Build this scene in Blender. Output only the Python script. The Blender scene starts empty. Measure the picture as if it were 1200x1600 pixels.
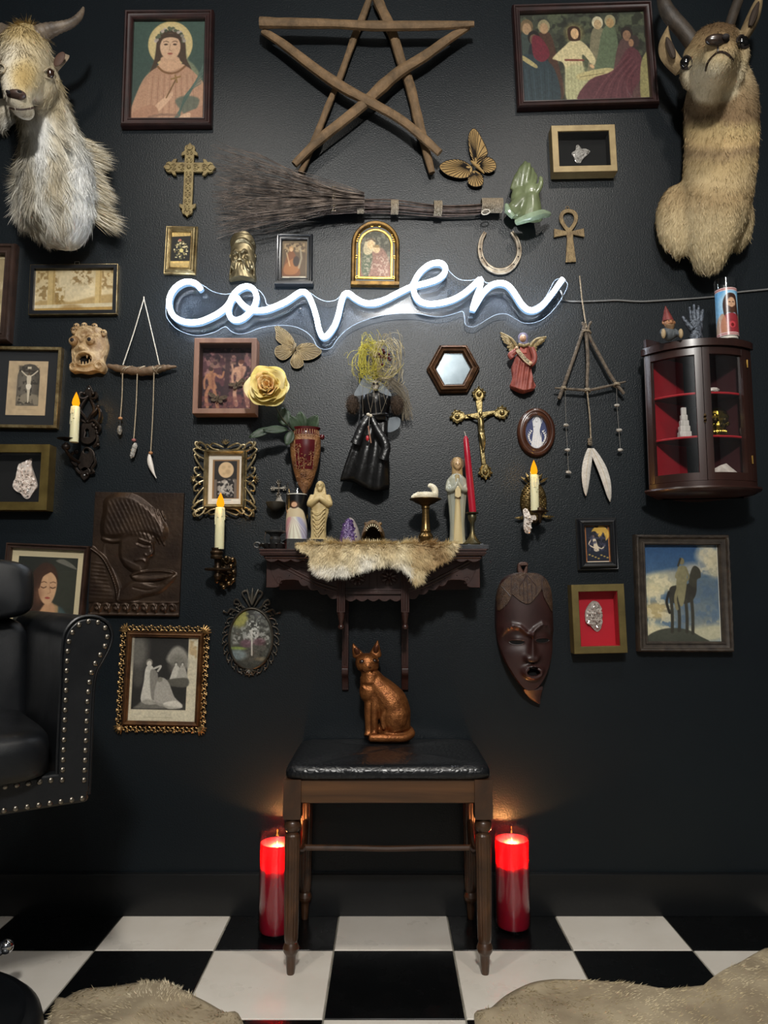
import bpy, math, random
import numpy as np
from mathutils import Vector, Matrix
from mathutils import noise as mnoise
R = math.radians
PI = math.pi
SC = bpy.context.scene
COL = SC.collection
random.seed(7)

# ------------------------------------------------------------------ camera, world, lights, exposure
FPX, CX0, PITCH, CAMH, CAMD = 1150.0,606.0, math.atan(127 / 1150.0),0.9024,2.196
cam = bpy.data.cameras.new('camera')
cam.sensor_fit = 'HORIZONTAL'; cam.sensor_width = 27.0; cam.lens = 27.0 * FPX / 1200
cam.shift_x = -(CX0 - 600) / 1200
cam.clip_start = 0.02
cam_o = bpy.data.objects.new('camera', cam); COL.objects.link(cam_o)
cam_o.location = (0,-CAMD, CAMH); cam_o.rotation_euler = (PI / 2 + PITCH, 0,0)
SC.camera = cam_o
vs = SC.view_settings
SC.display_settings.display_device = 'sRGB'
vs.view_transform = 'Standard'; vs.look = 'None'; vs.gamma = 1.0; vs.use_curve_mapping = False
vs.exposure = 0.0
SC.cycles.use_denoising = True
SC.cycles.max_bounces = 8; SC.cycles.transparent_max_bounces = 24
world = bpy.data.worlds.new('world'); SC.world = world; world.use_nodes = True
wb = world.node_tree.nodes['Background']; wb.inputs[0].default_value = (0.75,0.85,1.0,1); wb.inputs[1].default_value = 0.05

def area(name, loc, target, size, power, col):
 l = bpy.data.lights.new(name, 'AREA'); l.shape = 'DISK'; l.size = size; l.energy = power; l.color = col
 o = bpy.data.objects.new(name, l); COL.objects.link(o); o.location = loc
 o.rotation_euler = (Vector(target) - Vector(loc)).to_track_quat('-Z', 'Y').to_euler()
 o['kind'] = 'helper'
 return o
def spot(name, loc, target, cone, power, col, r=0.05):
 l = bpy.data.lights.new(name, 'SPOT'); l.energy = power; l.color = col; l.spot_size = R(cone); l.spot_blend = 1.0; l.shadow_soft_size = r
 o = bpy.data.objects.new(name, l); COL.objects.link(o); o.location = loc
 o.rotation_euler = (Vector(target) - Vector(loc)).to_track_quat('-Z', 'Y').to_euler(); return o
def bulb(name, loc, power, col, r=0.06):
 l = bpy.data.lights.new(name, 'POINT'); l.energy = power; l.color = col; l.shadow_soft_size = r
 o = bpy.data.objects.new(name, l); COL.objects.link(o); o.location = loc; return o
spot('downlight', (-0.75,-1.45,3.25),(-0.5,-0.15,0.75),84,60,(1.0,0.94,0.85))
spot('downlight', (0.75,-1.35,3.25),(0.5,-0.15,0.75),84,52,(1.0,0.94,0.85))
bulb('room_lamp', (0.08,-3.4,2.98),365,(1.0,0.97,0.92),0.14)

# ------------------------------------------------------------------ pixel <-> place
SN, CS = math.sin(PITCH), math.cos(PITCH)
def ray(px, py):
 u = (px - CX0) / FPX; v = (800 - py) / FPX
 return Vector((u, CS - v * SN, SN + v * CS))
def P(px, py, d=0.0):
 """the point of the vertical plane y = -d seen at a pixel"""
 r = ray(px, py); t = (CAMD - d) / r.y
 return Vector((r.x * t, -d, CAMH + r.z * t))
def G(px, py, z=0.0):
 """the point of the horizontal plane at height z seen at a pixel"""
 r = ray(px, py); t = (z - CAMH) / r.z
 return Vector((r.x * t, -CAMD + r.y * t, z))

# ------------------------------------------------------------------ materials
def lin(c):
 c = c / 255.0
 return c / 12.92 if c <= 0.04045 else ((c + 0.055) / 1.055) ** 2.4
def rgb(h):
 if isinstance(h, str):
  h = [int(h[i:i + 2],16) for i in (0,2,4)]
 return (lin(h[0]), lin(h[1]), lin(h[2]),1)
MATS = {}
def M(name, col='808080', rough=0.5, metal=0.0, var=None, bump=None, spec=0.5, coat=0.0, sss=None, attr=False, emit=None,
  wave=None, stretch=None, trans=0.0, alpha=1.0, sheen=0.0, rvar=None):
 if name in MATS: return MATS[name]
 m = bpy.data.materials.new(name); m.use_nodes = True
 nt = m.node_tree; N = nt.nodes; L = nt.links
 b = N['Principled BSDF']
 b.inputs['Base Color'].default_value = rgb(col)
 b.inputs['Roughness'].default_value = rough; b.inputs['Metallic'].default_value = metal
 b.inputs['Specular IOR Level'].default_value = spec
 b.inputs['Coat Weight'].default_value = coat; b.inputs['Coat Roughness'].default_value = 0.15
 b.inputs['Transmission Weight'].default_value = trans; b.inputs['Alpha'].default_value = alpha
 b.inputs['Sheen Weight'].default_value = sheen
 if sss:
  b.inputs['Subsurface Weight'].default_value = sss[0]; b.inputs['Subsurface Radius'].default_value = sss[1]
  b.inputs['Subsurface Scale'].default_value = sss[2]
 if emit:
  b.inputs['Emission Color'].default_value = rgb(emit[0]); b.inputs['Emission Strength'].default_value = emit[1]
 tc = N.new('ShaderNodeTexCoord'); src = tc.outputs['Object']
 if stretch:
  mp = N.new('ShaderNodeMapping'); mp.inputs['Scale'].default_value = stretch
  L.new(src, mp.inputs['Vector']); src = mp.outputs['Vector']
 def noise_node(scale, detail=4, rg=0.55, dist=0.0):
  n = N.new('ShaderNodeTexNoise'); n.inputs['Scale'].default_value = scale
  n.inputs['Detail'].default_value = detail; n.inputs['Roughness'].default_value = rg; n.inputs['Distortion'].default_value = dist
  L.new(src, n.inputs['Vector']); return n
 if attr:
  a = N.new('ShaderNodeAttribute'); a.attribute_name = 'Col'
  L.new(a.outputs['Color'], b.inputs['Base Color'])
 elif var:
  n = noise_node(var[1], *(var[2:] if len(var) > 2 else ()))
  cr = N.new('ShaderNodeValToRGB')
  cr.color_ramp.elements[0].position = 0.34; cr.color_ramp.elements[1].position = 0.66
  cr.color_ramp.elements[0].color = rgb(col); cr.color_ramp.elements[1].color = rgb(var[0])
  L.new(n.outputs['Fac'], cr.inputs['Fac']); L.new(cr.outputs['Color'], b.inputs['Base Color'])
 elif wave:
  w = N.new('ShaderNodeTexWave'); w.inputs['Scale'].default_value = wave[1]; w.inputs['Distortion'].default_value = wave[2]
  w.inputs['Detail'].default_value = 3; w.bands_direction = wave[3]
  L.new(src, w.inputs['Vector'])
  cr = N.new('ShaderNodeValToRGB'); cr.color_ramp.elements[0].color = rgb(col); cr.color_ramp.elements[1].color = rgb(wave[0])
  L.new(w.outputs['Fac'], cr.inputs['Fac']); L.new(cr.outputs['Color'], b.inputs['Base Color'])
 if rvar:
  n = noise_node(rvar[1],3); mr = N.new('ShaderNodeMapRange')
  mr.inputs['From Min'].default_value = 0.3; mr.inputs['From Max'].default_value = 0.7
  mr.inputs['To Min'].default_value = rough; mr.inputs['To Max'].default_value = rvar[0]
  L.new(n.outputs['Fac'], mr.inputs['Value']); L.new(mr.outputs['Result'], b.inputs['Roughness'])
 if bump:
  if len(bump) > 2 and bump[2] == 'voronoi':
   n = N.new('ShaderNodeTexVoronoi'); n.feature = 'DISTANCE_TO_EDGE'; n.inputs['Scale'].default_value = bump[0]
   L.new(src, n.inputs['Vector']); out = n.outputs['Distance']
  else:
   n = noise_node(bump[0], bump[2] if len(bump) > 2 else 3); out = n.outputs['Fac']
  bp = N.new('ShaderNodeBump'); bp.inputs['Strength'].default_value = bump[1]
  bp.inputs['Distance'].default_value = bump[3] if len(bump) > 3 else 0.004
  L.new(out, bp.inputs['Height']); L.new(bp.outputs['Normal'], b.inputs['Normal'])
 MATS[name] = m
 return m
def thin_glass(name, tint=(1,1,1,1), rough=0.03, ior=1.45, extra=0.0):
 """thin clear sheet: transparent with a mirror share by Fresnel"""
 if name in MATS: return MATS[name]
 m = bpy.data.materials.new(name); m.use_nodes = True
 nt = m.node_tree; N = nt.nodes; L = nt.links; N.clear()
 o = N.new('ShaderNodeOutputMaterial'); mx = N.new('ShaderNodeMixShader'); t = N.new('ShaderNodeBsdfTransparent'); g = N.new('ShaderNodeBsdfGlossy')
 f = N.new('ShaderNodeFresnel'); f.inputs['IOR'].default_value = ior
 t.inputs[0].default_value = tint; g.inputs['Roughness'].default_value = rough
 ge = N.new('ShaderNodeNewGeometry'); mu = N.new('ShaderNodeMath'); mu.operation = 'MULTIPLY_ADD'
 mu.inputs[1].default_value = 1 / ior - ior; mu.inputs[2].default_value = ior; L.new(ge.outputs['Backfacing'], mu.inputs[0]); L.new(mu.outputs[0], f.inputs['IOR'])
 ad = N.new('ShaderNodeMath'); ad.operation = 'ADD'; ad.use_clamp = True; ad.inputs[1].default_value = extra
 L.new(f.outputs[0], ad.inputs[0]); L.new(ad.outputs[0], mx.inputs[0])
 L.new(t.outputs[0], mx.inputs[1]); L.new(g.outputs[0], mx.inputs[2]); L.new(mx.outputs[0], o.inputs[0])
 MATS[name] = m
 return m
def emitter(name, col, strength):
 if name in MATS: return MATS[name]
 m = bpy.data.materials.new(name); m.use_nodes = True
 nt = m.node_tree; nt.nodes.clear()
 o = nt.nodes.new('ShaderNodeOutputMaterial'); e = nt.nodes.new('ShaderNodeEmission')
 e.inputs[0].default_value = rgb(col); e.inputs[1].default_value = strength
 nt.links.new(e.outputs[0], o.inputs[0]); MATS[name] = m
 return m

# ------------------------------------------------------------------ mesh building
def v3(p): return Vector(p)
def spline(pts, n=6, closed=False):
 """Catmull-Rom through points of any dimension"""
 p = [np.array(q, float) for q in pts]; N = len(p); out = []
 segs = N if closed else N - 1
 for i in range(segs):
  a, b, c, d = (p[(i - 1) % N], p[i % N], p[(i + 1) % N], p[(i + 2) % N]) if closed else (p[max(i - 1,0)], p[i], p[i + 1], p[min(i + 2, N - 1)])
  for k in range(n):
   t = k / n
   out.append(0.5 * (2 * b + (c - a) * t + (2 * a - 5 * b + 4 * c - d) * t * t + (3 * b - a - 3 * c + d) * t ** 3))
 if not closed: out.append(p[-1])
 return [tuple(q) for q in out]
class MB:
 def __init__(s): s.V = []; s.F = []
 def add(s, V, F):
  o = len(s.V); s.V += [tuple(v) for v in V]; s.F += [tuple(i + o for i in f) for f in F]; return s
 def mesh(s, m):
  vs_ = [v.co[:] for v in m.vertices]; fs = [tuple(p.vertices) for p in m.polygons]; return s.add(vs_, fs)
 def box(s, a, b, mat=None):
  x0, y0, z0 = a; x1, y1, z1 = b
  V = [(x, y, z) for z in (z0, z1) for y in (y0, y1) for x in (x0, x1)]
  if mat: V = [mat @ Vector(v) for v in V]
  return s.add(V, [(0,2,3,1),(4,5,7,6),(0,1,5,4),(1,3,7,5),(3,2,6,7),(2,0,4,6)])
 def tube(s, path, r, n=8, closed=False, sx=1.0):
  p = [Vector(q) for q in path]; m = len(p)
  rr = list(r) if hasattr(r, '__len__') else [r] * m
  V = []; F = []
  up = None
  for i in range(m):
   t = (p[(i + 1) % m] - p[i - 1]) if closed else (p[min(i + 1, m - 1)] - p[max(i - 1,0)])
   if t.length < 1e-9: t = Vector((0,0,1))
   t.normalize()
   if up is None:
    up = Vector((0,1,0)) if abs(t.y) < 0.9 else Vector((1,0,0))
   a = up - t * up.dot(t)
   if a.length < 1e-6: a = t.orthogonal()
   a.normalize(); up = a; b = t.cross(a)
   for k in range(n):
    an = 2 * PI * k / n
    V.append(p[i] + a * (math.cos(an) * rr[i] * sx) + b * (math.sin(an) * rr[i]))
  for i in range(m if closed else m - 1):
   j = (i + 1) % m
   for k in range(n):
    F.append((i * n + k, i * n + (k + 1) % n, j * n + (k + 1) % n, j * n + k))
  if not closed:
   F.append(tuple(range(n - 1,-1,-1))); F.append(tuple((m - 1) * n + k for k in range(n)))
  return s.add(V, F)
 def lathe(s, prof, n=24, c=(0,0,0), sx=1.0, sy=1.0, fold=None, mat=None, shift=None):
  """prof: (radius, z) from bottom to top; fold(angle, z) scales the radius"""
  V = []; F = []; m = len(prof)
  for i, (r, z) in enumerate(prof):
   dx, dy = shift(z) if shift else (0,0)
   for k in range(n):
    a = 2 * PI * k / n; q = r * (fold(a, z) if fold else 1)
    V.append((c[0] + dx + q * sx * math.cos(a), c[1] + dy + q * sy * math.sin(a), c[2] + z))
  if mat: V = [mat @ Vector(v) for v in V]
  for i in range(m - 1):
   for k in range(n):
    F.append((i * n + k, i * n + (k + 1) % n, (i + 1) * n + (k + 1) % n, (i + 1) * n + k))
  if prof[0][0] > 1e-6: F.append(tuple(range(n - 1,-1,-1)))
  if prof[-1][0] > 1e-6: F.append(tuple((m - 1) * n + k for k in range(n)))
  return s.add(V, F)
 def ell(s, c, r, n=14, m=9, rot=None):
  if not hasattr(r, '__len__'): r = (r, r, r)
  V = []; F = []; q = rot.to_matrix() if rot is not None and hasattr(rot, 'to_matrix') else rot
  for i in range(m + 1):
   th = PI * i / m
   for k in range(n):
    a = 2 * PI * k / n
    v = Vector((r[0] * math.sin(th) * math.cos(a), r[1] * math.sin(th) * math.sin(a),-r[2] * math.cos(th)))
    if q is not None: v = q @ v
    V.append(v + Vector(c))
  for i in range(m):
   for k in range(n):
    F.append((i * n + k, i * n + (k + 1) % n, (i + 1) * n + (k + 1) % n, (i + 1) * n + k))
  return s.add(V, F)
 def molding(s, loop, prof):
  """sweep (inset, depth) profile inside a closed (x, z) loop; depth is out of the wall"""
  n = len(loop); L2 = [np.array(p, float) for p in loop]
  ar = sum(L2[i][0] * L2[(i + 1) % n][1] - L2[(i + 1) % n][0] * L2[i][1] for i in range(n))
  if ar < 0: L2 = L2[::-1]
  mit = []
  for i in range(n):
   a = L2[i] - L2[i - 1]; b = L2[(i + 1) % n] - L2[i]
   na = np.array((-a[1], a[0])) / (np.linalg.norm(a) + 1e-12); nb = np.array((-b[1], b[0])) / (np.linalg.norm(b) + 1e-12)
   mm = na + nb; mm = mm / (np.dot(mm, mm) + 1e-12) * 2
   mit.append(mm)
  V = []; F = []; k = len(prof)
  for i in range(n):
   for ins, dep in prof:
    q = L2[i] + mit[i] * ins; V.append((q[0],-dep, q[1]))
  for i in range(n):
   j = (i + 1) % n
   for a in range(k - 1):
    F.append((i * k + a, j * k + a, j * k + a + 1, i * k + a + 1))
  return s.add(V, F)
 def star(s, outline, c, h, nr=12, base=0.0, thick=None):
  """solid relief: star-shaped (x, z) outline about c, front depth h(x, z) over wall depth base"""
  n = len(outline); V = []; F = []
  ol = [Vector((p[0], p[1])) for p in outline]; cc = Vector((c[0], c[1]))
  V.append((cc.x, -h(cc.x, cc.y), cc.y))
  for i in range(1, nr + 1):
   t = (i / nr) ** 0.85
   for k in range(n):
    q = cc.lerp(ol[k], t); V.append((q.x, -h(q.x, q.y), q.y))
  for k in range(n): V.append((ol[k].x, -base, ol[k].y))
  for k in range(n): F.append((0,1 + (k + 1) % n, 1 + k))
  for i in range(nr):
   o1 = 1 + i * n; o2 = o1 + n
   for k in range(n): F.append((o1 + k, o1 + (k + 1) % n, o2 + (k + 1) % n, o2 + k))
  return s.add(V, F)
 def plate(s, polys, d0, d1, bevel=0.0, res=1):
  """flat shape of (x, z) polygons (inner ones are holes) between wall depths d0 and d1, edges bevelled"""
  cu = bpy.data.curves.new('t', 'CURVE'); cu.dimensions = '2D'; cu.fill_mode = 'BOTH'
  cu.extrude = max((d1 - d0) / 2 - bevel, 1e-5); cu.bevel_depth = bevel; cu.bevel_resolution = res
  cu.offset = -bevel
  for pl in polys:
   sp = cu.splines.new('POLY'); sp.points.add(len(pl) - 1); sp.use_cyclic_u = True
   for i, q in enumerate(pl): sp.points[i].co = (q[0], q[1],0,1)
  o = bpy.data.objects.new('t', cu); m = bpy.data.meshes.new_from_object(o)
  V = [(v.co.x, -v.co.z - (d0 + d1) / 2, v.co.y) for v in m.vertices]; F = [tuple(p.vertices) for p in m.polygons]
  bpy.data.objects.remove(o); bpy.data.curves.remove(cu); bpy.data.meshes.remove(m)
  return s.add(V, F)
 def xf(s, mat):
  s.V = [tuple(mat @ Vector(v)) for v in s.V]; return s
def obj(name, mb, mat, parent=None, label=None, bevel=0, smooth=35, loc=None, fuse=0, relax=0, sub=0, kind=None):
 if isinstance(mb, MB):
  me = bpy.data.meshes.new(name); me.from_pydata(mb.V, [], mb.F); me.validate()
 else: me = mb
 if mat and not me.materials: me.materials.append(mat)
 if smooth and len(me.polygons):
  me.polygons.foreach_set('use_smooth', np.ones(len(me.polygons), bool))
  if smooth < 180 and not fuse and not sub: me.set_sharp_from_angle(angle=R(smooth))
 o = bpy.data.objects.new(name, me); COL.objects.link(o)
 if parent is not None: o.parent = parent
 if loc is not None: o.location = loc
 if bevel:
  b = o.modifiers.new('bevel', 'BEVEL'); b.width = bevel; b.segments = 2; b.limit_method = 'ANGLE'; b.angle_limit = R(40); b.harden_normals = False
 if fuse:
  r = o.modifiers.new('fuse', 'REMESH'); r.mode = 'VOXEL'; r.voxel_size = fuse; r.use_smooth_shade = True
  if relax:
   q = o.modifiers.new('relax', 'SMOOTH'); q.iterations = relax; q.factor = 0.5
 if sub:
  q = o.modifiers.new('sub', 'SUBSURF'); q.levels = sub; q.render_levels = sub
 if label: o['label'] = label
 if kind: o['kind'] = kind
 return o
def tag(o, label, cat, group=None):
 o['label'] = label; o['category'] = cat; o['kind'] = 'thing'
 if group: o['group'] = group
 return o
def thing(name, label, cat, loc, group=None, rz=0):
 o = bpy.data.objects.new(name, None); COL.objects.link(o); o.empty_display_size = 0.02
 o.location = loc; o.rotation_euler = (0,0, rz)
 return tag(o, label, cat, group)
def dup(root, loc, label, group=None):
 r = root.copy(); COL.objects.link(r); r.location = loc; r['label'] = label
 if group: r['group'] = group
 for ch in list(root.children):
  c = ch.copy(); COL.objects.link(c); c.parent = r
  for g in ch.children:
   e = g.copy(); COL.objects.link(e); e.parent = c
 return r
class It:
 """a thing with its own upright metric frame, laid out from its outline at one depth"""
 def __init__(s, name, cx, cy, d, label, cat, group=None, y=0.0, tilt=0.0, base=None):
  p = P(cx, cy, d); r = ray(cx, cy); s.k = (CAMD - d) / r.y / FPX
  s.cx, s.cy, s.d = cx, cy, d; s.o = p; s.y = y
  s.root = thing(name, label, cat, (p.x, -y, p.z), group); s.root.rotation_euler = (0, tilt, 0)
 def X(s, px): return (px - s.cx) * s.k
 def Z(s, py): return P(s.cx, py, s.d).z - s.o.z
 def q(s, px, py, dep=0.0): return (s.X(px),-(dep - s.y), s.Z(py))
 def l(s, pts): return [(s.X(a), s.Z(b)) for a, b in pts]
 def rect(s, x0, y0, x1, y1): return s.l([(x0, y1),(x1, y1),(x1, y0),(x0, y0)])
 def add(s, name, mb, mat, label=None, **k): return obj(name, mb, mat, s.root, label, **k)

# ------------------------------------------------------------------ flat print: pigment painted on a fine grid
def vnoise(h, w, cell, seed):
 g = np.random.RandomState(seed).rand(int(h / cell) + 3, int(w / cell) + 3)
 y = np.arange(h) / cell; x = np.arange(w) / cell
 yi = y.astype(int); xi = x.astype(int); fy = (y - yi)[:, None]; fx = (x - xi)[None, :]
 fy = fy * fy * (3 - 2 * fy); fx = fx * fx * (3 - 2 * fx)
 a = g[yi][:, xi]; b = g[yi][:, xi + 1]; c = g[yi + 1][:, xi]; d = g[yi + 1][:, xi + 1]
 return (a * (1 - fx) + b * fx) * (1 - fy) + (c * (1 - fx) + d * fx) * fy
class Cv:
 """a small raster painter in photo pixel coordinates, colours in sRGB"""
 def __init__(s, x0, y0, x1, y1, ss=1.6, bg=(128,128,128)):
  s.x0, s.y0, s.x1, s.y1, s.ss = x0, y0, x1, y1, ss
  s.w = max(int((x1 - x0) * ss),8); s.h = max(int((y1 - y0) * ss),8)
  s.a = np.zeros((s.h, s.w, 3)); s.a[:] = s.c(bg)
  xs = x0 + (np.arange(s.w) + 0.5) / s.w * (x1 - x0); ys = y0 + (np.arange(s.h) + 0.5) / s.h * (y1 - y0)
  s.gx, s.gy = np.meshgrid(xs, ys)
 def c(s, h):
  return np.array([int(h[i:i + 2],16) for i in (0,2,4)], float) if isinstance(h, str) else np.array(h, float)
 def mix(s, al, col):
  al = al[..., None]; s.a = s.a * (1 - al) + s.c(col) * al; return s
 def grad(s, c0, c1, t0=0.0, t1=1.0, horiz=False):
  t = (s.gx - s.x0) / (s.x1 - s.x0) if horiz else (s.gy - s.y0) / (s.y1 - s.y0)
  t = np.clip((t - t0) / (t1 - t0),0,1)[..., None]; s.a = s.c(c0) * (1 - t) + s.c(c1) * t; return s
 def ell(s, cx, cy, rx, ry, col, rot=0, soft=1.0, al=1.0):
  c, n = math.cos(R(rot)), math.sin(R(rot)); dx = s.gx - cx; dy = s.gy - cy
  u = (dx * c + dy * n) / rx; v = (-dx * n + dy * c) / ry
  d = (1 - np.sqrt(u * u + v * v)) * min(rx, ry)
  return s.mix(np.clip(d / soft + 0.5,0,1) * al, col)
 def _seg(s, pts):
  d = np.full(s.gx.shape, 1e9)
  for (ax, ay),(bx, by) in zip(pts[:-1], pts[1:]):
   vx, vy = bx - ax, by - ay; q = vx * vx + vy * vy + 1e-9
   t = np.clip(((s.gx - ax) * vx + (s.gy - ay) * vy) / q, 0,1)
   d = np.minimum(d, np.hypot(s.gx - ax - t * vx, s.gy - ay - t * vy))
  return d
 def line(s, pts, w, col, soft=0.8, al=1.0, smooth=False):
  if smooth: pts = spline(pts, 5)
  return s.mix(np.clip((w / 2 - s._seg(pts)) / soft + 0.5,0,1) * al, col)
 def poly(s, pts, col, soft=0.9, al=1.0, smooth=True):
  if smooth: pts = spline(pts, 4, True)
  ins = np.zeros(s.gx.shape, bool); n = len(pts)
  for i in range(n):
   (ax, ay),(bx, by) = pts[i], pts[(i + 1) % n]
   cond = ((ay > s.gy) != (by > s.gy)) & (s.gx < (bx - ax) * (s.gy - ay) / (by - ay + 1e-12) + ax)
   ins ^= cond
  d = s._seg(list(pts) + [pts[0]]); d = np.where(ins, d, -d)
  return s.mix(np.clip(d / soft + 0.5,0,1) * al, col)
 def noise(s, amp, cell=3, seed=1):
  n = vnoise(s.h, s.w, cell * s.ss, seed) * 0.6 + vnoise(s.h, s.w, max(cell * s.ss / 2.3,1), seed + 1) * 0.4
  s.a = np.clip(s.a * (1 + (n[..., None] - 0.5) * 2 * amp),0,255); return s
 def blot(s, col, cell, thr, al=1.0, box=None, seed=3, soft=0.12, ang=None):
  n = vnoise(s.h, s.w, cell * s.ss, seed) * 0.6 + vnoise(s.h, s.w, max(cell * s.ss / 2,1), seed + 5) * 0.4
  m = np.clip((n - thr) / soft + 0.5,0,1) * al
  if box:
   x0, y0, x1, y1, f = box
   m = m * np.clip(np.minimum(np.minimum(s.gx - x0, x1 - s.gx), np.minimum(s.gy - y0, y1 - s.gy)) / f, 0,1)
  return s.mix(m, col)
 def person(s, x, y, h, robe, skin='c8a078', hair='3a2a20', lean=0.0, w=0.22, al=1.0):
  """plain robed figure, head top at (x, y)"""
  hr = h * 0.075
  s.poly([(x - h * 0.08 + lean * .2 * h, y + h * .16),(x + h * 0.08 + lean * .2 * h, y + h * .16),(x + h * w * .8 + lean * h * .6, y + h * .55),(x + h * w + lean * h, y + h),(x - h * w + lean * h, y + h),(x - h * w * .75 + lean * h * .6, y + h * .55)], robe, 1.2, al)
  s.ell(x, y + hr * .8, hr * 1.05, hr * 1.2, hair, al=al); s.ell(x, y + hr * 1.15, hr * .72, hr * .95, skin, al=al)
  return s
 def put(s, name, it, x0, y0, x1, y1, dep, mat=None, label=None, mask=None, curve=None, parent=None):
  """the sheet itself: a grid of the canvas over a pixel rectangle of a thing"""
  w, h = s.w, s.h
  X = np.linspace(it.X(x0), it.X(x1), w); Z = np.linspace(it.Z(y0), it.Z(y1), h)
  gx, gz = np.meshgrid(X, Z); gy = np.full(gx.shape, -(dep - it.y))
  if curve is not None: gx, gy = curve(gx, gy)
  me = sheet(name, gx, gy, gz, s.a, mask)
  return obj(name, me, mat or PRINT, parent or it.root, label, smooth=180)
def sheet(name, gx, gy, gz, rgb255, mask=None):
 h, w = gx.shape
 V = np.stack([gx, gy, gz],-1).reshape(-1,3)
 i = np.arange(h * w).reshape(h, w)
 q = np.stack([i[:-1, :-1], i[1:, :-1], i[1:, 1:], i[:-1,1:]],-1)
 q = q[mask[:-1, :-1] & mask[1:, 1:] & mask[1:, :-1] & mask[:-1,1:]] if mask is not None else q.reshape(-1,4)
 return fastmesh(name, V, q, rgb255.reshape(-1,3))
def fastmesh(name, V, F, c255=None):
 """arrays to mesh; F has 3 or 4 columns"""
 me = bpy.data.meshes.new(name); n, k = F.shape
 me.vertices.add(len(V)); me.vertices.foreach_set('co', np.asarray(V, np.float32).ravel())
 me.loops.add(n * k); me.loops.foreach_set('vertex_index', np.asarray(F, np.int32).ravel())
 me.polygons.add(n); me.polygons.foreach_set('loop_start', np.arange(0, n * k, k, dtype=np.int32))
 me.update(calc_edges=True)
 if c255 is not None:
  c = np.clip(np.asarray(c255, float) / 255,0,1); c = np.where(c <= 0.04045, c / 12.92,((c + 0.055) / 1.055) ** 2.4)
  a = me.color_attributes.new('Col', 'FLOAT_COLOR', 'POINT')
  a.data.foreach_set('color', np.concatenate([c, np.ones((len(c),1))],1).astype(np.float32).ravel())
 return me
PRINT = M('print', attr=True, rough=0.55, spec=0.3)
FURM = M('fur', attr=True, rough=0.75, spec=0.15)
GLASS = thin_glass('pane_glass')

# ------------------------------------------------------------------ fur: tapered strands grown from a surface
def surface(o):
 """evaluated triangles of an object in its own space"""
 dg = bpy.context.evaluated_depsgraph_get(); e = o.evaluated_get(dg); me = e.to_mesh(); me.calc_loop_triangles()
 V = np.empty(len(me.vertices) * 3, np.float32); me.vertices.foreach_get('co', V); V = V.reshape(-1,3)
 T = np.empty(len(me.loop_triangles) * 3, np.int32); me.loop_triangles.foreach_get('vertices', T); T = T.reshape(-1,3)
 e.to_mesh_clear(); return V.copy(), T.copy()
def scatter(V, T, n, seed=1, keep=None):
 rs = np.random.RandomState(seed)
 a, b, c = V[T[:, 0]], V[T[:, 1]], V[T[:, 2]]
 nn = np.cross(b - a, c - a); ar = np.linalg.norm(nn, axis=1); nn = nn / (ar[:, None] + 1e-12)
 if keep is not None: ar = ar * keep((a + b + c) / 3, nn)
 i = rs.choice(len(T), n, p=ar / ar.sum()); u = rs.rand(n, 1); v = rs.rand(n, 1); f = u + v > 1; u = np.where(f, 1 - u, u); v = np.where(f, 1 - v, v)
 return a[i] + (b[i] - a[i]) * u + (c[i] - a[i]) * v, nn[i]
def strands(name, pts, nor, comb, length, width, col, parent, seed=1, lift=0.35, mess=0.25, jit=14, mat=None, kind='stuff', clump=0.0, cell=60.0):
 """pts, nor (n, 3); comb (n, 3) lay of the hair; length scalar or (n,), col (n, 3) in 0..255"""
 rs = np.random.RandomState(seed); n = len(pts)
 comb = comb - nor * (comb * nor).sum(1, keepdims=True); comb = comb / (np.linalg.norm(comb, axis=1, keepdims=True) + 1e-9)
 L_ = (np.asarray(length, float) * np.ones(n) * (0.6 + 0.7 * rs.rand(n)))[:, None]
 mes = rs.randn(n, 3) * mess
 if clump:
  ki = np.floor(pts * cell).astype(int); hsh = (ki[:, 0] * 73856093 ^ ki[:, 1] * 19349663 ^ ki[:, 2] * 83492791) % 4096
  mes = mes + np.random.RandomState(5).randn(4096,3)[hsh] * clump
 d1 = comb + nor * lift + mes; d1 /= np.linalg.norm(d1, axis=1, keepdims=True) + 1e-9
 d2 = comb + nor * lift * 0.3 + mes * 1.4; d2 /= np.linalg.norm(d2, axis=1, keepdims=True) + 1e-9
 sd = np.cross(d1, nor + rs.randn(n, 3) * 0.35); sd /= np.linalg.norm(sd, axis=1, keepdims=True) + 1e-9
 p0 = pts - nor * 0.001; p1 = p0 + d1 * L_ * 0.5; p2 = p1 + d2 * L_ * 0.5; w = width * 0.5
 V = np.stack([p0 - sd * w, p0 + sd * w, p1 - sd * w * .8, p1 + sd * w * .8, p2],1).reshape(-1,3)
 o = (np.arange(n) * 5)[:, None]
 F = np.concatenate([o + [0,1,3], o + [0,3,2], o + [2,3,4]],0)
 c = np.clip(np.asarray(col, float) * np.ones((n, 3)) + rs.randn(n, 1) * jit, 0,255)
 me = fastmesh(name, V, F, np.repeat(c, 5,0))
 return obj(name, me, mat or FURM, parent, smooth=180, kind=kind)
def ramp(t, stops):
 xs = [q[0] for q in stops]; c = np.array([[int(q[1][i:i + 2],16) for i in (0,2,4)] for q in stops], float)
 return np.stack([np.interp(t, xs, c[:, k]) for k in range(3)],-1)
def bumpf(x, z, cx, cz, rx, rz, h, p=2.0, rot=0.0):
 """smooth hill"""
 dx, dz = x - cx, z - cz
 if rot: c, s_ = math.cos(rot), math.sin(rot); dx, dz = dx * c + dz * s_, -dx * s_ + dz * c
 q = (dx / rx) ** 2 + (dz / rz) ** 2
 return h * math.exp(-q * p)
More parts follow.
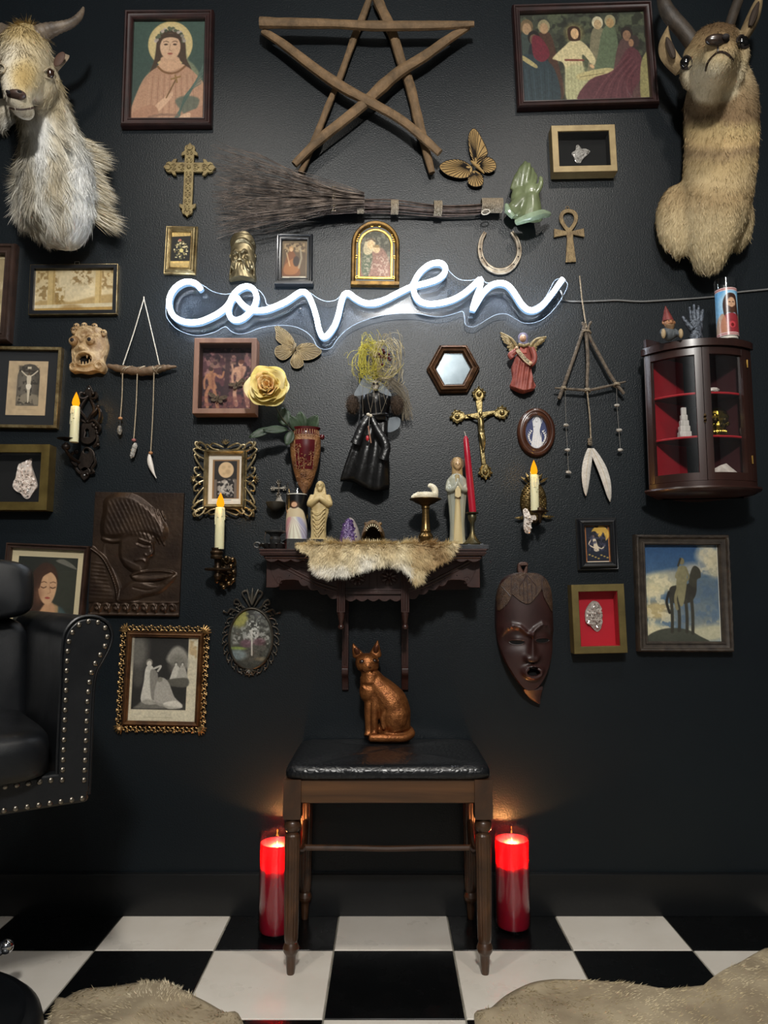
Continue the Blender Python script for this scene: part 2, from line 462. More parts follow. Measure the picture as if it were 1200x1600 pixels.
def dseg(x, z, ax, az, bx, bz):
 vx, vz = bx - ax, bz - az; t = max(0, min(1,((x - ax) * vx + (z - az) * vz) / (vx * vx + vz * vz + 1e-12)))
 return math.hypot(x - ax - t * vx, z - az - t * vz)
def ridge(x, z, pts, w, h):
 d = min(dseg(x, z, *pts[i], *pts[i + 1]) for i in range(len(pts) - 1))
 return h * math.exp(-(d / w) ** 2)

from mathutils.bvhtree import BVHTree
def _w(s, px, py, dep): return P(px, py, dep) - s.root.location
def _kw(s, px, py, dep): return (CAMD - dep) / ray(px, py).y / FPX
It.w = _w; It.kw = _kw
def fused(it, name, mb, mat, voxel, relax=4, label=None):
 """one continuous skin over overlapping solids; returns object and its surface tree"""
 o = it.add(name, mb, mat, label, fuse=voxel, relax=relax); V, T = surface(o)
 return o, BVHTree.FromPolygons(V.tolist(), T.tolist()), V, T
def paint(o, V, T, col, mat):
 m = fastmesh(o.name, V, T, col); m.materials.append(mat); m.polygons.foreach_set('use_smooth', np.ones(len(T), bool)); o.modifiers.clear(); o.data = m
def proj(it, p):
 w = np.asarray(p) + np.array(it.root.location); y = w[:, 1] + CAMD; z = w[:, 2] - CAMH; dp = y * CS + z * SN; v = -y * SN + z * CS
 return CX0 + FPX * w[:, 0] / dp, 800 - FPX * v / dp
def hit(it, bvh, px, py, off=0.0):
 """surface point of a thing in the line of a pixel, moved off along its normal"""
 o = Vector((0,-CAMD, CAMH)) - it.root.location; d = (P(px, py, 0) - Vector((0,-CAMD, CAMH))).normalized()
 p, n, i, t = bvh.ray_cast(o, d)
 if p is None:
  p, n, i, t = bvh.find_nearest(P(px, py, it.d) - it.root.location)
 if n.y > 0: n = -n
 return p + n * off, n
def onskin(it, bvh, pts, r, off=0.0, n=4):
 return MB().tube([hit(it, bvh, a, b, off)[0] for a, b in spline(pts, n)], r, 6)
def _loft(s, loops, cap=True):
 n = len(loops[0]); V = [p for L_ in loops for p in L_]; F = []
 for i in range(len(loops) - 1):
  for k in range(n):
   F.append((i * n + k, i * n + (k + 1) % n, (i + 1) * n + (k + 1) % n, (i + 1) * n + k))
 if cap: F.append(tuple(range(n - 1,-1,-1))); F.append(tuple((len(loops) - 1) * n + k for k in range(n)))
 return s.add(V, F)
MB.loft = _loft
def sq(a, b, n=40, e=5.0):
 """superellipse outline"""
 out = []
 for k in range(n):
  t = 2 * PI * k / n; c, s_ = math.cos(t), math.sin(t)
  out.append((a * math.copysign(abs(c) ** (2 / e), c), b * math.copysign(abs(s_) ** (2 / e), s_)))
 return out
def circ(cx, cy, r, n=32, ry=None, a0=0, a1=2 * PI):
 ry = r if ry is None else ry; e = abs(a1 - a0 - 2 * PI) < 1e-6
 return [(cx + r * math.cos(a0 + (a1 - a0) * k / (n if e else n - 1)), cy + ry * math.sin(a0 + (a1 - a0) * k / (n if e else n - 1))) for k in range(n)]

# ------------------------------------------------------------------ the room
WALL = M('black_wall_paint', '0e1419', rough=0.36, bump=(230,0.3,3,0.003), var=('11181c', 2.0), spec=0.34)
DARKP = M('dark_room_paint', '3a3d40', rough=0.7)
def struct(name, mb, mat, **k):
 o = obj(name, mb, mat, **k); o['kind'] = 'structure'; return o
struct('wall_back', MB().box((-2.9,0,-0.02),(2.9,0.12,3.3)), WALL, smooth=0)
struct('wall_left', MB().box((-3.0,-4.3,-0.02),(-2.9,0.12,3.3)), DARKP, smooth=0)
struct('wall_right', MB().box((2.9,-4.3,-0.02),(3.0,0.12,3.3)), DARKP, smooth=0)
struct('wall_front', MB().box((-2.9,-4.3,-0.02),(2.9,-4.2,3.3)), DARKP, smooth=0)
struct('ceiling', MB().box((-3,-4.3,3.3),(3,0.12,3.4)), M('ceiling_paint', '6a6a68', rough=0.8), smooth=0)
GROUT = M('grout', '8d887c', rough=0.85, var=('6c685e', 20))
floor = struct('floor', MB().box((-2.9,-4.2,-0.06),(2.9,0,-0.0035)), GROUT, smooth=0)
WT = M('white_tile', 'd9d3c9', rough=0.22, var=('cfc8bd', 6.0), rvar=(0.4,9), spec=0.4)
BT = M('black_tile', '090a0b', rough=0.16, rvar=(0.34,9), spec=0.4)
TW, ROW0, TX = 0.3044,0.2138,(530 - CX0) * CAMD / ray(530,1428).y / FPX
def tile_mesh(w, d, mat, nm):
 g, b, m = 0.0019,0.0012, MB(); V = []
 for (i, z) in ((0,-0.008),(0,-b),(b, 0)):
  V += [(g + i, -g - i, z),(w - g - i, -g - i, z),(w - g - i, -d + g + i, z),(g + i, -d + g + i, z)]
 F = [(8,11,10,9)] + [(j * 4 + k, j * 4 + 4 + k, j * 4 + 4 + (k + 1) % 4, j * 4 + (k + 1) % 4) for j in (0,1) for k in range(4)]
 me = bpy.data.meshes.new(nm); me.from_pydata(V, [], F); me.materials.append(mat); return me
TM = {(r, c): tile_mesh(TW, ROW0 if r == 0 else TW, WT if c == 0 else BT, 'tile') for r in (0,1) for c in (0,1)}
for r in range(0,10):
 for c in range(-9,9):
  x = TX + c * TW; y = -(0 if r == 0 else ROW0 + (r - 1) * TW)
  if x < -2.9 or x + TW > 2.9: continue
  t = bpy.data.objects.new('tile', TM[(min(r, 1),(r + c) % 2)]); COL.objects.link(t); t.parent = floor; t.location = (x, y, 0)
mb = MB().add([(x, y, z) for x in (-2.9,2.9) for y, z in ((0,0.0005),(-0.016,0.0005),(-0.016,0.109),(-0.0155,0.1115),(-0.014,0.1125),(0,0.1135))],
    [(i, (i + 1) % 6,6 + (i + 1) % 6,6 + i) for i in range(6)] + [(5,4,3,2,1,0),(6,7,8,9,10,11)])
struct('baseboard_back', mb, M('black_gloss_trim', '0f1113', rough=0.33, bump=(60,0.1)), smooth=20)

# ------------------------------------------------------------------ neon sign
NEON = [(314,453),(306.6,445),(295,441),(282.5,444),(271,454),(265,469),(267,485),(275.4,497),(291,504),(311,504),(328,498),(345,488.6),(358,476),(365,462),(374.6,452),(386,448.5),(396,453),(401,465),(398.7,478),(390,490),(379,499),(367.5,501),(359.6,494),(358.4,481),(363,469),(370,466),(376,473),(386,482),(398,486),(416,485),(433,479),(450,470.5),(465,460),(474,457),(482,463),(489,478),(495,497),(499,515),(505,527),(513,524),(523,510),(529,493),(533,475),(537.5,462),(545,459.5),(555,467),(569,474),(585.5,475),(602.5,469),(622,459),(642,449.5),(667.7,443),(684.7,437),(694.6,428),(695.4,418),(687.5,412),(673,414),(658,425),(648,441),(647,458),(655,471),(670.5,476),(690,474),(710,468),(727,458),(741,446),(751,437.5),(750,450),(743,467),(738,484.5),(744.5,475),(755.5,458),(769.7,446),(784,443.5),(795,448),(805,461),(813.6,475),(823.5,484.5),(836,485),(849,476),(863,459.4),(874.5,444),(880,437)]
ACRY = [(255.6,480),(257,463),(267,445),(282.5,435.5),(299.5,434.8),(313.7,441),(328,450),(345,454.6),(359,453),(373,446),(389,444),(403,449.5),(411.4,460.8),(415,471),(427,470.8),(444,464),(458,454),(471,448.7),(483.7,453),(495,460.8),(509,466),(523.4,464),(532,456.6),(540,454),(551.7,458),(563,464),(577,465),(599.7,459.4),(622,451),(639,441),(648,427),(662,412.7),(682,405),(697.4,410),(705,420),(718.7,431),(735.7,433),(752.7,430.5),(763,437),(775,434.8),(792.4,436.8),(805,448),(815,466.5),(825,475.6),(837.7,474.4),(852,463.7),(863,446.7),(870,434),(880,430),(890,436.8),(888.7,447),(874.5,471),(857.5,489),(840.5,499),(820.7,500.5),(806.5,493.4),(792.4,486),(775,487.8),(755.5,499),(741,506.7),(728.6,503),(727,492),(724,482),(713,485),(690,490.6),(670.5,489),(650.7,485.5),(616.7,486),(588,490.6),(560,500),(540,512),(525,528),(517.7,539),(506,542),(495,537),(489,526),(478,514.7),(461,506.7),(441,504),(415.7,506),(398.7,510.4),(384.5,516),(370,517.5),(359,513),(349.7,506),(333.5,514.7),(310.8,520),(291,517.5),(271,507.6),(258,492)]
sg = It('neon_sign', 572,478,0.05, 'white glowing neon script sign reading coven on clear acrylic', 'sign')
pth = [sg.q(a, b, 0.056) for a, b in spline(NEON, 4)]
NE = emitter('neon_white', 'eaf3ff', 38.0); NF = emitter('neon_flank', 'a4d2ff', 0.85)
sg.add('neon_tube', MB().tube(pth, 0.0078,10), NE)
sg.add('tube_channel', MB().tube([(x, y + 0.015, z - 0.001) for x, y, z in pth],0.0085,8), NF, label='pale blue lit flank of the tube')
ac = sg.l(spline(ACRY, 3, True))
sg.add('backing', MB().plate([ac],0.024,0.029), thin_glass('acrylic', (0.93,0.96,1.0,1),0.16,1.17,0.0), label='clear acrylic sheet cut to the lettering', smooth=0)
sg.add('polished_edge', MB().tube([(x, -0.0265, z) for x, z in ac],0.001,6, True), M('acrylic_edge', 'a3aebb', rough=0.3, spec=0.6))
for a, b in ((292,478),(466,478),(704,452),(872,458)):
 x, y, z = sg.q(a, b, 0)
 sg.add('standoff', MB().lathe([(0.005,0),(0.005,0.024),(0.007,0.029),(0.007,0.033),(0,0.034)],12, mat=Matrix.Translation((x, 0, z)) @ Matrix.Rotation(PI / 2,4, 'X')), thin_glass('acrylic_post', (0.9,0.93,0.97,1),0.1,1.3))
cb = It('power_cord', 1000,466,0.006, 'thin grey power cord running right from the neon sign', 'cord')
cp = [(873,459),(876,466),(884,469.5),(905,471),(940,470),(965,469),(1000,471),(1040,469),(1080,466.5),(1120,463),(1150,457),(1200,452),(1260,446),(1400,440)]
cb.add('cable', MB().tube(spline([cb.q(a, b, 0.03 if i < 2 else 0.0045) for i, (a, b) in enumerate(cp)],4),0.0031,6), M('grey_cable', '6d6d6c', rough=0.5))

# ------------------------------------------------------------------ bench
WALN = M('walnut', '4d311d', rough=0.38, var=('2c1d12', 9,5,0.6,1.0), stretch=(1,1,1), bump=(80,0.05), coat=0.3)
WALNX = M('walnut_long', '5f3f24', rough=0.36, var=('352213', 14,5,0.6,0.6), stretch=(0.15,1,2.2), coat=0.3)
CROC = M('crocodile_leather', '111316', rough=0.3, bump=(70,0.6, 'voronoi', 0.003), spec=0.5)
bn = thing('vanity_bench', 'dark wood bench with a black crocodile leather seat under the cat', 'bench', (0.0,-0.18,0))
hw, hd = 0.232,0.150
loops = []
for f, z in ((0.955,0.452),(0.985,0.4535),(1.0,0.459),(1.003,0.467),(0.995,0.475),(0.972,0.4815),(0.93,0.4855),(0.85,0.4885),(0.6,0.4905),(0.3,0.491),(0.02,0.4912)):
 e = 16 if f > 0.9 else 8
 loops.append([(x * f + 0.0, y * (1 - (1 - f) * 1.2) if f > .35 else y * f * 1.1, z + (0.002 * math.sin(x * 40) if f < .9 else 0)) for x, y in sq(0.251,0.172,72, e)])
obj('seat', MB().loft(loops), CROC, bn, label='black crocodile-grain padded seat', smooth=180)
for sy in (-1,1):
 obj('apron', MB().box((-hw, sy * hd - 0.011,0.395),(hw, sy * hd + 0.011,0.452)), WALNX, bn, bevel=0.003)
for sx in (-1,1):
 obj('apron', MB().box((sx * hw - 0.011,-hd, 0.395),(sx * hw + 0.011, hd, 0.452)), WALN, bn, bevel=0.003)
prof = [(0.0085,0.0),(0.0095,0.004),(0.012,0.042),(0.018,0.052),(0.0195,0.06),(0.0165,0.068),(0.0145,0.072),(0.0165,0.08),(0.0172,0.11),(0.0182,0.2),(0.019,0.31),(0.0175,0.318),(0.014,0.322),(0.0135,0.326),(0.019,0.332),(0.0215,0.342),(0.019,0.351),(0.015,0.355),(0.0175,0.358),(0.0175,0.362)]
def flute(a, z): return 1 - 0.075 * max(0, math.cos(a * 12)) if 0.085 < z < 0.312 else 1
pr2 = []
for (r0, z0),(r1, z1) in zip(prof[:-1], prof[1:]):
 for k in range(3): pr2.append((r0 + (r1 - r0) * k / 3, z0 + (z1 - z0) * k / 3))
pr2.append(prof[-1])
lm = MB().lathe(pr2,72, fold=flute); lm.box((-0.0215,-0.0215,0.36),(0.0215,0.0215,0.4525))
lmo = None
for sx in (-1,1):
 for sy in (-1,1):
  if lmo is None: lmo = obj('leg', lm, WALN, bn, smooth=30, loc=(sx * hw, sy * hd, 0)); lme = lmo.data
  else: obj('leg', lme, None, bn, smooth=0, loc=(sx * hw, sy * hd, 0))
for sx in (-1,1):
 obj('stretcher', MB().tube(spline([(sx * hw, -hd, 0.288),(sx * (hw - 0.008),-0.05,0.245),(sx * (hw - 0.008),0.05,0.238),(sx * hw, hd, 0.27)],6),0.0085,8), WALN, bn)
obj('stretcher', MB().tube(spline([(-hw + 0.006,0.01,0.236),(-0.1,0.01,0.235),(0,0.01,0.233),(0.1,0.01,0.235),(hw - 0.006,0.01,0.236)],5),0.008,8, sx=0.8), WALN, bn)

# ------------------------------------------------------------------ carved wall shelf
MAHO = M('carved_mahogany', '3b1f18', rough=0.42, var=('2a1511', 22,5), bump=(120,0.06), coat=0.25)
sh = It('carved_shelf', 583,900,0.15, 'carved dark wooden wall shelf with scalloped apron and two posts', 'shelf')
SHZ = P(583,857.5,0.2).z; bz = SHZ - sh.o.z; kk = (CAMD - 0.2) / FPX
x0, x1 = sh.X(404) * 0.975, sh.X(762) * 0.975
tb = MB()
for (e, za, zb, dp) in ((0,-0.0045,0,0.2),(0.003,-0.0085,-0.005,0.197),(0.001,-0.013,-0.009,0.199),(0.004,-0.017,-0.0135,0.196)):
 tb.box((x0 + e, -dp, bz + za),(x1 - e, 0, bz + zb))
tb.box((x0 + 0.005,-0.194, bz - 0.0175),(x1 - 0.005,0, bz - 0.001))
sh.add('top_board', tb, MAHO, bevel=0.0008)
cv_ = MB()
for a, b, dA, dB in ((0.012,0.02,0.192,0.185),):
 cv_.box((x0 + 0.012,-0.188, bz - 0.026),(x1 - 0.012,0, bz - 0.0165))
sh.add('cornice', cv_, MAHO, bevel=0.003)
def scallop(xa, xb, ztop, zb, n, dep=0.006):
 w = (xb - xa) / n; pts = [(xa, ztop)]
 for i in range(n):
  for k in range(7):
   t = k / 6; pts.append((xa + w * (i + t), zb - dep * math.sin(PI * t)))
 pts.append((xb, ztop)); return pts
sh.add('scallop_trim', MB().plate([scallop(x0 + 0.016, x1 - 0.016, bz - 0.024, bz - 0.029,17)],0.178,0.184,0.0008), MAHO)
sh.add('back_board', MB().box((x0 + 0.03,-0.012, sh.Z(921)),(x1 - 0.03,0, bz - 0.017)), MAHO)
def arc(mir):
 p = [(416,876),(527,876),(527,934)]
 pts = [(527,935)]
 edge = [(527,935),(511,928),(496,921),(480,915),(466,907)]
 for (ax, ay),(bx, by) in zip(edge[:-1], edge[1:]):
  for k in range(1,7):
   t = k / 6; s_ = math.sin(PI * t) * 4.5
   pts.append((ax + (bx - ax) * t - s_ * 0.35, ay + (by - ay) * t + s_ * 0.9))
 pts += [(460,906),(447,906),(441,907),(437,911),(436,916),(431,918),(416,918),(416,876),(527,876)]
 return [((1166 - a) if mir else a, b) for a, b in pts]
for mir in (False, True):
 f = (lambda a: 1166 - a) if mir else (lambda a: a)
 sh.add('bracket_panel', MB().plate([sh.l(arc(mir))],0.132,0.148,0.0012), MAHO)
 rb = MB()
 for off, w in ((0,0.0022),(5,0.0016)):
  pts = [(f(a), b + off) for a, b in ((432,877),(450,886),(475,899),(500,911),(527,919))]
  rb.tube(spline([sh.q(a, b, 0.1485) for a, b in pts],5), w, 6)
 c0 = f(437); sp = [(c0 + (6.5 * (1 - t / 26)) * math.cos(t * 0.42 + 1) * (-1 if mir else 1),905 + 6.5 * (1 - t / 26) * math.sin(t * 0.42 + 1)) for t in range(24)]
 rb.tube([sh.q(a, b, 0.1485) for a, b in sp],0.0011,5)
 rb.tube(spline([sh.q(f(a), b, 0.1485) for a, b in ((421,880),(424,895),(434,912))],4),0.001,5)
 for a, b in (((527,896),(480,884)),((500,906),(527,884)),((470,888),(500,878)),((450,880),(490,893))):
  rb.tube([sh.q(f(a[0]), a[1],0.1485), sh.q(f(b[0]), b[1],0.1485)],0.0009,5)
 sh.add('carved_ribs', rb, MAHO)
 for a, b in ((508,922),(490,914),(471,904),(452,899)):
  sh.add('peg', MB().ell(sh.q(f(a), b, 0.148),0.0016,8,5), M('dark_hole', '120806', rough=0.8))
 xa, xb = sorted((sh.X(f(526.5)), sh.X(f(539.5))))
 po = MB().box((xa, -0.150, sh.Z(957)),(xb, -0.125, bz - 0.02))
 for i in range(3):
  u = xa + (xb - xa) * (0.22 + 0.28 * i); po.tube([(u, -0.1505, sh.Z(955)),(u, -0.1505, bz - 0.03)],0.0021,6)
 sh.add('post', po, MAHO, bevel=0.001)
 pc = sh.q(f(533),957,0.138)
 fl = MB().lathe([(0.0035,-0.047),(0.0065,-0.0455),(0.0088,-0.041),(0.0088,-0.038),(0.006,-0.0335),(0.0045,-0.032),(0.0058,-0.03),(0.0105,-0.006),(0.0115,-0.003),(0.0115,0)],20, c=pc)
 sh.add('finial', fl, MAHO)
 xa, xb = sorted((sh.X(f(531) if not mir else 628.5), sh.X(f(541.5) if not mir else 639.5)))
 stp = MB().box((xa, -0.032, sh.Z(1049)),(xb, 0, sh.Z(925)))
 for i in range(3): stp.tube([(xa + (xb - xa) * (0.25 + 0.25 * i),-0.0325, sh.Z(1047)),(xa + (xb - xa) * (0.25 + 0.25 * i),-0.0325, sh.Z(940))],0.0016,6)
 sh.add('wall_strip', stp, MAHO, bevel=0.001)
 sc = MB(); zc = sh.Z(1056)
 pr = [(-0.034, zc + 0.014),(-0.040, zc + 0.009),(-0.042, zc),(-0.038, zc - 0.01),(-0.03, zc - 0.016),(-0.02, zc - 0.03),(-0.012, zc - 0.055),(0, zc - 0.06),(0, zc + 0.014)]
 V = [(x, y, z) for x in (xa, xb) for y, z in pr]; n = len(pr)
 sc.add(V, [tuple(range(n - 1,-1,-1)), tuple(range(n, 2 * n))] + [(i, (i + 1) % n, n + (i + 1) % n, n + i) for i in range(n)])
 sh.add('scroll_foot', sc, MAHO, bevel=0.001)
 sh.add('side_board', MB().box((xa + 0.003,-0.13, sh.Z(932)),(xb - 0.003,0, bz - 0.017)), MAHO)
xa, xb = sh.X(539), sh.X(627.5)
sh.add('centre_panel', MB().box((xa, -0.14, sh.Z(921)),(xb, -0.128, bz - 0.02)), MAHO, bevel=0.001)
ra = MB()
for b in (921.5,924.5,927): ra.box((xa, -0.147, sh.Z(b + 1.2)),(xb, -0.13, sh.Z(b - 1.2)))
for a in (577,589): ra.box((sh.X(a) - 0.0007,-0.1425, sh.Z(919)),(sh.X(a) + 0.0007,-0.139, sh.Z(885)))
sh.add('rail', ra, MAHO, bevel=0.0005)
sh.add('skirt', MB().plate([scallop(xa, xb, sh.Z(927), sh.Z(936),5,0.007)],0.13,0.139,0.001), MAHO)
for cx in (558,608):
 m = MB(); c = sh.q(cx, 902,0.1405); r = 13.5 * sh.k
 m.tube([(c[0] + r * math.cos(t * PI / 16), c[1], c[2] + r * math.sin(t * PI / 16)) for t in range(32)],0.0011,6, True)
 for i in range(8):
  a = i * PI / 4 + PI / 8
  m.ell((c[0] + r * 0.58 * math.cos(a), c[1] + 0.0005, c[2] + r * 0.58 * math.sin(a)),(r * 0.36,0.0022, r * 0.19),10,6, rot=Matrix.Rotation(-a, 3, 'Y'))
  m.tube([c, (c[0] + r * math.cos(a + PI / 8), c[1], c[2] + r * math.sin(a + PI / 8))],0.0008,4)
 m.ell(c, (r * 0.16,0.003, r * 0.16),10,6)
 sh.add('rosette', m, MAHO)

# ------------------------------------------------------------------ corner cabinet on the right
CABW = M('cabinet_wood', '311a14', rough=0.3, var=('22110d', 12,5), stretch=(1,1,0.2), coat=0.2)
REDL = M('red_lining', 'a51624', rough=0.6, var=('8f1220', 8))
cb = It('curio_cabinet', 1110,650,0.13, 'dark wood curio cabinet with two curved glass doors and red lining', 'cabinet')
cb.root.rotation_euler = (0,0, R(-11))
zt, zb = cb.Z(541), cb.Z(760); ch = zt - zb
HWc = 80 * cb.k; YB = 0.105; AFR = R(48)           # half width, depth of the side corners, bow of the front
def front(t, r=0.0):
 """front curve, t -1..1; r pulls inwards"""
 a = t * AFR; rad = HWc / math.sin(AFR) - r
 cy = -YB + HWc / math.tan(AFR)
 return (rad * math.sin(a), cy - rad * math.cos(a))
FY = -front(0)[1]
def plan(r=0.0, n=20, back=0.0):
 pts = [front(-1 + 2 * i / n, r) for i in range(n + 1)]
 return pts + [(HWc - abs(r) if r > 0 else HWc - r, -YB + 0.002),(0.02,-0.002 - back),(-0.02,-0.002 - back),(-HWc + (r if r > 0 else r),-YB + 0.002)]
def slab(za, zc, r, mat, nm, **k):
 L0 = plan(r); return cb.add(nm, MB().loft([[(x, y, za) for x, y in L0],[(x, y, zc) for x, y in L0]]), mat, smooth=30, **k)
slab(zt - 0.012, zt + 0.006,-0.008, CABW, 'top_board'); slab(zt + 0.006, zt + 0.010,-0.004, CABW, 'top_moulding')
slab(zb - 0.004, zb + 0.012,0.0, CABW, 'bottom_board')
loops = []
for r, z in ((-0.012,-0.004),(-0.014,-0.009),(-0.008,-0.016),(0.012,-0.024),(0.04,-0.03)):
 loops.append([(x, y, zb + z) for x, y in plan(r)])
cb.add('base_moulding', MB().loft(loops[::-1]), CABW, smooth=30)
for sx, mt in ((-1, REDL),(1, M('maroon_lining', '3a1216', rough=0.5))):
 w0, w1 = HWc - 0.006, HWc - 0.012
 V = [(sx * HWc, -YB, zb),(sx * 0.02,-0.002, zb),(sx * 0.02,-0.008, zb),(sx * w0,-YB - 0.001, zb)]
 m = MB().add(V + [(x, y, zt - 0.01) for x, y, z in V],[(0,1,5,4),(1,2,6,5),(2,3,7,6),(3,0,4,7)])
 cb.add('back_board', m, CABW)
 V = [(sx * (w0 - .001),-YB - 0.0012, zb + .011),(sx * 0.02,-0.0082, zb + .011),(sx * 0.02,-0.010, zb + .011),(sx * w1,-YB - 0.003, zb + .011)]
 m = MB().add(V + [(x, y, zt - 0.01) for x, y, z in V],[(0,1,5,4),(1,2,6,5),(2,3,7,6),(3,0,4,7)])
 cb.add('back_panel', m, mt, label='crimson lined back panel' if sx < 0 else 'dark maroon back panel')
m = MB(); V = []
for i in range(12):
 t = i / 11; x = -HWc * (1 - t); y = -YB * (1 - t) - 0.003; h = 0.028 * math.cos(t * PI / 2) ** 0.6 + 0.002
 V += [(x, y, zt + 0.004),(x + 0.006, y - 0.008, zt + 0.004),(x + 0.006, y - 0.008, zt + 0.006 + h),(x, y, zt + 0.006 + h)]
m.add(V, [(i * 4 + k, i * 4 + (k + 1) % 4, i * 4 + 4 + (k + 1) % 4, i * 4 + 4 + k) for i in range(11) for k in range(4)] + [(0,1,2,3)])
cb.add('top_gallery', m, CABW, smooth=30)
SHELF_Z = []
REDS = M('red_shelf', '7c141d', rough=0.55);
for fz in (0.675,0.345):
 z = zb + 0.012 + (ch - 0.03) * fz; SHELF_Z.append(z)
 L0 = [front(-0.93 + 1.86 * i / 16,0.018) for i in range(17)] + [(0.02,-0.014),(-0.02,-0.014)]
 cb.add('shelf', MB().loft([[(x, y, z - 0.006) for x, y in L0],[(x, y, z) for x, y in L0]]), CABW, smooth=30)
 ed = MB().tube([(x, y - 0.001, z - 0.003) for x, y in [front(-0.93 + 1.86 * i / 16,0.018) for i in range(17)]],0.0033,6)
 cb.add('shelf_edging', ed, M('red_edging', 'b01c28', rough=0.5))
def bowpiece(t0, t1, za, zc, r0, r1, n=8):
 a = [front(t0 + (t1 - t0) * i / n, r0) for i in range(n + 1)]; b = [front(t0 + (t1 - t0) * i / n, r1) for i in range(n + 1)][::-1]
 L0 = a + b; return MB().loft([[(x, y, za) for x, y in L0],[(x, y, zc) for x, y in L0]])
za, zc = zb + 0.013, zt - 0.013
for s_, (t0, t1) in enumerate(((-0.99,-0.005),(0.005,0.86))):
 d = cb.add('door', bowpiece(t0, t0 + 0.115, za, zc, 0,0.016), CABW, smooth=30)
 obj('door_stile', bowpiece(t1 - 0.115, t1, za, zc, 0,0.016), CABW, d, smooth=30)
 obj('door_rail', bowpiece(t0 + 0.1, t1 - 0.1, zc - 0.022, zc, 0.001,0.015), CABW, d, smooth=30)
 obj('door_rail', bowpiece(t0 + 0.1, t1 - 0.1, za, za + 0.022,0.001,0.015), CABW, d, smooth=30)
 obj('door_pane', bowpiece(t0 + 0.1, t1 - 0.1, za + 0.018, zc - 0.018,0.007,0.0085,14), thin_glass('cabinet_glass', (0.97,0.97,0.97,1),0.03,1.5,0.015), d, smooth=60)
cb.add('side_stile', bowpiece(0.865,1.0, za, zc, 0.0,0.018), CABW, smooth=30)
BRASS = M('brass', 'a58244', rough=0.32, metal=1.0, var=('6e5428', 30), bump=(90,0.08))
for fz in (0.86,0.18):
 x, y = front(0.862,-0.0015); cb.add('hinge', MB().box((x - 0.0022, y - 0.003, zb + ch * fz - 0.012),(x + 0.0022, y + 0.001, zb + ch * fz + 0.012)), BRASS, bevel=0.0006)
x, y = front(0.0,-0.004)
m = MB().ell((x, y, zb + ch * 0.472),(0.004,0.006,0.004),10,6).ell((x, y, zb + ch * 0.445),(0.004,0.006,0.004),10,6); m.box((x - 0.0025, y, zb + ch * 0.43),(x + 0.0025, y + 0.005, zb + ch * 0.488))
cb.add('latch', m, M('dark_brass', '4a3a24', rough=0.35, metal=1))

# ------------------------------------------------------------------ black leather armchair on a pedestal
LEATH = M('black_leather', '0e1013', rough=0.33, bump=(420,0.12,2,0.002), spec=0.5, rvar=(0.46,14))
NAIL = M('nail_metal', '8a8378', rough=0.34, metal=1.0)
ARMF = Vector((-0.605,-0.72,0)); AYAW = R(36)
rot = Matrix.Rotation(AYAW, 4, 'Z'); off = rot @ Vector((0.29,-0.30,0))
chr_ = thing('armchair', 'black leather armchair with brass nailhead trim at the left edge', 'armchair', (ARMF.x - off.x, ARMF.y - off.y, 0), rz=AYAW)
def armshape(grow=0.0):
 return spline([(-0.034,0.512),(-0.036,0.6),(-0.036,0.72),(-0.036,0.80),(-0.030,0.832),(-0.010,0.853),(0.020,0.857),(0.046,0.845),(0.058,0.82),(0.054,0.795),(0.042,0.77),(0.030,0.745),(0.026,0.70),(0.026,0.6),(0.026,0.512)],5)
for sx in (1,-1):
 sec = [(sx * (0.29 + a), z) for a, z in armshape()]
 lp = []
 for y, g in ((-0.294,0.97),(-0.298,0.99),(-0.292,1.0),(-0.1,1.0),(0.1,1.0),(0.26,1.0),(0.28,0.96)):
  cx, cz = sx * 0.29,0.68; lp.append([(cx + (x - cx) * g, y, cz + (z - cz) * g) for x, z in sec])
 arm = obj('arm', MB().loft(lp if sx > 0 else lp[::-1]), LEATH, chr_, smooth=50)
 fp = [(sx * 0.29 + (x - sx * 0.29) * 0.93,0.68 + (z - 0.68) * 0.97) for x, z in sec]
 obj('front_panel', MB().plate([fp],0.296,0.304,0.0025), LEATH, arm, smooth=50)
 obj('welt', MB().tube([(x, -0.299, z) for x, z in sec],0.0032,6), LEATH, arm)
 inner = [(sx * 0.29 + sx * a, z) for a, z in spline([(-0.026,0.535),(-0.027,0.7),(-0.027,0.80),(-0.019,0.828),(-0.004,0.843),(0.018,0.847),(0.038,0.838),(0.046,0.819),(0.043,0.798),(0.031,0.774),(0.019,0.748),(0.014,0.70),(0.014,0.6),(0.014,0.525)],12)]
 cum = [0.0]
 for i in range(len(inner) - 1): cum.append(cum[-1] + (Vector(inner[i + 1]) - Vector(inner[i])).length)
 pos = [Vector((float(np.interp(q, cum, [p[0] for p in inner])), float(np.interp(q, cum, [p[1] for p in inner])))) for q in np.arange(0.012, cum[-1] - 0.004,0.0187)]
 nm_ = None
 for q in pos:
  if nm_ is None:
   nm_ = obj('nailhead', MB().ell((0,0,0),(0.0053,0.0032,0.0053),10,6), NAIL, arm, smooth=180, loc=(q.x, -0.3045, q.y)).data
  else: obj('nailhead', nm_, None, arm, smooth=0, loc=(q.x, -0.3045, q.y))
 if sx > 0: keepnail = nm_
rail = obj('front_rail', MB().box((-0.315,-0.3035,0.498),(0.315,-0.27,0.560)), LEATH, chr_, bevel=0.007)
for i in range(32):
 for z in (0.507,0.549):
  if z > 0.53 and abs(i - 15.5) > 13.2: continue
  obj('nailhead', keepnail, None, rail, smooth=0, loc=(-0.3023 + i * 0.0195,-0.304, z))
lp = []
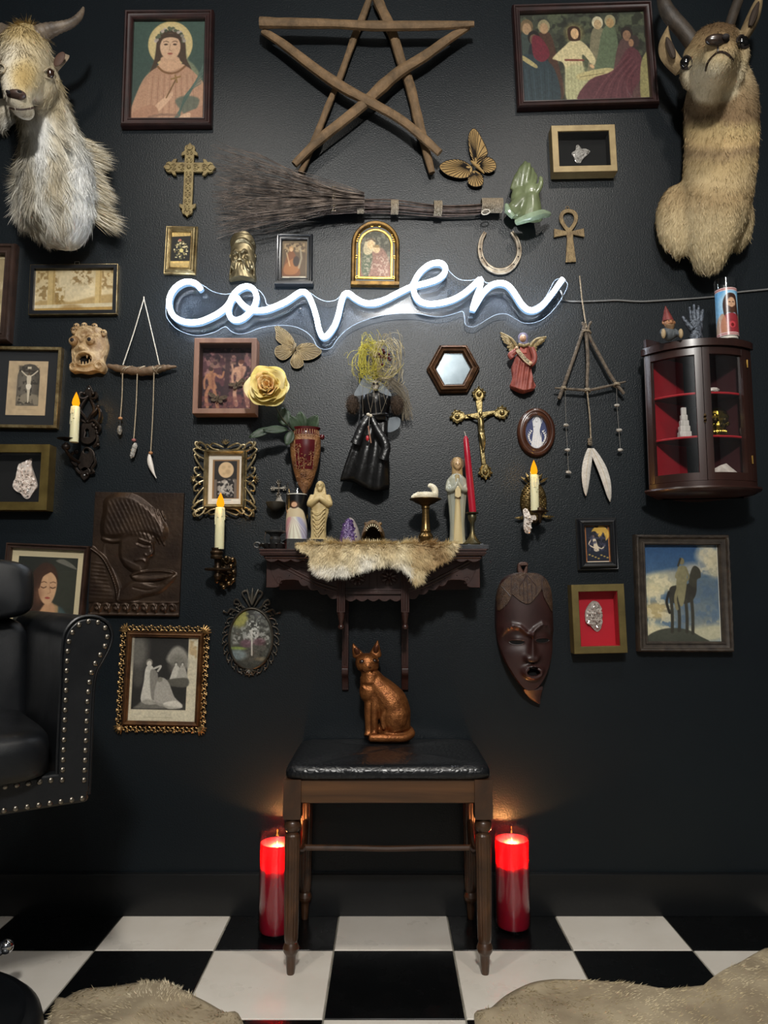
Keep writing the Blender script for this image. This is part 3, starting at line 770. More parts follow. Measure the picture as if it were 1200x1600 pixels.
for f, z in ((0.93,0.555),(0.985,0.562),(1.0,0.58),(1.0,0.61),(0.985,0.628),(0.95,0.639),(0.85,0.645),(0.5,0.65),(0.05,0.652)):
 lp.append([(x * f, -0.06 + y * f, z) for x, y in sq(0.250,0.285,56,7)])
obj('seat_cushion', MB().loft(lp), LEATH, chr_, smooth=180)
lp = []
for f, y in ((0.9,0.03),(0.98,0.038),(1.0,0.055),(1.0,0.16),(0.96,0.19),(0.9,0.2)):
 lp.append([(x * f, y + (z) * 0.16,0.70 + z * f) for x, z in sq(0.262,0.155,56,6)])
obj('backrest', MB().loft(lp[::-1]), LEATH, chr_, smooth=180)
lp = []
for f, y in ((0.86,0.02),(0.96,0.026),(1.0,0.05),(1.0,0.15),(0.95,0.18),(0.88,0.19)):
 lp.append([(x * f, y + (z) * 0.2,0.912 + z * f) for x, z in sq(0.262,0.072,56,5)])
obj('headrest', MB().loft(lp[::-1]), LEATH, chr_, smooth=180)
CHROME = M('chrome', 'c8ccd0', rough=0.12, metal=1.0)
obj('pedestal', MB().lathe([(0.045,0.06),(0.045,0.44),(0.1,0.46),(0.2,0.5),(0.2,0.52)],28, c=(0,-0.03,0)), CHROME, chr_)
BLKM = M('black_enamel', '0b0d10', rough=0.3, rvar=(0.42,10))
bs = obj('base', MB().lathe([(0.30,0.0),(0.305,0.012),(0.30,0.03),(0.285,0.044),(0.27,0.048),(0.262,0.043),(0.255,0.043),(0.12,0.055),(0.06,0.062),(0.05,0.07)],72, c=(0,-0.03,0)), BLKM, chr_, label='round black pedestal base')
il = rot.inverted()
q0 = il @ (Vector((-0.845,-0.47,0.125)) - chr_.location)
obj('foot_lever', MB().tube(spline([(0,-0.03,0.12),(q0.x * .5, q0.y * .5,0.13),(q0.x * 0.9, q0.y * .9,0.115), tuple(q0)],5),0.007,8).ell(tuple(q0),0.016,12,8), CHROME, chr_)

# ------------------------------------------------------------------ hides on the floor
def hide(name, label, outline, seed, cols, lay, n):
 pts = spline(outline, 5, True)
 if sum(pts[i-1][0]*pts[i][1]-pts[i][0]*pts[i-1][1] for i in range(len(pts)))<0: pts = pts[::-1]
 c = Vector((sum(p[0] for p in pts) / len(pts), sum(p[1] for p in pts) / len(pts)))
 m = MB(); N = len(pts); V = []; nr = 14
 def hz(x, y, t): return 0.006 + 0.013 * (mnoise.noise(Vector((x * 6, y * 6, seed))) + 0.5) * min(1,(1 - t) * 6) + 0.002
 V.append((0,0, hz(c.x, c.y, 0)))
 for i in range(1, nr + 1):
  t = i / nr
  for p in pts:
   x, y = c.x + (p[0] - c.x) * t, c.y + (p[1] - c.y) * t; V.append((x - c.x, y - c.y, hz(x, y, t)))
 for p in pts: V.append((p[0] - c.x, p[1] - c.y, 0.001))
 F = [(0,1 + k, 1 + (k + 1) % N) for k in range(N)]
 for i in range(nr):
  for k in range(N): F.append((1 + i * N + k, 1 + (i + 1) * N + k, 1 + (i + 1) * N + (k + 1) % N, 1 + i * N + (k + 1) % N))
 F.append(tuple(1 + nr * N + k for k in range(N)))
 m.add(V, F)
 r = thing(name, label, 'rug', (c.x, c.y, 0.0))
 o = obj('hide', m, M('hide_skin', 'b3a488', rough=0.8, var=('8f8068', 9)), r, smooth=180)
 Vv, T = surface(o); p_, nn = scatter(Vv, T, n, seed, keep=lambda q, nn: (nn[:, 2] > 0.2) * 1.0)
 nn[:, 2] = np.abs(nn[:, 2])
 w = np.stack([lay[0] + 0.6 * np.sin(p_[:, 1] * 9 + p_[:, 0] * 3), lay[1] + 0.6 * np.cos(p_[:, 0] * 8), np.zeros(n)],-1)
 t = np.array([mnoise.noise(Vector((a * 7, b * 7, seed + 3))) for a, b in p_[:, :2]]) * 0.9 + 0.5
 strands('fur', p_, nn, w, 0.017,0.0016, ramp(t, cols), r, seed, lift=0.1, mess=0.16, jit=9, clump=0.12, cell=40)
 return r
gl = [G(a, b)[:2] for a, b in ((84,1577),(100,1566),(130,1551),(180,1546),(215,1540),(240,1538),(262,1541),(290,1555),(322,1571),(350,1587),(378,1600))]
hide('hide_rug', 'pale cream hide rug at the lower left by the chair base', gl + [(-0.20,-0.86),(-0.3,-1.05),(-0.42,-1.12),(-0.54,-1.0),(-0.6,-0.85)],3,[(0, '9c8c70'),(0.5, 'c6b798'),(1, 'dfd4ba')],(-0.6,-0.5),26000)
gr = [G(a, b)[:2] for a, b in ((742,1602),(768,1580),(792,1560),(828,1542),(860,1536),(895,1536),(925,1537),(960,1540),(1000,1545),(1040,1551),(1062,1549),(1098,1545),(1122,1541),(1134,1526),(1152,1511),(1176,1504),(1202,1486))]
hide('hide_rug', 'wide cream tan hide rug at the lower right on the tiles', gr + [(0.98,-0.33),(1.2,-0.5),(1.15,-0.85),(0.8,-1.05),(0.45,-1.05),(0.25,-0.85)],9,[(0, '9f8e6c'),(0.5, 'c9b893'),(1, 'e0d4b6')],(0.8,-0.5),52000)
# ------------------------------------------------------------------ framed pictures
def flatp(w, d, lip=0.012): return [(0,0),(0, d - 0.001),(0.001, d),(w - 0.001, d),(w, d - 0.001),(w, d - lip)]
def ogee(w, d, lip=0.012): return [(0,0),(0,.6 * d),(.06 * w, .85 * d),(.18 * w, d),(.32 * w, .97 * d),(.42 * w, .8 * d),(.5 * w, .76 * d),(.72 * w, .72 * d),(.78 * w, .82 * d),(.9 * w, .82 * d),(w, .66 * d),(w, .66 * d - lip)]
def cove(w, d, lip=0.01): return [(0,0),(0,.5 * d),(.08 * w, .56 * d),(.14 * w, .54 * d),(.2 * w, .62 * d),(.36 * w, .92 * d),(.52 * w, d),(.66 * w, .94 * d),(.72 * w, .8 * d),(.8 * w, .76 * d),(.88 * w, .8 * d),(w, .7 * d),(w, .7 * d - lip)]
MAHF = M('dark_red_frame', '331a18', rough=0.45, var=('1f0f0e', 25,5), coat=0.2)
GOLDM = M('matte_gold_frame', '9a8760', rough=0.5, metal=0.3, var=('877450', 30))
GOLD = M('gold_leaf', 'b0a078', rough=0.4, metal=0.85, var=('6b5736', 26,5,0.7), bump=(140,0.2))
BLKF = M('black_frame', '131519', rough=0.36, coat=0.2)
BRNF = M('brown_frame', '3a2820', rough=0.5, var=('261811', 25,5))
BACK = M('frame_backing', '2a221b', rough=0.9)
def framed(nm, label, out, wpx, prof, d, mat, tilt=0.0, cat='picture', pane=True, depth_in=0.006, cx=None):
 """frame of outer pixel box with a moulding, backing board, optional pane; returns the item"""
 x0, y0, x1, y1 = out
 it = It(nm, (x0 + x1) / 2,(y0 + y1) / 2, d, label, cat, tilt=tilt)
 w = wpx * it.k
 it.add('frame', MB().molding(it.rect(x0, y0, x1, y1), prof(w, d)), mat, smooth=30)
 it.add('backing', MB().box((it.X(x0 + 1),-0.004, it.Z(y1 - 1)),(it.X(x1 - 1),-0.0005, it.Z(y0 + 1))), BACK, smooth=0)
 if pane: it.add('pane', MB().box((it.X(x0 + wpx - 1),-depth_in - 0.0045, it.Z(y1 - wpx + 1)),(it.X(x1 - wpx + 1),-depth_in - 0.0025, it.Z(y0 + wpx - 1))), GLASS, smooth=0)
 return it

# saint with a halo
it = framed('framed_print', 'haloed woman with flower crown and palm branch in a dark red frame', (190,13,331,194),14, ogee, 0.028, MAHF, -0.006)
c = Cv(203,26,320,182,1.5).grad('44584f', '3c4a44')
c.ell(262,62,35,36, 'c8b27c', soft=1.5); c.ell(262,62,33,34, 'cdb987', soft=3)
c.poly([(240,60),(237,90),(228,108),(215,130),(206,160),(210,175),(235,120)], '6f7a62', 3,.7)
c.poly([(286,60),(290,85),(300,95),(312,115),(310,130),(290,105)], '8d8f70', 3,.7)
c.poly([(241,55),(247,44),(262,40),(277,44),(285,58),(288,85),(296,102),(285,104),(278,88),(246,88),(240,103),(230,110),(238,84)], '4b3c30', 1.5)
c.poly([(203,165),(213,135),(225,112),(246,97),(262,104),(284,96),(302,108),(318,130),(321,183),(203,183)], 'b08a70', 1.5)
for i in range(16): c.line([(232 + i * 4.4,108 + abs(8 - i) * .6),(228 + i * 5,180)],1.1, '8c6654' if i % 2 else 'c39f84', 1.2,.6)
c.poly([(247,90),(250,82),(274,82),(279,92),(285,96),(262,105),(244,98)], 'c9a384', 1.5)
c.line([(243,97),(252,105),(264,108),(276,105),(286,97)],3, '7d5a3c', 1, smooth=True)
c.ell(262,66,16,21, 'cda98a', soft=1.5); c.ell(256,62,10,14, 'd6b697', soft=5, al=.6)
c.poly([(245,64),(247,48),(262,45),(277,48),(279,64),(274,54),(262,51),(250,54)], '4b3c30', 1.2)
for x in (255,269): c.ell(x, 62.5,3,1.4, '4a382e', soft=.8); c.line([(x - 4,58.5),(x, 57),(x + 4,58.5)],1, '5b4436', .8)
c.line([(262,62),(260.5,71),(264,72)],.9, '9d7860', .8); c.ell(262,77,4,1.5, '9c5a4c', soft=.8)
rs = random.Random(4)
for i in range(26):
 a = PI * (1.02 + .96 * i / 25); x, y = 262 + 22 * math.cos(a) + rs.uniform(-2,2),60 + 22 * math.sin(a) + rs.uniform(-2,2)
 c.ell(x, y, 2.8,2.5, rs.choice(['a59a90', '8b8478', '5e6450', 'b8aaa0', '4c5344']), soft=.9)
for i in range(14): c.line([(318 - i * .5,85 + i * 3),(300 - i, 130 + i),(270 + i * .7,180)],1.2, '3f5650' if i % 2 else '66776a', 1,.8, True)
c.poly([(283,168),(272,150),(290,143),(310,150),(296,178)], '44584f', 3,.7)
c.poly([(240,160),(252,148),(262,140),(268,137),(266,146),(256,158),(245,168)], 'cba78a', 1.2)
c.line([(258,146),(272,118)],2, '6d5234', 1); c.line([(265,117),(279,113)],2.4, '8a6c42', 1); c.line([(271,111),(274,122)],2.4, '8a6c42', 1)
c.poly([(203,172),(222,160),(240,158),(245,170),(222,180),(203,183)], 'a67e66', 1.5); c.poly([(276,182),(288,170),(305,163),(320,158),(321,183)], 'a67e66', 1.5)
c.poly([(276,181),(284,172),(296,170),(294,180),(284,183)], 'cba78a', 1.2)
c.line([(232,176),(250,172),(276,173)],4, '7d6152', 2,.7); c.noise(.09,2.0,5)
c.put('print', it, 203,26,320,182,0.007)

# teacher among elders
it = framed('framed_print', 'youth in white robe speaking among robed elders in a dark frame', (805,2,1026,163),12, ogee, 0.028, MAHF, -0.032)
c = Cv(816,13,1015,152,1.5).grad('3d4236', '332f28')
c.blot('596048', 14,.5,.7, seed=3); c.blot('262820', 9,.58,.8, seed=8)
for x, y, h, rb, sk, hr, l in ((828,24,130, '3b4540', 'a08464', '6b5a40', 0),(855,25,120, '4a3226', 'a98a68', '8f8666', 0),(838,42,120, '22272a', '6a5442', '1c1815', .1),(940,22,110, '7d775e', 'b39a74', 'c9c0a0', 0),(960,20,110, '5f6b52', 'a5895f', '98906f', -.1),(985,40,120, '59423f', '8a6a52', '2c2420', -.1)):
 c.person(x, y, h, rb, sk, hr, l, .2)
c.poly([(818,75),(845,80),(868,100),(872,152),(816,152),(816,90)], '2d3b40', 2); c.poly([(836,48),(850,50),(862,75),(850,88),(836,78)], '6a2430', 1.5)
c.poly([(818,76),(840,92),(838,97),(816,82)], 'a89a6c', 1)
for i in range(8): c.line([(822 + i * 6,100),(826 + i * 5,150)],1.3, '1d2a30' if i % 2 else '41525a', 1.2,.6)
c.ell(902,44,15,15, 'b0a064', soft=8, al=.5)
c.poly([(886,64),(897,56),(910,56),(922,66),(933,86),(928,95),(914,78),(913,95),(920,148),(885,150),(884,96),(872,86),(866,82)], 'cabd92', 1.4)
for i in range(6): c.line([(889 + i * 5,90),(887 + i * 6,148)],1.2, '93895f', 1.2,.7)
c.poly([(886,100),(919,100),(921,150),(884,150)], '9aa07a', 5,.5); c.line([(886,86),(914,87)],3, '7a3f36', 1)
c.poly([(892,48),(893,36),(902,33),(911,37),(912,50),(909,56),(895,56)], '3a2418', 1.2); c.ell(903,45,6.3,8.5, 'd2ad82', soft=1)
c.ell(927,97,4,2.5, 'd2ad82', rot=40)
c.poly([(905,108),(950,100),(962,106),(940,116),(906,118)], 'b8ac7c', 1.2); c.line([(908,113),(945,108)],1, '6a6240', .8)
c.poly([(902,152),(922,118),(960,104),(985,70),(1003,78),(1006,110),(990,135),(975,152)], '5a3439', 1.6)
for i in range(8): c.line([(925 + i * 9,150),(945 + i * 6,120),(985 + i * 2,80 + i * 3)],1.5, '432429' if i % 2 else '76494c', 1.4,.6, True)
c.poly([(1000,150),(1003,100),(1011,80),(1015,84),(1013,150)], '8b8458', 1.2); c.ell(996,60,8,10, '3a2f2c', soft=1.2); c.ell(991,62,4,6, '9b7658', soft=1.2)
c.noise(.16,2.2,3); c.put('print', it, 816,13,1015,152,0.007)

# quartz in a matte gold shadow box, upper right
def shadowbox(nm, label, out, wpx, d, mat, tilt, back, inset=None, lining=None):
 x0, y0, x1, y1 = out; it = It(nm, (x0 + x1) / 2,(y0 + y1) / 2, d, label, 'frame', tilt=tilt); w = wpx * it.k
 it.add('frame', MB().molding(it.rect(*out),[(0,0),(0, d - .001),(.001, d),(w - .001, d),(w, d - .001),(w, .001)]), mat, smooth=30)
 it.add('backing', MB().box((it.X(x0 + 2),-0.005, it.Z(y1 - 2)),(it.X(x1 - 2),-0.0005, it.Z(y0 + 2))), back, smooth=0)
 if lining:
  m = MB().molding([(a, b) for a, b in it.rect(x0 + wpx, y0 + wpx, x1 - wpx, y1 - wpx)],[(0.0, d - .004),(.0012, d - .004),(.0012,.005)]); it.add('lining', m, lining, smooth=20)
 it.add('pane', MB().box((it.X(x0 + wpx - 2),-d + 0.004, it.Z(y1 - wpx + 2)),(it.X(x1 - wpx + 2),-d + 0.006, it.Z(y0 + wpx - 2))), GLASS, smooth=0)
 return it
def rock(cx, rx, ry, rz, seed, n=120, amp=0.35, sharp=True):
 """faceted crystal lump"""
 m = MB(); rs = np.random.RandomState(seed); pts = []
 for i in range(n):
  z = 1 - 2 * (i + .5) / n; a = i * 2.39996; s_ = math.sqrt(1 - z * z)
  k = 1 - amp * rs.rand(); pts.append((cx[0] + rx * s_ * math.cos(a) * k, cx[1] + ry * s_ * math.sin(a) * k, cx[2] + rz * z * k))
 import bmesh
 bm = bmesh.new(); [bm.verts.new(p) for p in pts]; bmesh.ops.convex_hull(bm, input=bm.verts)
 me = bpy.data.meshes.new('t'); bm.to_mesh(me); bm.free(); m.mesh(me); bpy.data.meshes.remove(me); return m
def cluster(outline, it, dep, seed, thick=0.02, npts=26, size=0.006):
 """mineral lump: relief of an outline with crystal points grown on it"""
 ol = spline(outline, 4, True); pl = it.l(ol); cx = sum(p[0] for p in pl) / len(pl); cz = sum(p[1] for p in pl) / len(pl)
 ext = max(math.hypot(p[0] - cx, p[1] - cz) for p in pl)
 def h(x, z):
  q = min(1, math.hypot(x - cx, z - cz) / ext)
  return dep + thick * (1 - q * q) * (.65 + .6 * abs(mnoise.noise(Vector((x * 90, z * 90, seed))))) + thick * .25 * mnoise.noise(Vector((x * 260, z * 260, seed)))
 m = MB().star(pl, (cx, cz), h, 9, dep)
 rs = random.Random(seed)
 for i in range(npts):
  k = rs.randrange(len(pl)); t = rs.random() ** .6 * .85; x, z = cx + (pl[k][0] - cx) * t, cz + (pl[k][1] - cz) * t
  d0 = Vector((rs.uniform(-.8,.8),-1, rs.uniform(-.8,.8))).normalized(); L_ = size * rs.uniform(.6,1.5); r = size * rs.uniform(.25,.45)
  b = Vector((x, -h(x, z) + r, z)); m.tube([b, b + d0 * L_, b + d0 * (L_ + r * 1.4)],[r, r * .9, r * .05],6)
 return m
QTZ = M('quartz', 'e6ded6', rough=0.22, var=('c8bcb2', 60), sss=(0.35,(1,.9,.8),.006), spec=.6)
QTZC = M('clear_quartz', 'c9c6c0', rough=0.15, var=('9d9a94', 70), trans=0.15)
it = shadowbox('shadow_box', 'matte gold shadow box holding a small quartz on black, right of star', (863,195,963,268),10,0.04, GOLDM, -0.022, M('black_velvet', '060708', rough=0.95), lining=M('black_lining', '0a0b0d', rough=.9))
def mineral(it, outline, dep, seed, label, mat=QTZ, th=0.02, npts=26, size=.006, nm='quartz_crystal'):
 o = obj(nm, cluster(outline, it, dep, seed, th, npts, size), mat, None, smooth=20); o.matrix_world = it.root.matrix_world.copy() if False else Matrix.Translation(it.root.location) @ Matrix.Rotation(it.root.rotation_euler.y, 4, 'Y')
 return tag(o, label, 'crystal')
mineral(it, [(897,230),(903,226),(905,218),(909,217),(911,224),(920,224),(927,226),(922,233),(914,240),(910,245),(903,243),(900,236)],0.005,3, 'small grey quartz chunk in the gold box right of the star', QTZC, .014,10,.005)

# small gold frame with flowers
it = framed('framed_print', 'small gold frame with a dark flower bouquet print, above the letter c', (256,351,306,426),10, cove, 0.02, GOLD, 0.02, pane=False)
c = Cv(264,358,298,418,2.6, 'b99c5e').noise(.2,2,2); c.poly([(266,368),(296,366),(296,405),(266,406)], '14130f', .6, smooth=False)
rs = random.Random(2)
for i in range(70):
 a, q = rs.uniform(0,6.28), rs.random() ** .5; c.ell(281 + 11 * q * math.cos(a),388 + 15 * q * math.sin(a), rs.uniform(.8,1.9), rs.uniform(.7,1.6), rs.choice(['8c8157', 'b8ab7c', '5d5a3c', 'cdbf92', '6e6040', '38382a']), soft=.6)
c.ell(279,373,2.4,1.8, 'b06a58'); c.ell(282,389,3,3, 'c9bb78'); c.line([(266,411),(296,410)],4, 'a08a5a', 2,.6)
c.put('print', it, 264,358,298,418,0.010)

# tarot-size card in a black frame, above the sign
it = framed('framed_card', 'small black frame with a seated woman card, above the letter o', (431,364,488,441),9, ogee, 0.022, BLKF, 0.0, cat='picture')
it.add('ledge', MB().box((it.X(429),-0.026, it.Z(444)),(it.X(490),-0.001, it.Z(440))), BLKF, bevel=.001)
c = Cv(439,372,479,433,2.4, '8d7a5c').noise(.12,3,3)
c.poly([(441,375),(477,375),(477,428),(441,428)], '5d4a35', .8, smooth=False); c.blot('b59b72', 4,.52,.8,(441,375,477,392,3),6)
c.person(454,383,44, '7a4a2a', 'd0ab80', 'b58a5a', 0,.3); c.poly([(445,410),(460,400),(468,412),(460,425),(444,424)], '9a6438', 1.2)
c.ell(462,405,5,8, '3a2a22', soft=1.5); c.line([(468,385),(470,400),(466,415)],3, 'a39880', 1.5,.8); c.line([(447,392),(452,412)],2, 'cfae80', 1,.7)
c.poly([(441,428.5),(477,428.5),(477,432),(441,432)], 'd8d2c0', .6, smooth=False); c.line([(452,430.3),(468,430.3)],.7, '7a7468', .5)
c.put('card', it, 439,372,479,433,0.007)

# landscape
it = framed('framed_print', 'wide sepia landscape with columns and hanging leaves in a thin black frame', (46,413,182,490),6, flatp, 0.018, BLKF, -0.010)
it.add('gilt_edge', MB().molding(it.rect(45.4,412.4,182.6,490.6),[(0,0.0),(0,.0165),(.0012,.017),(.0012,0)]), GOLD)
c = Cv(51,417,176,486,1.7).grad('b59f70', 'd4c29a', 0,.5); c.ell(115,440,45,25, 'dccdaa', soft=20, al=.8)
c.poly([(51,470),(80,466),(110,469),(140,462),(176,458),(176,474),(51,478)], 'a88c58', 3,.8)
c.blot('8a6e40', 5,.55,.75,(51,417,90,470,5),4); c.blot('84683c', 5,.5,.8,(105,413,145,445,8),9); c.blot('8a6f42', 5,.5,.8,(148,413,178,452,6),12); c.blot('94763f', 4,.5,.8,(82,445,100,484,4),15)
for x0, x1 in ((72,83),(146,156)): c.poly([(x0,417),(x1,417),(x1,478),(x0,478)], 'c7ae78', 1.2, smooth=False); c.line([(x1 - 2,417),(x1 - 2,478)],2.5, 'a38650', 1.5,.7)
c.poly([(51,474),(176,471),(176,477),(51,479)], 'cfc6ac', 1.2,.8, False); c.poly([(51,479),(176,477),(176,486),(51,486)], 'a98748', 1.2,.9, False)
c.ell(110,478,16,5, '8e6b34', soft=3, al=.6); c.noise(.07,3,8); c.put('print', it, 51,417,176,486,0.006)
it.add('hanger', MB().tube([it.q(112,412,.004), it.q(112,406,.004), it.q(119,405.5,.004), it.q(120,412,.004)],.0009,5), M('steel', 'b8bcc0', rough=.3, metal=1))

# frame cut by the left edge
it = framed('framed_print', 'wide brown wooden frame cut off at the left edge of the wall', (-92,378,18,532),17, ogee, 0.03, BRNF, 0.012)
c = Cv(-78,395,4,517,.6, 'b3a483').noise(.12,6,3); c.blot('8a7a58', 14,.5,.6, seed=4); c.put('print', it, -78,394,4,518,0.006)

# crucifixion print on black mat
it = framed('framed_print', 'old crucifixion print on a black mat in a thin gold frame', (-47,541,92,668),5, flatp, 0.02, GOLD, 0.016)
it.add('mat_board', MB().box((it.X(-45),-0.0062, it.Z(666)),(it.X(90),-0.004, it.Z(543))), M('black_mat', '121519', rough=.8), smooth=0)
c = Cv(8,562,70,647,2.2, 'b8a384').noise(.08,8,2); c.poly([(23,632),(23,585),(26,574),(33,568),(41,566.5),(49,568),(56,574),(58,585),(58,632)], '4c473f', .8, smooth=False)
c.ell(36,600,14,26, '7d766a', soft=12, al=.6); c.poly([(24,618),(40,612),(58,616),(58,631),(24,631)], '8d8371', 2,.8, False); c.blot('2f2b26', 5,.58,.7,(23,568,58,632,3),6)
c.line([(41,571),(41,628)],2.4, '3a332a', .8); c.line([(28,578),(56,578)],2.4, '3a332a', .8)
c.line([(29,578),(38,585.5),(45,585),(54,577.5)],1.9, 'cbc0ab', .9, smooth=True); c.ell(41,583.5,2.3,2.9, '5a4c3c'); c.poly([(38,586),(44.5,586),(44,600),(43.5,612),(42.5,626),(40.5,626),(39.5,612),(38.5,600)], 'c8bda8', .9); c.poly([(37.5,599),(45,599),(44,606),(38.5,606)], 'ddd5c4', .9)
c.poly([(38,571),(44,571),(44,574.5),(38,574.5)], 'c9bea6', .6, smooth=False); c.line([(28,638),(52,638)],.8, '9a866a', .8,.6)
c.put('print', it, 8,562,70,647,0.0075)
# quartz shadow box at the left edge
it = shadowbox('shadow_box', 'gold shadow box with a large white quartz, at the left edge', (-42,694,75,797),13,0.045, M('brushed_gold', '8f7c48', rough=.38, metal=.8, var=('6f5e34', 20)),0.004, M('black_velvet', '060708'), lining=M('black_lining', '0a0b0d', rough=.9))
mineral(it, [(18,724),(26,719),(33,714),(38,713),(39,724),(43,735),(48,748),(50,758),(44,768),(38,776),(31,776),(26,769),(20,766),(13,760),(13,752),(17,741)],0.006,5, 'large rough white quartz cluster in the gold box by the armchair', M('white_quartz', 'efe2d8', rough=.3, var=('d8c6ba', 45), sss=(.4,(1,.8,.7),.008)),.017,46,.006)

# garden scene in a wooden box frame with pinned moths
it = shadowbox('shadow_box', 'rosy wooden box frame with a reddish forest print and pinned moths', (302,528,400,646),8,0.05, M('rosy_wood', '8f6a57', rough=.5, var=('6e4c3d', 18,5), stretch=(1,1,.3)),0.0, BACK, lining=M('rosy_wood_dark', '4a332b', rough=.6))
c = Cv(310,536,393,640,1.9).grad('4d2f38', '5c3338'); c.blot('8f6464', 9,.52,.9,(310,536,393,590,4),3); c.blot('2c1a22', 8,.55,.9, seed=8); c.blot('b08a74', 10,.6,.6,(310,545,393,600,6),14)
c.line([(351,536),(350,580),(346,640)],8, '3a2328', 3,.9, True); c.blot('38222a', 5,.5,.8,(325,530,393,556,6),21)
def nude(x, y, s, f, col, dk, hair):
 c.poly([(x - 8 * s, y + 12 * s),(x + 7 * s, y + 10 * s),(x + 6 * s, y + 24 * s),(x + 8 * s * f + 2, y + 38 * s),(x - 6 * s + 3 * f, y + 38 * s),(x - 6 * s, y + 24 * s)], col, 2.2,.9)
 for pts, w in (([(x - 4 * s, y + 36 * s),(x - 9 * s, y + 52 * s),(x - 6 * s, y + 72 * s)],6 * s),([(x + 4 * s, y + 36 * s),(x + 9 * s, y + 54 * s),(x + 13 * s, y + 74 * s)],6 * s),([(x - 8 * s, y + 13 * s),(x - 13 * s, y + 24 * s),(x - 12 * s, y + 38 * s)],4 * s),([(x + 7 * s, y + 12 * s),(x + 14 * s * f + 4, y + 18 * s),(x + 18 * s * f + 4, y + 8 * s)],3.6 * s)): c.line(pts, w, col, 2,.9, True)
 c.line([(x + 2 * s, y + 14 * s),(x + 3 * s, y + 36 * s)],4 * s, dk, 4,.5, True); c.ell(x, y + 5 * s, 4 * s, 5 * s, col, soft=1.4); c.ell(x - f, y + 2.6 * s, 4.6 * s, 3.6 * s, hair, soft=1.6)
nude(325,568,.86,1, 'b07a58', '70423a', '3e2622'); nude(371,556,.98,-1, 'c89a7e', '8a5648', '6a3e34')
c.blot('7c4a44', 6,.52,.7,(310,612,393,642,4),31); c.noise(.12,2.5,9); c.put('print', it, 310,536,393,640,0.0065)
MOTH = M('moth_wing', '6e5c48', rough=.8, var=('3c3026', 220,5), bump=(400,.3))
def moth(it, cx, cy, s, rotd, label, dep=.011):
 m = MB()
 for sx in (-1,1):
  for (w, l, a, bk) in ((.55,1.0,12,0),(.5,.66,-38,.0015)):
   ol = [(0,0),(.35,.28),(.85,.32),(1,.12),(.9,-.12),(.6,-.26),(.25,-.2)]
   V = []; ca, sa = math.cos(R(a)), math.sin(R(a))
   P2 = [(sx * (x * l * ca - y * w * 1.3 * sa), x * l * sa + y * w * 1.3 * ca) for x, y in spline(ol, 3, True)]
   n = len(P2); V = [(x * s, -dep - abs(x) * s * .25 + bk, z * s) for x, z in P2] + [(x * s, -dep - abs(x) * s * .25 + bk + .0008, z * s) for x, z in P2]
   m.add(V, [tuple(range(n)), tuple(range(2 * n - 1, n - 1,-1))] + [(i, (i + 1) % n, n + (i + 1) % n, n + i) for i in range(n)])
 o = thing('moth', label, 'moth', it.root.location + Vector((it.X(cx),0, it.Z(cy))), 'pinned moths'); o.rotation_euler = (0, R(rotd),0)
 obj('wing', m, MOTH, o, smooth=30); obj('body', MB().tube([(0,-dep - .001,-s * .42),(0,-dep - .002,-s * .1),(0,-dep - .0025, s * .2),(0,-dep - .002, s * .34)],[s * .05, s * .11, s * .12, s * .05],8), MOTH, o)
moth(it, 336.5,617,.031,12, 'brown moth pinned at the lower left of the forest print', .014); moth(it, 367,595,.026,-22, 'brown moth pinned at the middle of the forest print', .014); moth(it, 384,588,.021,-35, 'smallest brown moth pinned at the right of the forest print', .014)

# lady behind the armchair
it = framed('framed_print', 'dark portrait of a woman looking down, cream mat, partly behind the armchair', (0,850,131,1012),8, ogee, 0.025, BRNF, 0.045)
it.add('mat_board', MB().box((it.X(4),-0.0062, it.Z(1008)),(it.X(127),-0.004, it.Z(854))), M('cream_mat', 'c9bb98', rough=.85), smooth=0)
c = Cv(19,870,113,995,1.5).grad('262823', '30302a'); c.ell(90,920,30,50, '3e4136', soft=30, al=.6)
c.poly([(38,990),(44,960),(60,945),(85,945),(100,965),(108,996),(36,996)], 'a98a62', 3,.95); c.poly([(88,948),(104,962),(112,996),(98,996)], '3e5052', 3,.9)
c.poly([(52,950),(60,938),(76,940),(84,952),(78,966),(56,968)], 'bd926e', 3)
c.poly([(40,930),(42,900),(58,880),(76,884),(84,905),(80,925),(66,945),(52,965),(38,960)], '3c281e', 2.5); c.poly([(54,912),(60,898),(72,894),(82,906),(82,926),(76,942),(66,944),(57,932)], 'c79f7b', 1.8)
c.poly([(50,918),(56,896),(68,888),(72,893),(60,902),(56,920)], '432c20', 1.4); c.line([(67,885),(80,896)],3, '432c20', 1.2)
for x in (62.5,77): c.line([(x - 4,917.5),(x, 919),(x + 4,917)],1.5, '4a2c20', .9, smooth=True); c.line([(x - 5,911),(x, 909),(x + 4,910.5)],1.1, '5a3a2a', .9)
c.line([(71,913),(74,926),(70,928)],1, '9a6c50', .9,.8); c.ell(70,934.5,4,1.7, '98463e', soft=.9); c.ell(56,930,6,12, '8a6048', soft=7, al=.5)
for i in range(9): c.line([(48 + i * 6,958 + (i % 3) * 4),(44 + i * 7,995)],1.6, '866542' if i % 2 else 'c4a578', 1.5,.6)
c.poly([(78,876),(90,873),(104,880),(112,888),(98,884)], '77746a', 1.5,.8); c.noise(.06,4,2)
c.put('print', it, 19,870,113,995,0.0075)

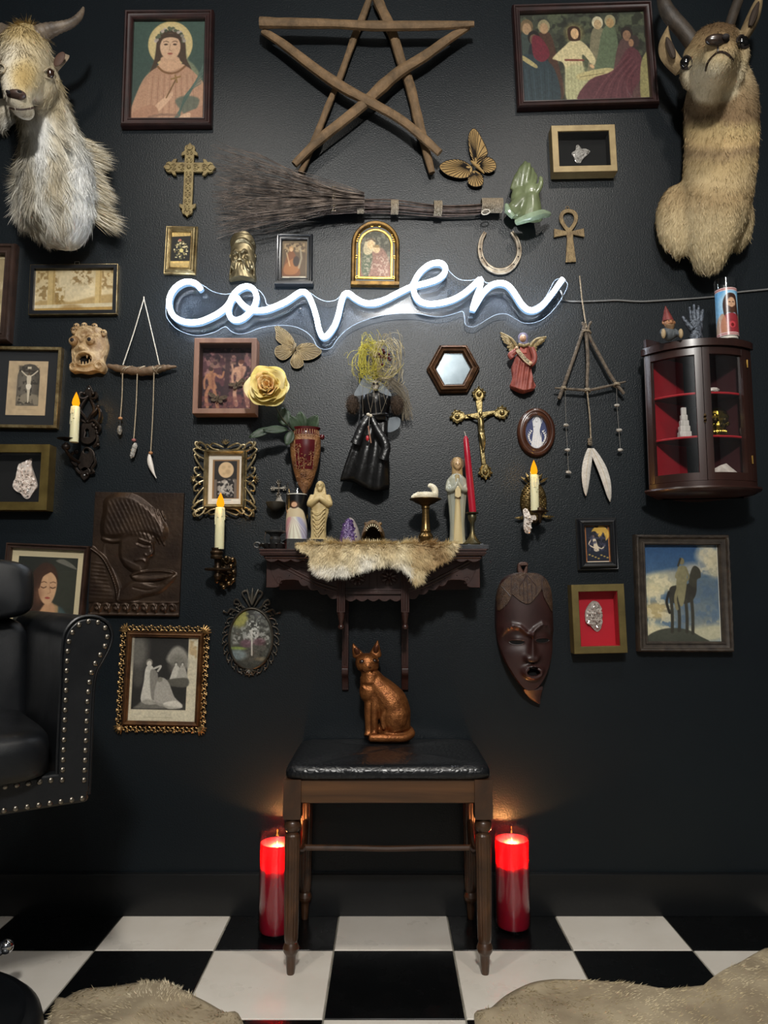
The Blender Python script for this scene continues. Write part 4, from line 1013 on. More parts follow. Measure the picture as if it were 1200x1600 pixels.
# horseman
RUST = M('rustic_frame', '3c332a', rough=.6, var=('221b15', 40,5), bump=(60,.4))
it = framed('framed_print', 'picture of a rider on a dark horse under clouds, carved brown frame', (996,835,1145,1019),16, ogee, 0.03, RUST, 0.004)
rs = random.Random(6); m = MB()
for (x0, y0, x1, y1) in ((998.5,838,1142.5,838),(998.5,1016,1142.5,1016),(999,840,999,1014),(1142,840,1142,1014)):
 n = 22; m.tube([it.q(x0 + (x1 - x0) * i / n, y0 + (y1 - y0) * i / n, .0285) for i in range(n + 1)],[.0022 + .0016 * (i % 2) for i in range(n + 1)],8)
it.add('carved_bead', m, RUST)
c = Cv(1011,850,1131,1006,1.5).grad('2d4f78', '5d7488', 0,.7)
for i, (x, y, rx, ry, col) in enumerate(((1040,910,30,16, 'c9bf98'),(1022,925,18,12, 'd6caa2'),(1030,955,24,14, 'c4ad76'),(1115,868,20,16, 'd2c8ac'),(1125,885,16,20, 'c2b898'),(1090,890,20,10, 'b0ab9c'),(1020,990,26,16, 'd8cda4'),(1110,985,34,18, 'c9c09c'),(1060,900,20,10, 'a9a898'),(1100,930,40,30, '63727c'),(1085,960,40,20, '6f7a7e'))): c.ell(x, y, rx, ry, col, soft=9, al=.85)
c.blot('dbd0ac', 7,.55,.7,(1011,895,1060,1000,8),5); c.blot('566b82', 9,.56,.7,(1062,900,1131,980,8),11); c.blot('d5cbaa', 7,.55,.6,(1095,850,1131,900,6),15)
c.poly([(1011,998),(1025,988),(1048,982),(1075,984),(1095,994),(1108,1006),(1011,1006)], '46483e', 1.5)
c.poly([(1050,925),(1056,916),(1078,914),(1090,904),(1094,912),(1092,930),(1082,942),(1064,944),(1052,940)], '35332c', 1.3)
for x, y0, y1 in ((1053,935,988),(1064,940,986),(1076,938,988),(1085,935,990)): c.line([(x, y0),(x + 1,(y0 + y1) / 2),(x, y1)],5, '3a382f', 1.2, smooth=True)
c.poly([(1082,912),(1086,892),(1092,884),(1100,890),(1101,902),(1095,906),(1093,918)], '3f3d32', 1.2); c.line([(1050,926),(1046,942),(1050,958)],4, '26241f', 1.2, smooth=True)
c.poly([(1062,918),(1064,898),(1066,886),(1074,884),(1080,888),(1079,902),(1078,916),(1072,945),(1066,945)], '857f60', 1.3); c.ell(1072,877,4,5.5, '7d7456', soft=1); c.line([(1070,873),(1066,884)],3, '3a3428', 1)
c.line([(1067,890),(1062,902),(1074,908)],3, '8c8564', 1, smooth=True); c.line([(1079,890),(1082,902),(1078,908)],3, '7c7658', 1, smooth=True); c.line([(1066,915),(1060,935),(1062,952)],4.5, '80795a', 1, smooth=True)
c.noise(.07,3,5); c.poly([(1128,850),(1131,850),(1131,1006),(1128,1006)], 'd9d6c8', .5, smooth=False); c.poly([(1011,1004),(1131,1004),(1131,1006),(1011,1006)], 'd9d6c8', .5, smooth=False)
c.put('print', it, 1011,850,1131,1006,0.007)

# card in a black frame at right
it = framed('framed_card', 'small black ridged frame with a night card of two pale figures', (904,809,967,890),12, cove, 0.026, BLKF, -0.02)
it.add('silver_line', MB().molding(it.rect(903.6,808.6,967.4,890.4),[(0,.009),(.0008,.0105),(.0016,.0125)]), M('worn_silver', '77746c', rough=.4, metal=.8))
c = Cv(915,819,956,881,2.4, '9a6236').noise(.15,3,4); c.poly([(919,822),(953,822),(953,876),(919,876)], '141a2a', .7, smooth=False)
c.ell(941,834,14,13, 'c8a047', soft=1.5); c.poly([(922,845),(926,832),(934,830),(940,840),(946,832),(949,846),(940,856)], '12131c', 1.4); c.person(930,836,24, 'cfc0a8', 'd8b98e', '8a4a2a', .18,.16); c.line([(927,842),(923,850),(932,856)],1.6, 'd8c4ac', .8, smooth=True); c.line([(934,852),(942,857),(947,852)],2, 'cfc0a8', .9, smooth=True); c.blot('3a3a50', 3,.55,.8,(921,830,951,862,3),5)
for i in range(7): c.ell(923 + i * 4.6,866 + (i * 37 % 7),1.8,1.1, 'a38a4c', soft=.8)
c.poly([(919,876.5),(953,876.5),(953,880),(919,880)], 'dcd4c2', .6, smooth=False); c.line([(930,878.3),(943,878.3)],.7, '77706a', .5); c.ell(936,822,3,2, '2a1c14', soft=.8)
c.put('card', it, 915,819,956,881,0.009)

# red shadow box
it = shadowbox('shadow_box', 'olive gold shadow box with red backing and a grey crystal', (895,913,978,1021),11,0.045, M('olive_gold', '77693f', rough=.45, metal=.55, var=('5d5230', 16)),0.022 * -1, M('red_velvet', 'b00c22', rough=.8), lining=M('red_velvet', 'b00c22'))
mineral(it, [(920,956),(926,945),(934,939),(942,942),(946,952),(946,968),(945,980),(939,988),(933,985),(927,978),(920,972)],0.006,11, 'grey sparkling crystal in the red backed box below the night card', M('grey_crystal', 'c4bcb4', rough=.15, var=('8a8078', 70,4), spec=.8),.016,60,.0045)

# engraving in a scrolled gold frame
def scrollwork(it, x0, y0, x1, y1, unit, mat, dep, r=.0024, name='scrollwork', amp=1.0):
 """row of S scrolls around a rectangle, each scroll a part"""
 def place(cx, cy, ux, uy, L_):
  m = MB(); A = unit * .5 * amp
  def T(a, b): return it.q(cx + ux * a - uy * b, cy + uy * a + ux * b, dep)
  sp = []
  for t in range(17):
   a = -2.4 + t * .42; rr = A * (.25 + .75 * t / 16); sp.append((-L_ * .22 + rr * .62 * math.cos(a), rr * .62 * math.sin(a)))
  m.tube([T(a, b) for a, b in sp],[r * (.6 + .5 * i / 16) for i in range(17)],6)
  sp = [(L_ * .22 + A * (.2 + .5 * t / 12) * .8 * math.cos(.6 - t * .45), A * (.2 + .5 * t / 12) * .8 * math.sin(.6 - t * .45)) for t in range(13)]
  m.tube([T(a, b) for a, b in sp],[r * (.6 + .35 * i / 12) for i in range(13)],6)
  for k in (-1,0,1): m.ell(T(L_ * .5 + k * .6, k * A * .5),(r * 1.25, r, r * 1.25),7,5)
  it.add(name, m, mat)
 for (ax, ay, bx, by) in ((x0, y0, x1, y0),(x1, y0, x1, y1),(x1, y1, x0, y1),(x0, y1, x0, y0)):
  L_ = math.hypot(bx - ax, by - ay); n = max(2, round(L_ / unit)); ux, uy = (bx - ax) / L_, (by - ay) / L_
  for i in range(n): place(ax + (bx - ax) * (i + .5) / n, ay + (by - ay) * (i + .5) / n, ux, uy, L_ / n)
def leaf_fan(it, cx, cy, ang, L_, mat, dep, name='corner_leaf', n=5, spread=80, r=.0028):
 m = MB()
 for i in range(n):
  a = R(ang + (i - (n - 1) / 2) * spread / (n - 1)); ex, ey = cx + L_ * math.cos(a), cy + L_ * math.sin(a)
  m.tube([it.q(cx, cy, dep), it.q((cx + ex) / 2,(cy + ey) / 2, dep + .003), it.q(ex, ey, dep - .001)],[r * .6, r * 1.2, r * .5],7)
 it.add(name, m, mat)
AGOLD = M('antique_gold', 'a8895a', rough=.4, metal=.85, var=('5a4328', 30,5,.7), bump=(160,.2))
it = framed('framed_print', 'engraving of draped figures in a pierced scrolled gold frame', (192,987,315,1137),9, cove, 0.02, M('antique_gold_brown', '6b4a2a', rough=.45, metal=.6, var=('3d2615', 25,5)),0.02)
scrollwork(it, 187,982,319,1141,14.5, AGOLD, .012,.0023)
for cx, cy, a in ((193,988,225),(313,988,315),(313,1136,45),(193,1136,135)): leaf_fan(it, cx, cy, a, 13, AGOLD, .014)
c = Cv(201,995,306,1129,1.6, 'cdc4ab').noise(.05,9,2); c.blot('a8895a', 8,.5,.6,(290,995,306,1030,4),6); c.poly([(205,996),(290,996),(290,1110),(205,1110)], '2b2a28', .8, smooth=False)
c.ell(212,1020,14,30, '75726a', soft=12, al=.8); c.poly([(258,1035),(262,1018),(272,1010),(282,1014),(290,1026),(290,1045)], 'aaa79c', 5,.8); c.ell(275,1040,14,16, '6d6a62', soft=8, al=.7)
c.person(272,1036,34, 'bdbab0', 'c5c2b8', '4a4842', .1,.35); c.person(282,1036,32, 'a5a298', 'c5c2b8', '4a4842', 0,.3); c.poly([(256,1064),(290,1060),(290,1074),(262,1072)], '5a5850', 2)
c.person(230,1033,66, 'c4c1b6', 'c9c5ba', '7a766c', .06,.2); c.line([(236,1047),(248,1042),(244,1050)],3, 'bfbcb2', 1.2, smooth=True); c.poly([(232,1050),(244,1054),(244,1090),(236,1092)], '85827a', 1.5)
c.poly([(244,1066),(252,1060),(262,1068),(272,1090),(285,1104),(248,1104),(240,1090)], 'a5a299', 1.5); c.ell(248,1063,4,4, '7d7a70', soft=1); c.poly([(255,1100),(275,1096),(285,1106),(262,1108)], 'd0cdc2', 1.5)
c.poly([(214,1104),(230,1094),(262,1104),(280,1107),(214,1109)], '8d8a80', 3,.7); c.ell(214,1062,8,14, '4a4843', soft=5); c.noise(.1,2,6)
c.line([(225,1122),(268,1122)],1, 'a39a82', .8,.7); c.put('print', it, 201,995,306,1129,0.0075)

# moon card in an ornate gold frame
PGOLD = M('pale_gold', 'b8aa88', rough=.36, metal=.85, var=('6f6042', 30,5,.6), bump=(120,.15))
it = framed('framed_card', 'moon card in an ornate pale gold scroll frame behind the candle', (316,701,384,795),8, cove, 0.024, PGOLD, 0.0)
rs = random.Random(3)
def acanthus(it, pts, r, dep, mat, name='scroll'):
 m = MB(); p = spline(pts, 5); n = len(p); m.tube([it.q(a, b, dep + .004 * math.sin(PI * i / (n - 1))) for i, (a, b) in enumerate(p)],[r * (.55 + .6 * math.sin(PI * (.15 + .8 * i / (n - 1)))) for i in range(n)],7)
 ex, ey = p[-1]; m.ell(it.q(ex, ey, dep + .001),(r * 1.5, r * 1.3, r * 1.5),8,6); it.add(name, m, mat)
def quad(fn):
 for mx in (0,1):
  for my in (0,1): fn(lambda a: 700 - a if mx else a, lambda b: 1496 - b if my else b)
def corner(fx, fy):
 F_ = lambda L_: [(fx(a), fy(b)) for a, b in L_]
 acanthus(it, F_([(318,704),(309,700),(303,694),(304,690),(309,691)]),.0032,.014, PGOLD)
 acanthus(it, F_([(322,704),(318,695),(310,690),(306,695),(311,699)]),.0026,.016, PGOLD)
 acanthus(it, F_([(340,702),(330,700),(322,694),(318,697),(322,701)]),.0028,.014, PGOLD)
 acanthus(it, F_([(347,698),(338,694),(330,692),(326,695)]),.0026,.014, PGOLD)
 acanthus(it, F_([(317,716),(309,712),(303,706),(300,702),(304,699)]),.003,.014, PGOLD)
 acanthus(it, F_([(317,735),(311,727),(305,718),(302,710),(307,709),(309,714)]),.0028,.013, PGOLD)
 acanthus(it, F_([(316,746),(309,742),(303,736),(303,730),(308,730)]),.0028,.013, PGOLD)
 acanthus(it, F_([(312,740),(306,744),(301,748)]),.0026,.014, PGOLD)
quad(corner)
for a, b in ((350,693),(350,803),(304,748),(396,748)): leaf_fan(it, a, b, {693: 270,803: 90}.get(b, 180 if a < 350 else 0),8, PGOLD, .017, 'shell', 5,120,.0022)
c = Cv(323,708,377,788,2.2, 'd6d0c4'); c.poly([(330,717),(372,717),(372,778),(330,778)], '8b6a45', .7, smooth=False); c.poly([(333,719),(368,719),(368,777),(333,777)], '221d1d', .7, smooth=False)
c.ell(351,733,12,12.5, 'cdb28c', soft=1.2); c.ell(354,736,4,4, 'a58c6a', soft=3, al=.6); c.ell(347,729,3,3, 'b39a76', soft=2, al=.6); c.ell(356,728,2.2,2.2, 'a8906c', soft=2, al=.6); c.ell(348,739,2.4,2, 'b09772', soft=2, al=.6)
c.blot('b8b2aa', 4,.5,.85,(336,746,367,776,4),8); c.line([(352,752),(345,764),(356,770)],3, 'cfcac2', 1.5,.8, True); c.poly([(333,748),(337,748),(337,777),(333,777)], '6b6058', 1, smooth=False); c.poly([(364,748),(368,748),(368,777),(364,777)], '6b6058', 1, smooth=False)
c.poly([(330,778.5),(372,778.5),(372,782),(330,782)], 'e0dccf', .6, smooth=False); c.line([(343,780.2),(360,780.2)],.7, '88827a', .5); c.put('card', it, 323,708,377,788,0.0075)

# arched icon
it = It('icon', 587,394,0.02, 'small arched gilt icon of a mother and child above the sign', 'icon', tilt=.012)
def archl(x0, x1, y0, y1, n=18):
 r = (x1 - x0) / 2; cx = (x0 + x1) / 2
 return [(x0, y1),(x1, y1)] + [(cx + r * math.cos(PI * k / n), y0 + r - r * math.sin(PI * k / n)) for k in range(n + 1)]
IC = M('icon_dark_gold', '6d5224', rough=.4, metal=.75, var=('3b2a12', 40,5)); IG = M('icon_bright_gold', 'c79a4a', rough=.32, metal=.9, bump=(200,.15))
w = it.k
it.add('frame', MB().molding(it.l(archl(548.5,624.5,343.5,445)),[(0,0),(0,.015),(2 * w, .02),(5 * w, .019),(7 * w, .012),(7 * w, .004)]), IC, smooth=40)
it.add('sill', MB().box((it.X(549),-.022, it.Z(445)),(it.X(624.5),-.002, it.Z(439))), IC, bevel=.0015)
it.add('ground', MB().plate([it.l(archl(553,620,348,441))],0.003,0.008), M('icon_green', '26352d', rough=.4, var=('1a2420', 30)))
it.add('inner_band', MB().molding(it.l(archl(559,614,354.5,434)),[(0,.008),(.3 * w, .0115),(2 * w, .0125),(3.6 * w, .0115),(4 * w, .008)]), IG)
it.add('outer_band', MB().molding(it.l(archl(555,618,350,438.5)),[(0,.008),(.3 * w, .010),(1 * w, .0105),(1.3 * w, .008)]), IG)
m = MB()
for a, b, s_ in ((581,351,1),(592,351,-1),(560,367,1),(613,367,-1),(556.5,400,1),(616.5,400,-1),(558,374,1),(615,374,-1),(558,432,1),(615,432,-1)):
 m.tube([it.q(a + s_ * (1 + .18 * t) * math.cos(t * .5) * .9, b + (1 + .18 * t) * math.sin(t * .5) * .9,.0115) for t in range(12)],.0011,5)
it.add('curl', m, IG)
c = Cv(562,357,611,432,2.2).grad('4a4a3e', '6b6458'); c.blot('84806e', 5,.54,.6, seed=4)
c.poly([(564,432),(566,395),(574,380),(596,385),(606,400),(609,432)], '8d6a5c', 3,.9); c.poly([(565,420),(567,390),(575,384),(582,400),(574,432)], '55604c', 3,.9); c.poly([(568,392),(570,376),(578,370),(586,374),(584,388),(576,396)], 'b9aa88', 2)
c.ell(579,380,5.5,6.5, 'cdae84', rot=20, soft=1.2); c.ell(588,387,5.5,6, 'd0b48c', soft=1.2); c.line([(572,374),(580,371),(586,375)],2.2, '574636', 1.2,.9, True); c.ell(588,382.5,5,2.4, '8c7450', soft=1.5); c.blot('c2b09a', 3,.56,.5,(566,396,610,432,4),17); c.noise(.2,1.6,3)
gx = np.linspace(0,1, c.w)[None, :]; gy = np.linspace(0,1, c.h)[:, None]; X_ = (gx - .5) * 49; Y_ = gy * 75
c.put('painting', it, 562,357,611,432,0.009, mask=~((Y_ < 24.5) & (X_ ** 2 + (Y_ - 24.5) ** 2 > 24.5 ** 2)))

# hexagonal mirror
it = It('mirror', 709,574,0.03, 'hexagonal mirror in a stepped bronze wooden frame', 'mirror')
hx = it.l([(667,574),(687.5,536.5),(731,536.5),(751,573),(731,610.5),(687.5,611.5)]); w = it.k
BRZF = M('bronze_wood_frame', '6a4a30', rough=.4, metal=.45, var=('3d281a', 40,5))
it.add('frame', MB().molding(hx, [(0,0),(0,.014),(1.2 * w, .018),(2 * w, .015),(3.5 * w, .028),(5.5 * w, .03),(6.5 * w, .024),(8 * w, .022),(9 * w, .026),(10.5 * w, .025),(12.5 * w, .014),(12.5 * w, .002)]), BRZF, smooth=25)
for ins, r, dp in ((1.2,.0013,.018),(12,.0012,.0155)):
 m = MB(); L2 = hx[::-1] if sum(hx[i - 1][0] * hx[i][1] - hx[i][0] * hx[i - 1][1] for i in range(6)) < 0 else hx
 for i in range(6):
  a, b = Vector(L2[i]) * (1 - ins * w / .0675), Vector(L2[(i + 1) % 6]) * (1 - ins * w / .0675)
  for k in range(22): q = a.lerp(b, k / 22); m.ell((q.x, -dp, q.y), r, 6,4)
 it.add('beading', m, BRZF, kind='stuff')
it.add('mirror_glass', MB().plate([[(a * .74, b * .74) for a, b in hx]],.004,.010), M('aged_mirror', '6d787e', rough=.17, metal=.85, var=('7d888e', 30)), label='clouded mirror glass', smooth=0)

# oval cameo
it = It('cameo', 839.5,673.5,0.025, 'white lace figure on blue in an oval brown wooden frame', 'cameo', tilt=.03); w = it.k
ov = [(30 * w * math.cos(a),39 * w * math.sin(a)) for a in np.linspace(0,2 * PI, 56, endpoint=False)]
it.add('frame', MB().molding(ov, [(0,0),(0,.01),(1.5 * w, .016),(4 * w, .02),(6 * w, .0195),(7 * w, .016),(8.5 * w, .0165),(11 * w, .021),(12.5 * w, .019),(13.5 * w, .01),(13.5 * w, .004)]), M('glossy_brown_wood', '4a2a1a', rough=.28, var=('35190e', 20,5), coat=.6), smooth=50)
it.add('blue_ground', MB().plate([[(a * .62, b * .7) for a, b in ov]],.003,.008), M('cobalt_ground', '16275e', rough=.5), smooth=0)
LACE = M('white_lace', 'd8dade', rough=.7, bump=(300,.3)); m = MB()
m.plate([it.l(spline([(832,701),(833,685),(835,672),(834,660),(836,653),(841,649),(846,653),(847,661),(845,672),(848,685),(850,701),(841,702)],4, True))],.008,.0095,.0004)
for k in range(6): m.tube([it.q(834.5 + k * 2.6,672 + abs(k - 2.5),.0097), it.q(833.5 + k * 3,701,.0097)],.0006,4)
m.ell(it.q(840,655,.0095),(.0045,.002,.0055),10,6); m.ell(it.q(836,664,.0095),(.0035,.002,.004),10,6); m.tube([it.q(841 + 7.5 * math.cos(t),656 + 7.5 * math.sin(t),.009) for t in np.linspace(-3.6,.5,16)],.0009,5)
for s_ in (-1,1):
 for k in range(9):
  a, b = 841 + s_ * (9 + 4 * math.sin(k * .5)),672 + k * 2.9; m.ell(it.q(a, b, .0088),(.0032,.0014,.0028),7,5); m.tube([it.q(a, b, .009), it.q(a + s_ * 2.5, b - 2.5,.009)],.0009,4)
it.add('lace_figure', m, LACE)
it.add('pane', MB().plate([[(a * .62, b * .7) for a, b in ov]],.012,.0135), GLASS, smooth=0)

# oval ornate frame
PEW = M('dark_pewter', '5c574e', rough=.45, metal=.6, var=('35322d', 30,5), bump=(120,.15))
it = It('framed_print', 391,990,0.02, 'oval convex garden picture in a pierced dark metal frame', 'picture', tilt=.02); w = it.k; OY = 1000 - 990
def ovl(a, b, n=64): return [(a * w * math.cos(t), it.Z(998) + b * w * math.sin(t)) for t in np.linspace(0,2 * PI, n, endpoint=False)]
it.add('frame', MB().molding(ovl(36,49),[(0,0),(0,.008),(1.2 * w, .013),(2.4 * w, .014),(3.6 * w, .011),(3.6 * w, .003)]), PEW, smooth=50)
it.add('backing', MB().plate([ovl(34.5,47.5)],.0005,.003), BACK)
def ospot(t, r): return (391 + (36 + r) * math.sin(t),998 - (49 + r) * math.cos(t))
for k in range(22):
 t0 = 2 * PI * (k + .5) / 22
 if min(t0,2 * PI - t0) < .3: continue
 sg_ = 1 if t0 < PI else -1; pts = [ospot(t0 - sg_ * .13,0.5), ospot(t0 - sg_ * .06,5), ospot(t0 + sg_ * .04,8), ospot(t0 + sg_ * .12,6.5), ospot(t0 + sg_ * .11,3), ospot(t0 + sg_ * .05,3.2)]
 m = MB(); m.tube([it.q(a, b, .009) for a, b in spline(pts, 4)],.0017,6); a, b = ospot(t0 + sg_ * .15,8.5); m.ell(it.q(a, b, .009),(.0026,.002,.0026),7,5); it.add('scroll', m, PEW)
for s_ in (-1,1):
 for pts in ([(391 + s_ * 3,949),(391 + s_ * 9,938),(391 + s_ * 16,927),(391 + s_ * 10,923),(391 + s_ * 5,930)],[(391 + s_ * 14,951),(391 + s_ * 20,940),(391 + s_ * 26,937),(391 + s_ * 28,943),(391 + s_ * 22,945)],[(391 + s_ * 24,955),(391 + s_ * 33,952),(391 + s_ * 38,958),(391 + s_ * 44,956)]):
  acanthus(it, pts, .0026,.009, PEW)
leaf_fan(it, 391,945,270,26, PEW, .011, 'finial', 3,40,.004); leaf_fan(it, 391,1046,90,12, PEW, .01, 'bottom_leaf', 5,140,.0026)
c = Cv(357,950,425,1046,1.8).grad('5c5e56', '3d3c36'); c.ell(372,965,14,16, '8d8a4c', soft=7); c.blot('25241f', 5,.5,.9,(380,948,420,985,6),4); c.blot('9b9d98', 4,.54,.8,(360,978,424,1010,5),7); c.blot('2c2c26', 5,.55,.9,(400,980,425,1030,6),12)
c.ell(372,1014,12,2.5, '7d8f4c', soft=2); c.ell(372,1024,14,8, '7f8f92', soft=5, al=.8); c.ell(385,1006,10,6, '6b4a58', soft=3, al=.7); c.ell(405,1003,9,6, '5d3f48', soft=3, al=.7)
c.line([(393,985),(394,1024)],2.4, 'b5b3aa', 1.2); c.blot('c2c2bc', 3,.55,.8,(382,968,406,1000,4),15); c.ell(410,1030,10,3, '8a7a5e', soft=3, al=.7); c.noise(.15,2,3)
gx = np.linspace(-1,1, c.w)[None, :]; gy = np.linspace(-1,1, c.h)[:, None]
c.put('picture', it, 357,950,425,1046,0.005, mask=(gx ** 2 + gy ** 2) < .97, curve=lambda X, Y: (X, Y - .010 * np.clip(1 - gx ** 2 - gy ** 2,0,1)))
dm = MB(); lp = []
for f in (1.0,.93,.8,.6,.35,.05): lp.append([(a * f * 33 / 33,-.006 - .013 * (1 - f * f), it.Z(998) + (b - it.Z(998)) * f) for a, b in ovl(33,46,48)])
it.add('convex_glass', dm.loft(lp[::-1], False), GLASS, smooth=180)

# embossed plaque
it = It('relief_plaque', 211,866,0.022, 'embossed dark bronze plaque of a bearded man in a tall hat drinking', 'plaque', tilt=.012)
PLQ = M('dark_bronze_plaque', '3f3024', rough=.4, metal=.55, var=('2a1e17', 14,5), bump=(90,.2))
W_, H_ = 150,204; xs = np.linspace(141.5,281.5, W_); ys = np.linspace(769,962.5, H_); gx, gy = np.meshgrid(xs, ys)
pc = Cv(141.5,769,281.5,962.5, W_ / 140.0); pc.w, pc.h = W_, H_; pc.gx, pc.gy = gx, gy; pc.a = np.zeros((H_, W_, 3))
g = lambda v: (v, v, v)
pc.poly([(140,860),(152,866),(168,885),(180,910),(188,935),(188,942),(140,942)], g(110),5)
pc.poly([(168,830),(160,850),(166,880),(182,900),(190,930),(150,900)], g(60),8,.6)
pc.poly([(188,838),(200,831),(225,832),(238,842),(236,856),(239,866),(232,872),(230,882),(222,894),(208,893),(194,882),(186,866)], g(165),6)
pc.poly([(159,800),(160,782),(178,773),(205,776),(232,795),(250,815),(257,832),(250,842),(232,834),(210,834),(180,840),(160,838),(156,822)], g(205),9)
for i in range(26):
 for j in range(4):
  x = 164 + i * 3.5; y = 782 + j * 13 + max(0,(x - 200)) * .35 + (i % 2) * 5
  pc.line([(x, y),(x + 3, y + 7)],2.2, g(245),2,.35)
pc.line([(158,842),(172,846),(188,844),(202,838)],5, g(150),3,.9, True)
pc.line([(216,842),(224,845),(234,848)],2.2, g(225),1.5,.9, True); pc.line([(214,848),(224,852),(233,852)],3, g(90),2,.8, True); pc.line([(216,852),(226,855),(232,854)],1.5, g(210),1.2,.8, True)
pc.line([(236,850),(238,862),(231,868),(226,866)],2.4, g(215),1.6,.8, True); pc.line([(212,876),(222,874),(228,878)],2.4, g(225),1.6,.9, True)
for i in range(12): pc.line([(190 + i * 2.6,872 + i * 1.2),(194 + i * 2.5,884 + i * .8)],1.5, g(215),1.5,.5)
pc.line([(142,858),(160,872),(174,895),(184,920),(187,940)],3.4, g(200),1.6,.9, True)
for i in range(28): t = i / 27; q = spline([(142,858),(160,872),(174,895),(184,920),(187,940)],7)[i]; pc.ell(q[0], q[1],1.6,1.3, g(250), soft=1)
for i in range(10): pc.line([(143,880 + i * 6),(160 + i * 2,882 + i * 6)],1.2, g(150),1.5,.5)
pc.poly([(186,938),(192,922),(205,910),(220,908),(246,914),(262,904),(275,898),(268,910),(250,926),(225,932),(206,940)], g(150),5); pc.line([(210,918),(235,922),(258,912)],1.6, g(90),1.5,.7, True)
pc.poly([(205,900),(215,894),(245,891),(268,892),(272,897),(262,903),(240,908),(215,908)], g(190),3); pc.ell(239,897,32,4.2, g(110), soft=2, rot=-3); pc.line([(206,899),(225,893),(250,891),(272,894)],1.8, g(235),1.2,.9, True)
pc.poly([(140,940),(283,940),(283,964),(140,964)], g(30),2, smooth=False); pc.line([(140,941),(283,941)],2, g(110),1.2); pc.line([(140,960.5),(283,960.5)],2, g(110),1.2)
for i in range(9):
 x = 148 + i * 14.6; pc.line([(x - 4,956),(x + 1,946),(x + 8,945),(x + 10,952),(x + 5,953)],2.6, g(170),1.8,.9, True); pc.ell(x + 5.5,950.5,1.8,1.8, g(220), soft=1.2)
hgt = pc.a[..., 0] / 255
k2 = hgt.copy()
for _ in range(2): k2[1:-1,1:-1] = (k2[1:-1,1:-1] * 2 + k2[:-2,1:-1] + k2[2:, 1:-1] + k2[1:-1, :-2] + k2[1:-1,2:]) / 6
X = np.array([it.X(v) for v in xs]); Z = np.array([it.Z(v) for v in ys]); GX, GZ = np.meshgrid(X, Z)
i_ = np.arange(H_ * W_).reshape(H_, W_); q = np.stack([i_[:-1, :-1], i_[1:, :-1], i_[1:, 1:], i_[:-1,1:]],-1).reshape(-1,4)
it.add('relief', fastmesh('relief', np.stack([GX, -(0.012 + .014 * k2), GZ],-1).reshape(-1,3), q), PLQ, smooth=180)
it.add('plate', MB().box((X[0] - .0005,-.0125, Z[-1] - .0005),(X[-1] + .0005,-.0003, Z[0] + .0005)), PLQ, smooth=0, bevel=.0008)
# ------------------------------------------------------------------ white goat mount
rs0 = np.random.RandomState(1)
DKEYE = M('glass_eye', '070606', rough=.05, spec=.9)
HORN = M('goat_horn', '6e6152', rough=.55, var=('463c32', 30,5), bump=(70,.35))
it = It('goat_mount', 85,230,0.0, 'white long-haired goat shoulder mount with a curved horn, upper left', 'taxidermy')
m = MB(); kg = it.kw(85,230,.12)
m.tube(spline([tuple(it.w(48,92,.20)), tuple(it.w(60,150,.16)), tuple(it.w(76,200,.13)), tuple(it.w(87,265,.11)), tuple(it.w(92,325,.09)), tuple(it.w(97,362,.06)), tuple(it.w(97,388,.035))],4),[v for v in np.interp(np.linspace(0,6,25), range(7), np.array([34,38,41,51,54,42,20]) * kg)],18)
m.ell(it.w(60,310,.045),(36 * kg, .05,52 * kg)); m.ell(it.w(122,310,.045),(26 * kg, .05,48 * kg)); m.ell(it.w(8,176,.03),(20 * kg, .03,24 * kg))
kh = it.kw(40,110,.26)
m.ell(it.w(42,84,.23),(36 * kh, .075,36 * kh)); m.tube(spline([tuple(it.w(42,92,.25)), tuple(it.w(34,120,.31)), tuple(it.w(28,145,.36)), tuple(it.w(27,154,.375))],4), np.interp(np.linspace(0,3,13), range(4), np.array([35,29,20,15]) * kh),16)
m.ell(it.w(33,166,.345),(17 * kh, .05,14 * kh)); m.ell(it.w(45,60,.22),(30 * kh, .05,16 * kh)); m.ell(it.w(58,128,.24),(26 * kh, .07,40 * kh))
GOATB = M('goat_hide', 'a89c86', rough=.85, var=('93866c', 14), bump=(240,.4))
ob, bv, V, T = fused(it, 'body', m, GOATB, .007,5)
hp = lambda a, b, o=0: hit(it, bv, a, b, o)[0]
for a, b in ((76,115),(1,109)):
 it.add('eye', MB().ell(hp(a, b, .003),(.013,.010,.014)), M('goat_eye', '2a1a12', rough=.06, spec=.9)); it.add('eyelid', MB().tube([hp(a + 8.5 * math.cos(t), b + 8 * math.sin(t),.003) for t in np.linspace(0,2 * PI, 18, endpoint=False)],.0028,6, True), GOATB)
NOSE = M('goat_nose', '4c3a34', rough=.4, var=('33251f', 50)); mm = MB().ell(hp(25,147,-.006),(.026,.016,.013))
it.add('nose', mm, NOSE)
for a in (16.5,34): it.add('nostril', MB().ell(hp(a, 148.5,.001) + Vector((0,-.012,0)),(.006,.006,.004)), M('dark_hole', '120806', rough=.8))
it.add('mouth', onskin(it, bv, [(14,168),(22,170),(33,171),(44,170),(53,168)],.0028), M('goat_lip', '3a2a22', rough=.6))
hb = [(52,66,.235),(62,54,.235),(78,47,.23),(95,42,.225),(110,37,.22),(121,29,.215),(127.5,20,.21),(130.5,12,.205)]
def hornmesh(f):
 p = spline([tuple(it.w(f(a), b, d)) for a, b, d in hb],6); n = len(p)
 r = [kh * np.interp(i / (n - 1),[0,.2,.4,.6,.8,1],[15,13,8.5,6.5,5,1.8]) * (1 + .05 * math.sin(i * 2.3)) for i in range(n)]
 return MB().tube(p, r, 14)
it.add('horn', hornmesh(lambda a: a), HORN); it.add('horn', hornmesh(lambda a: 72 - a), HORN)
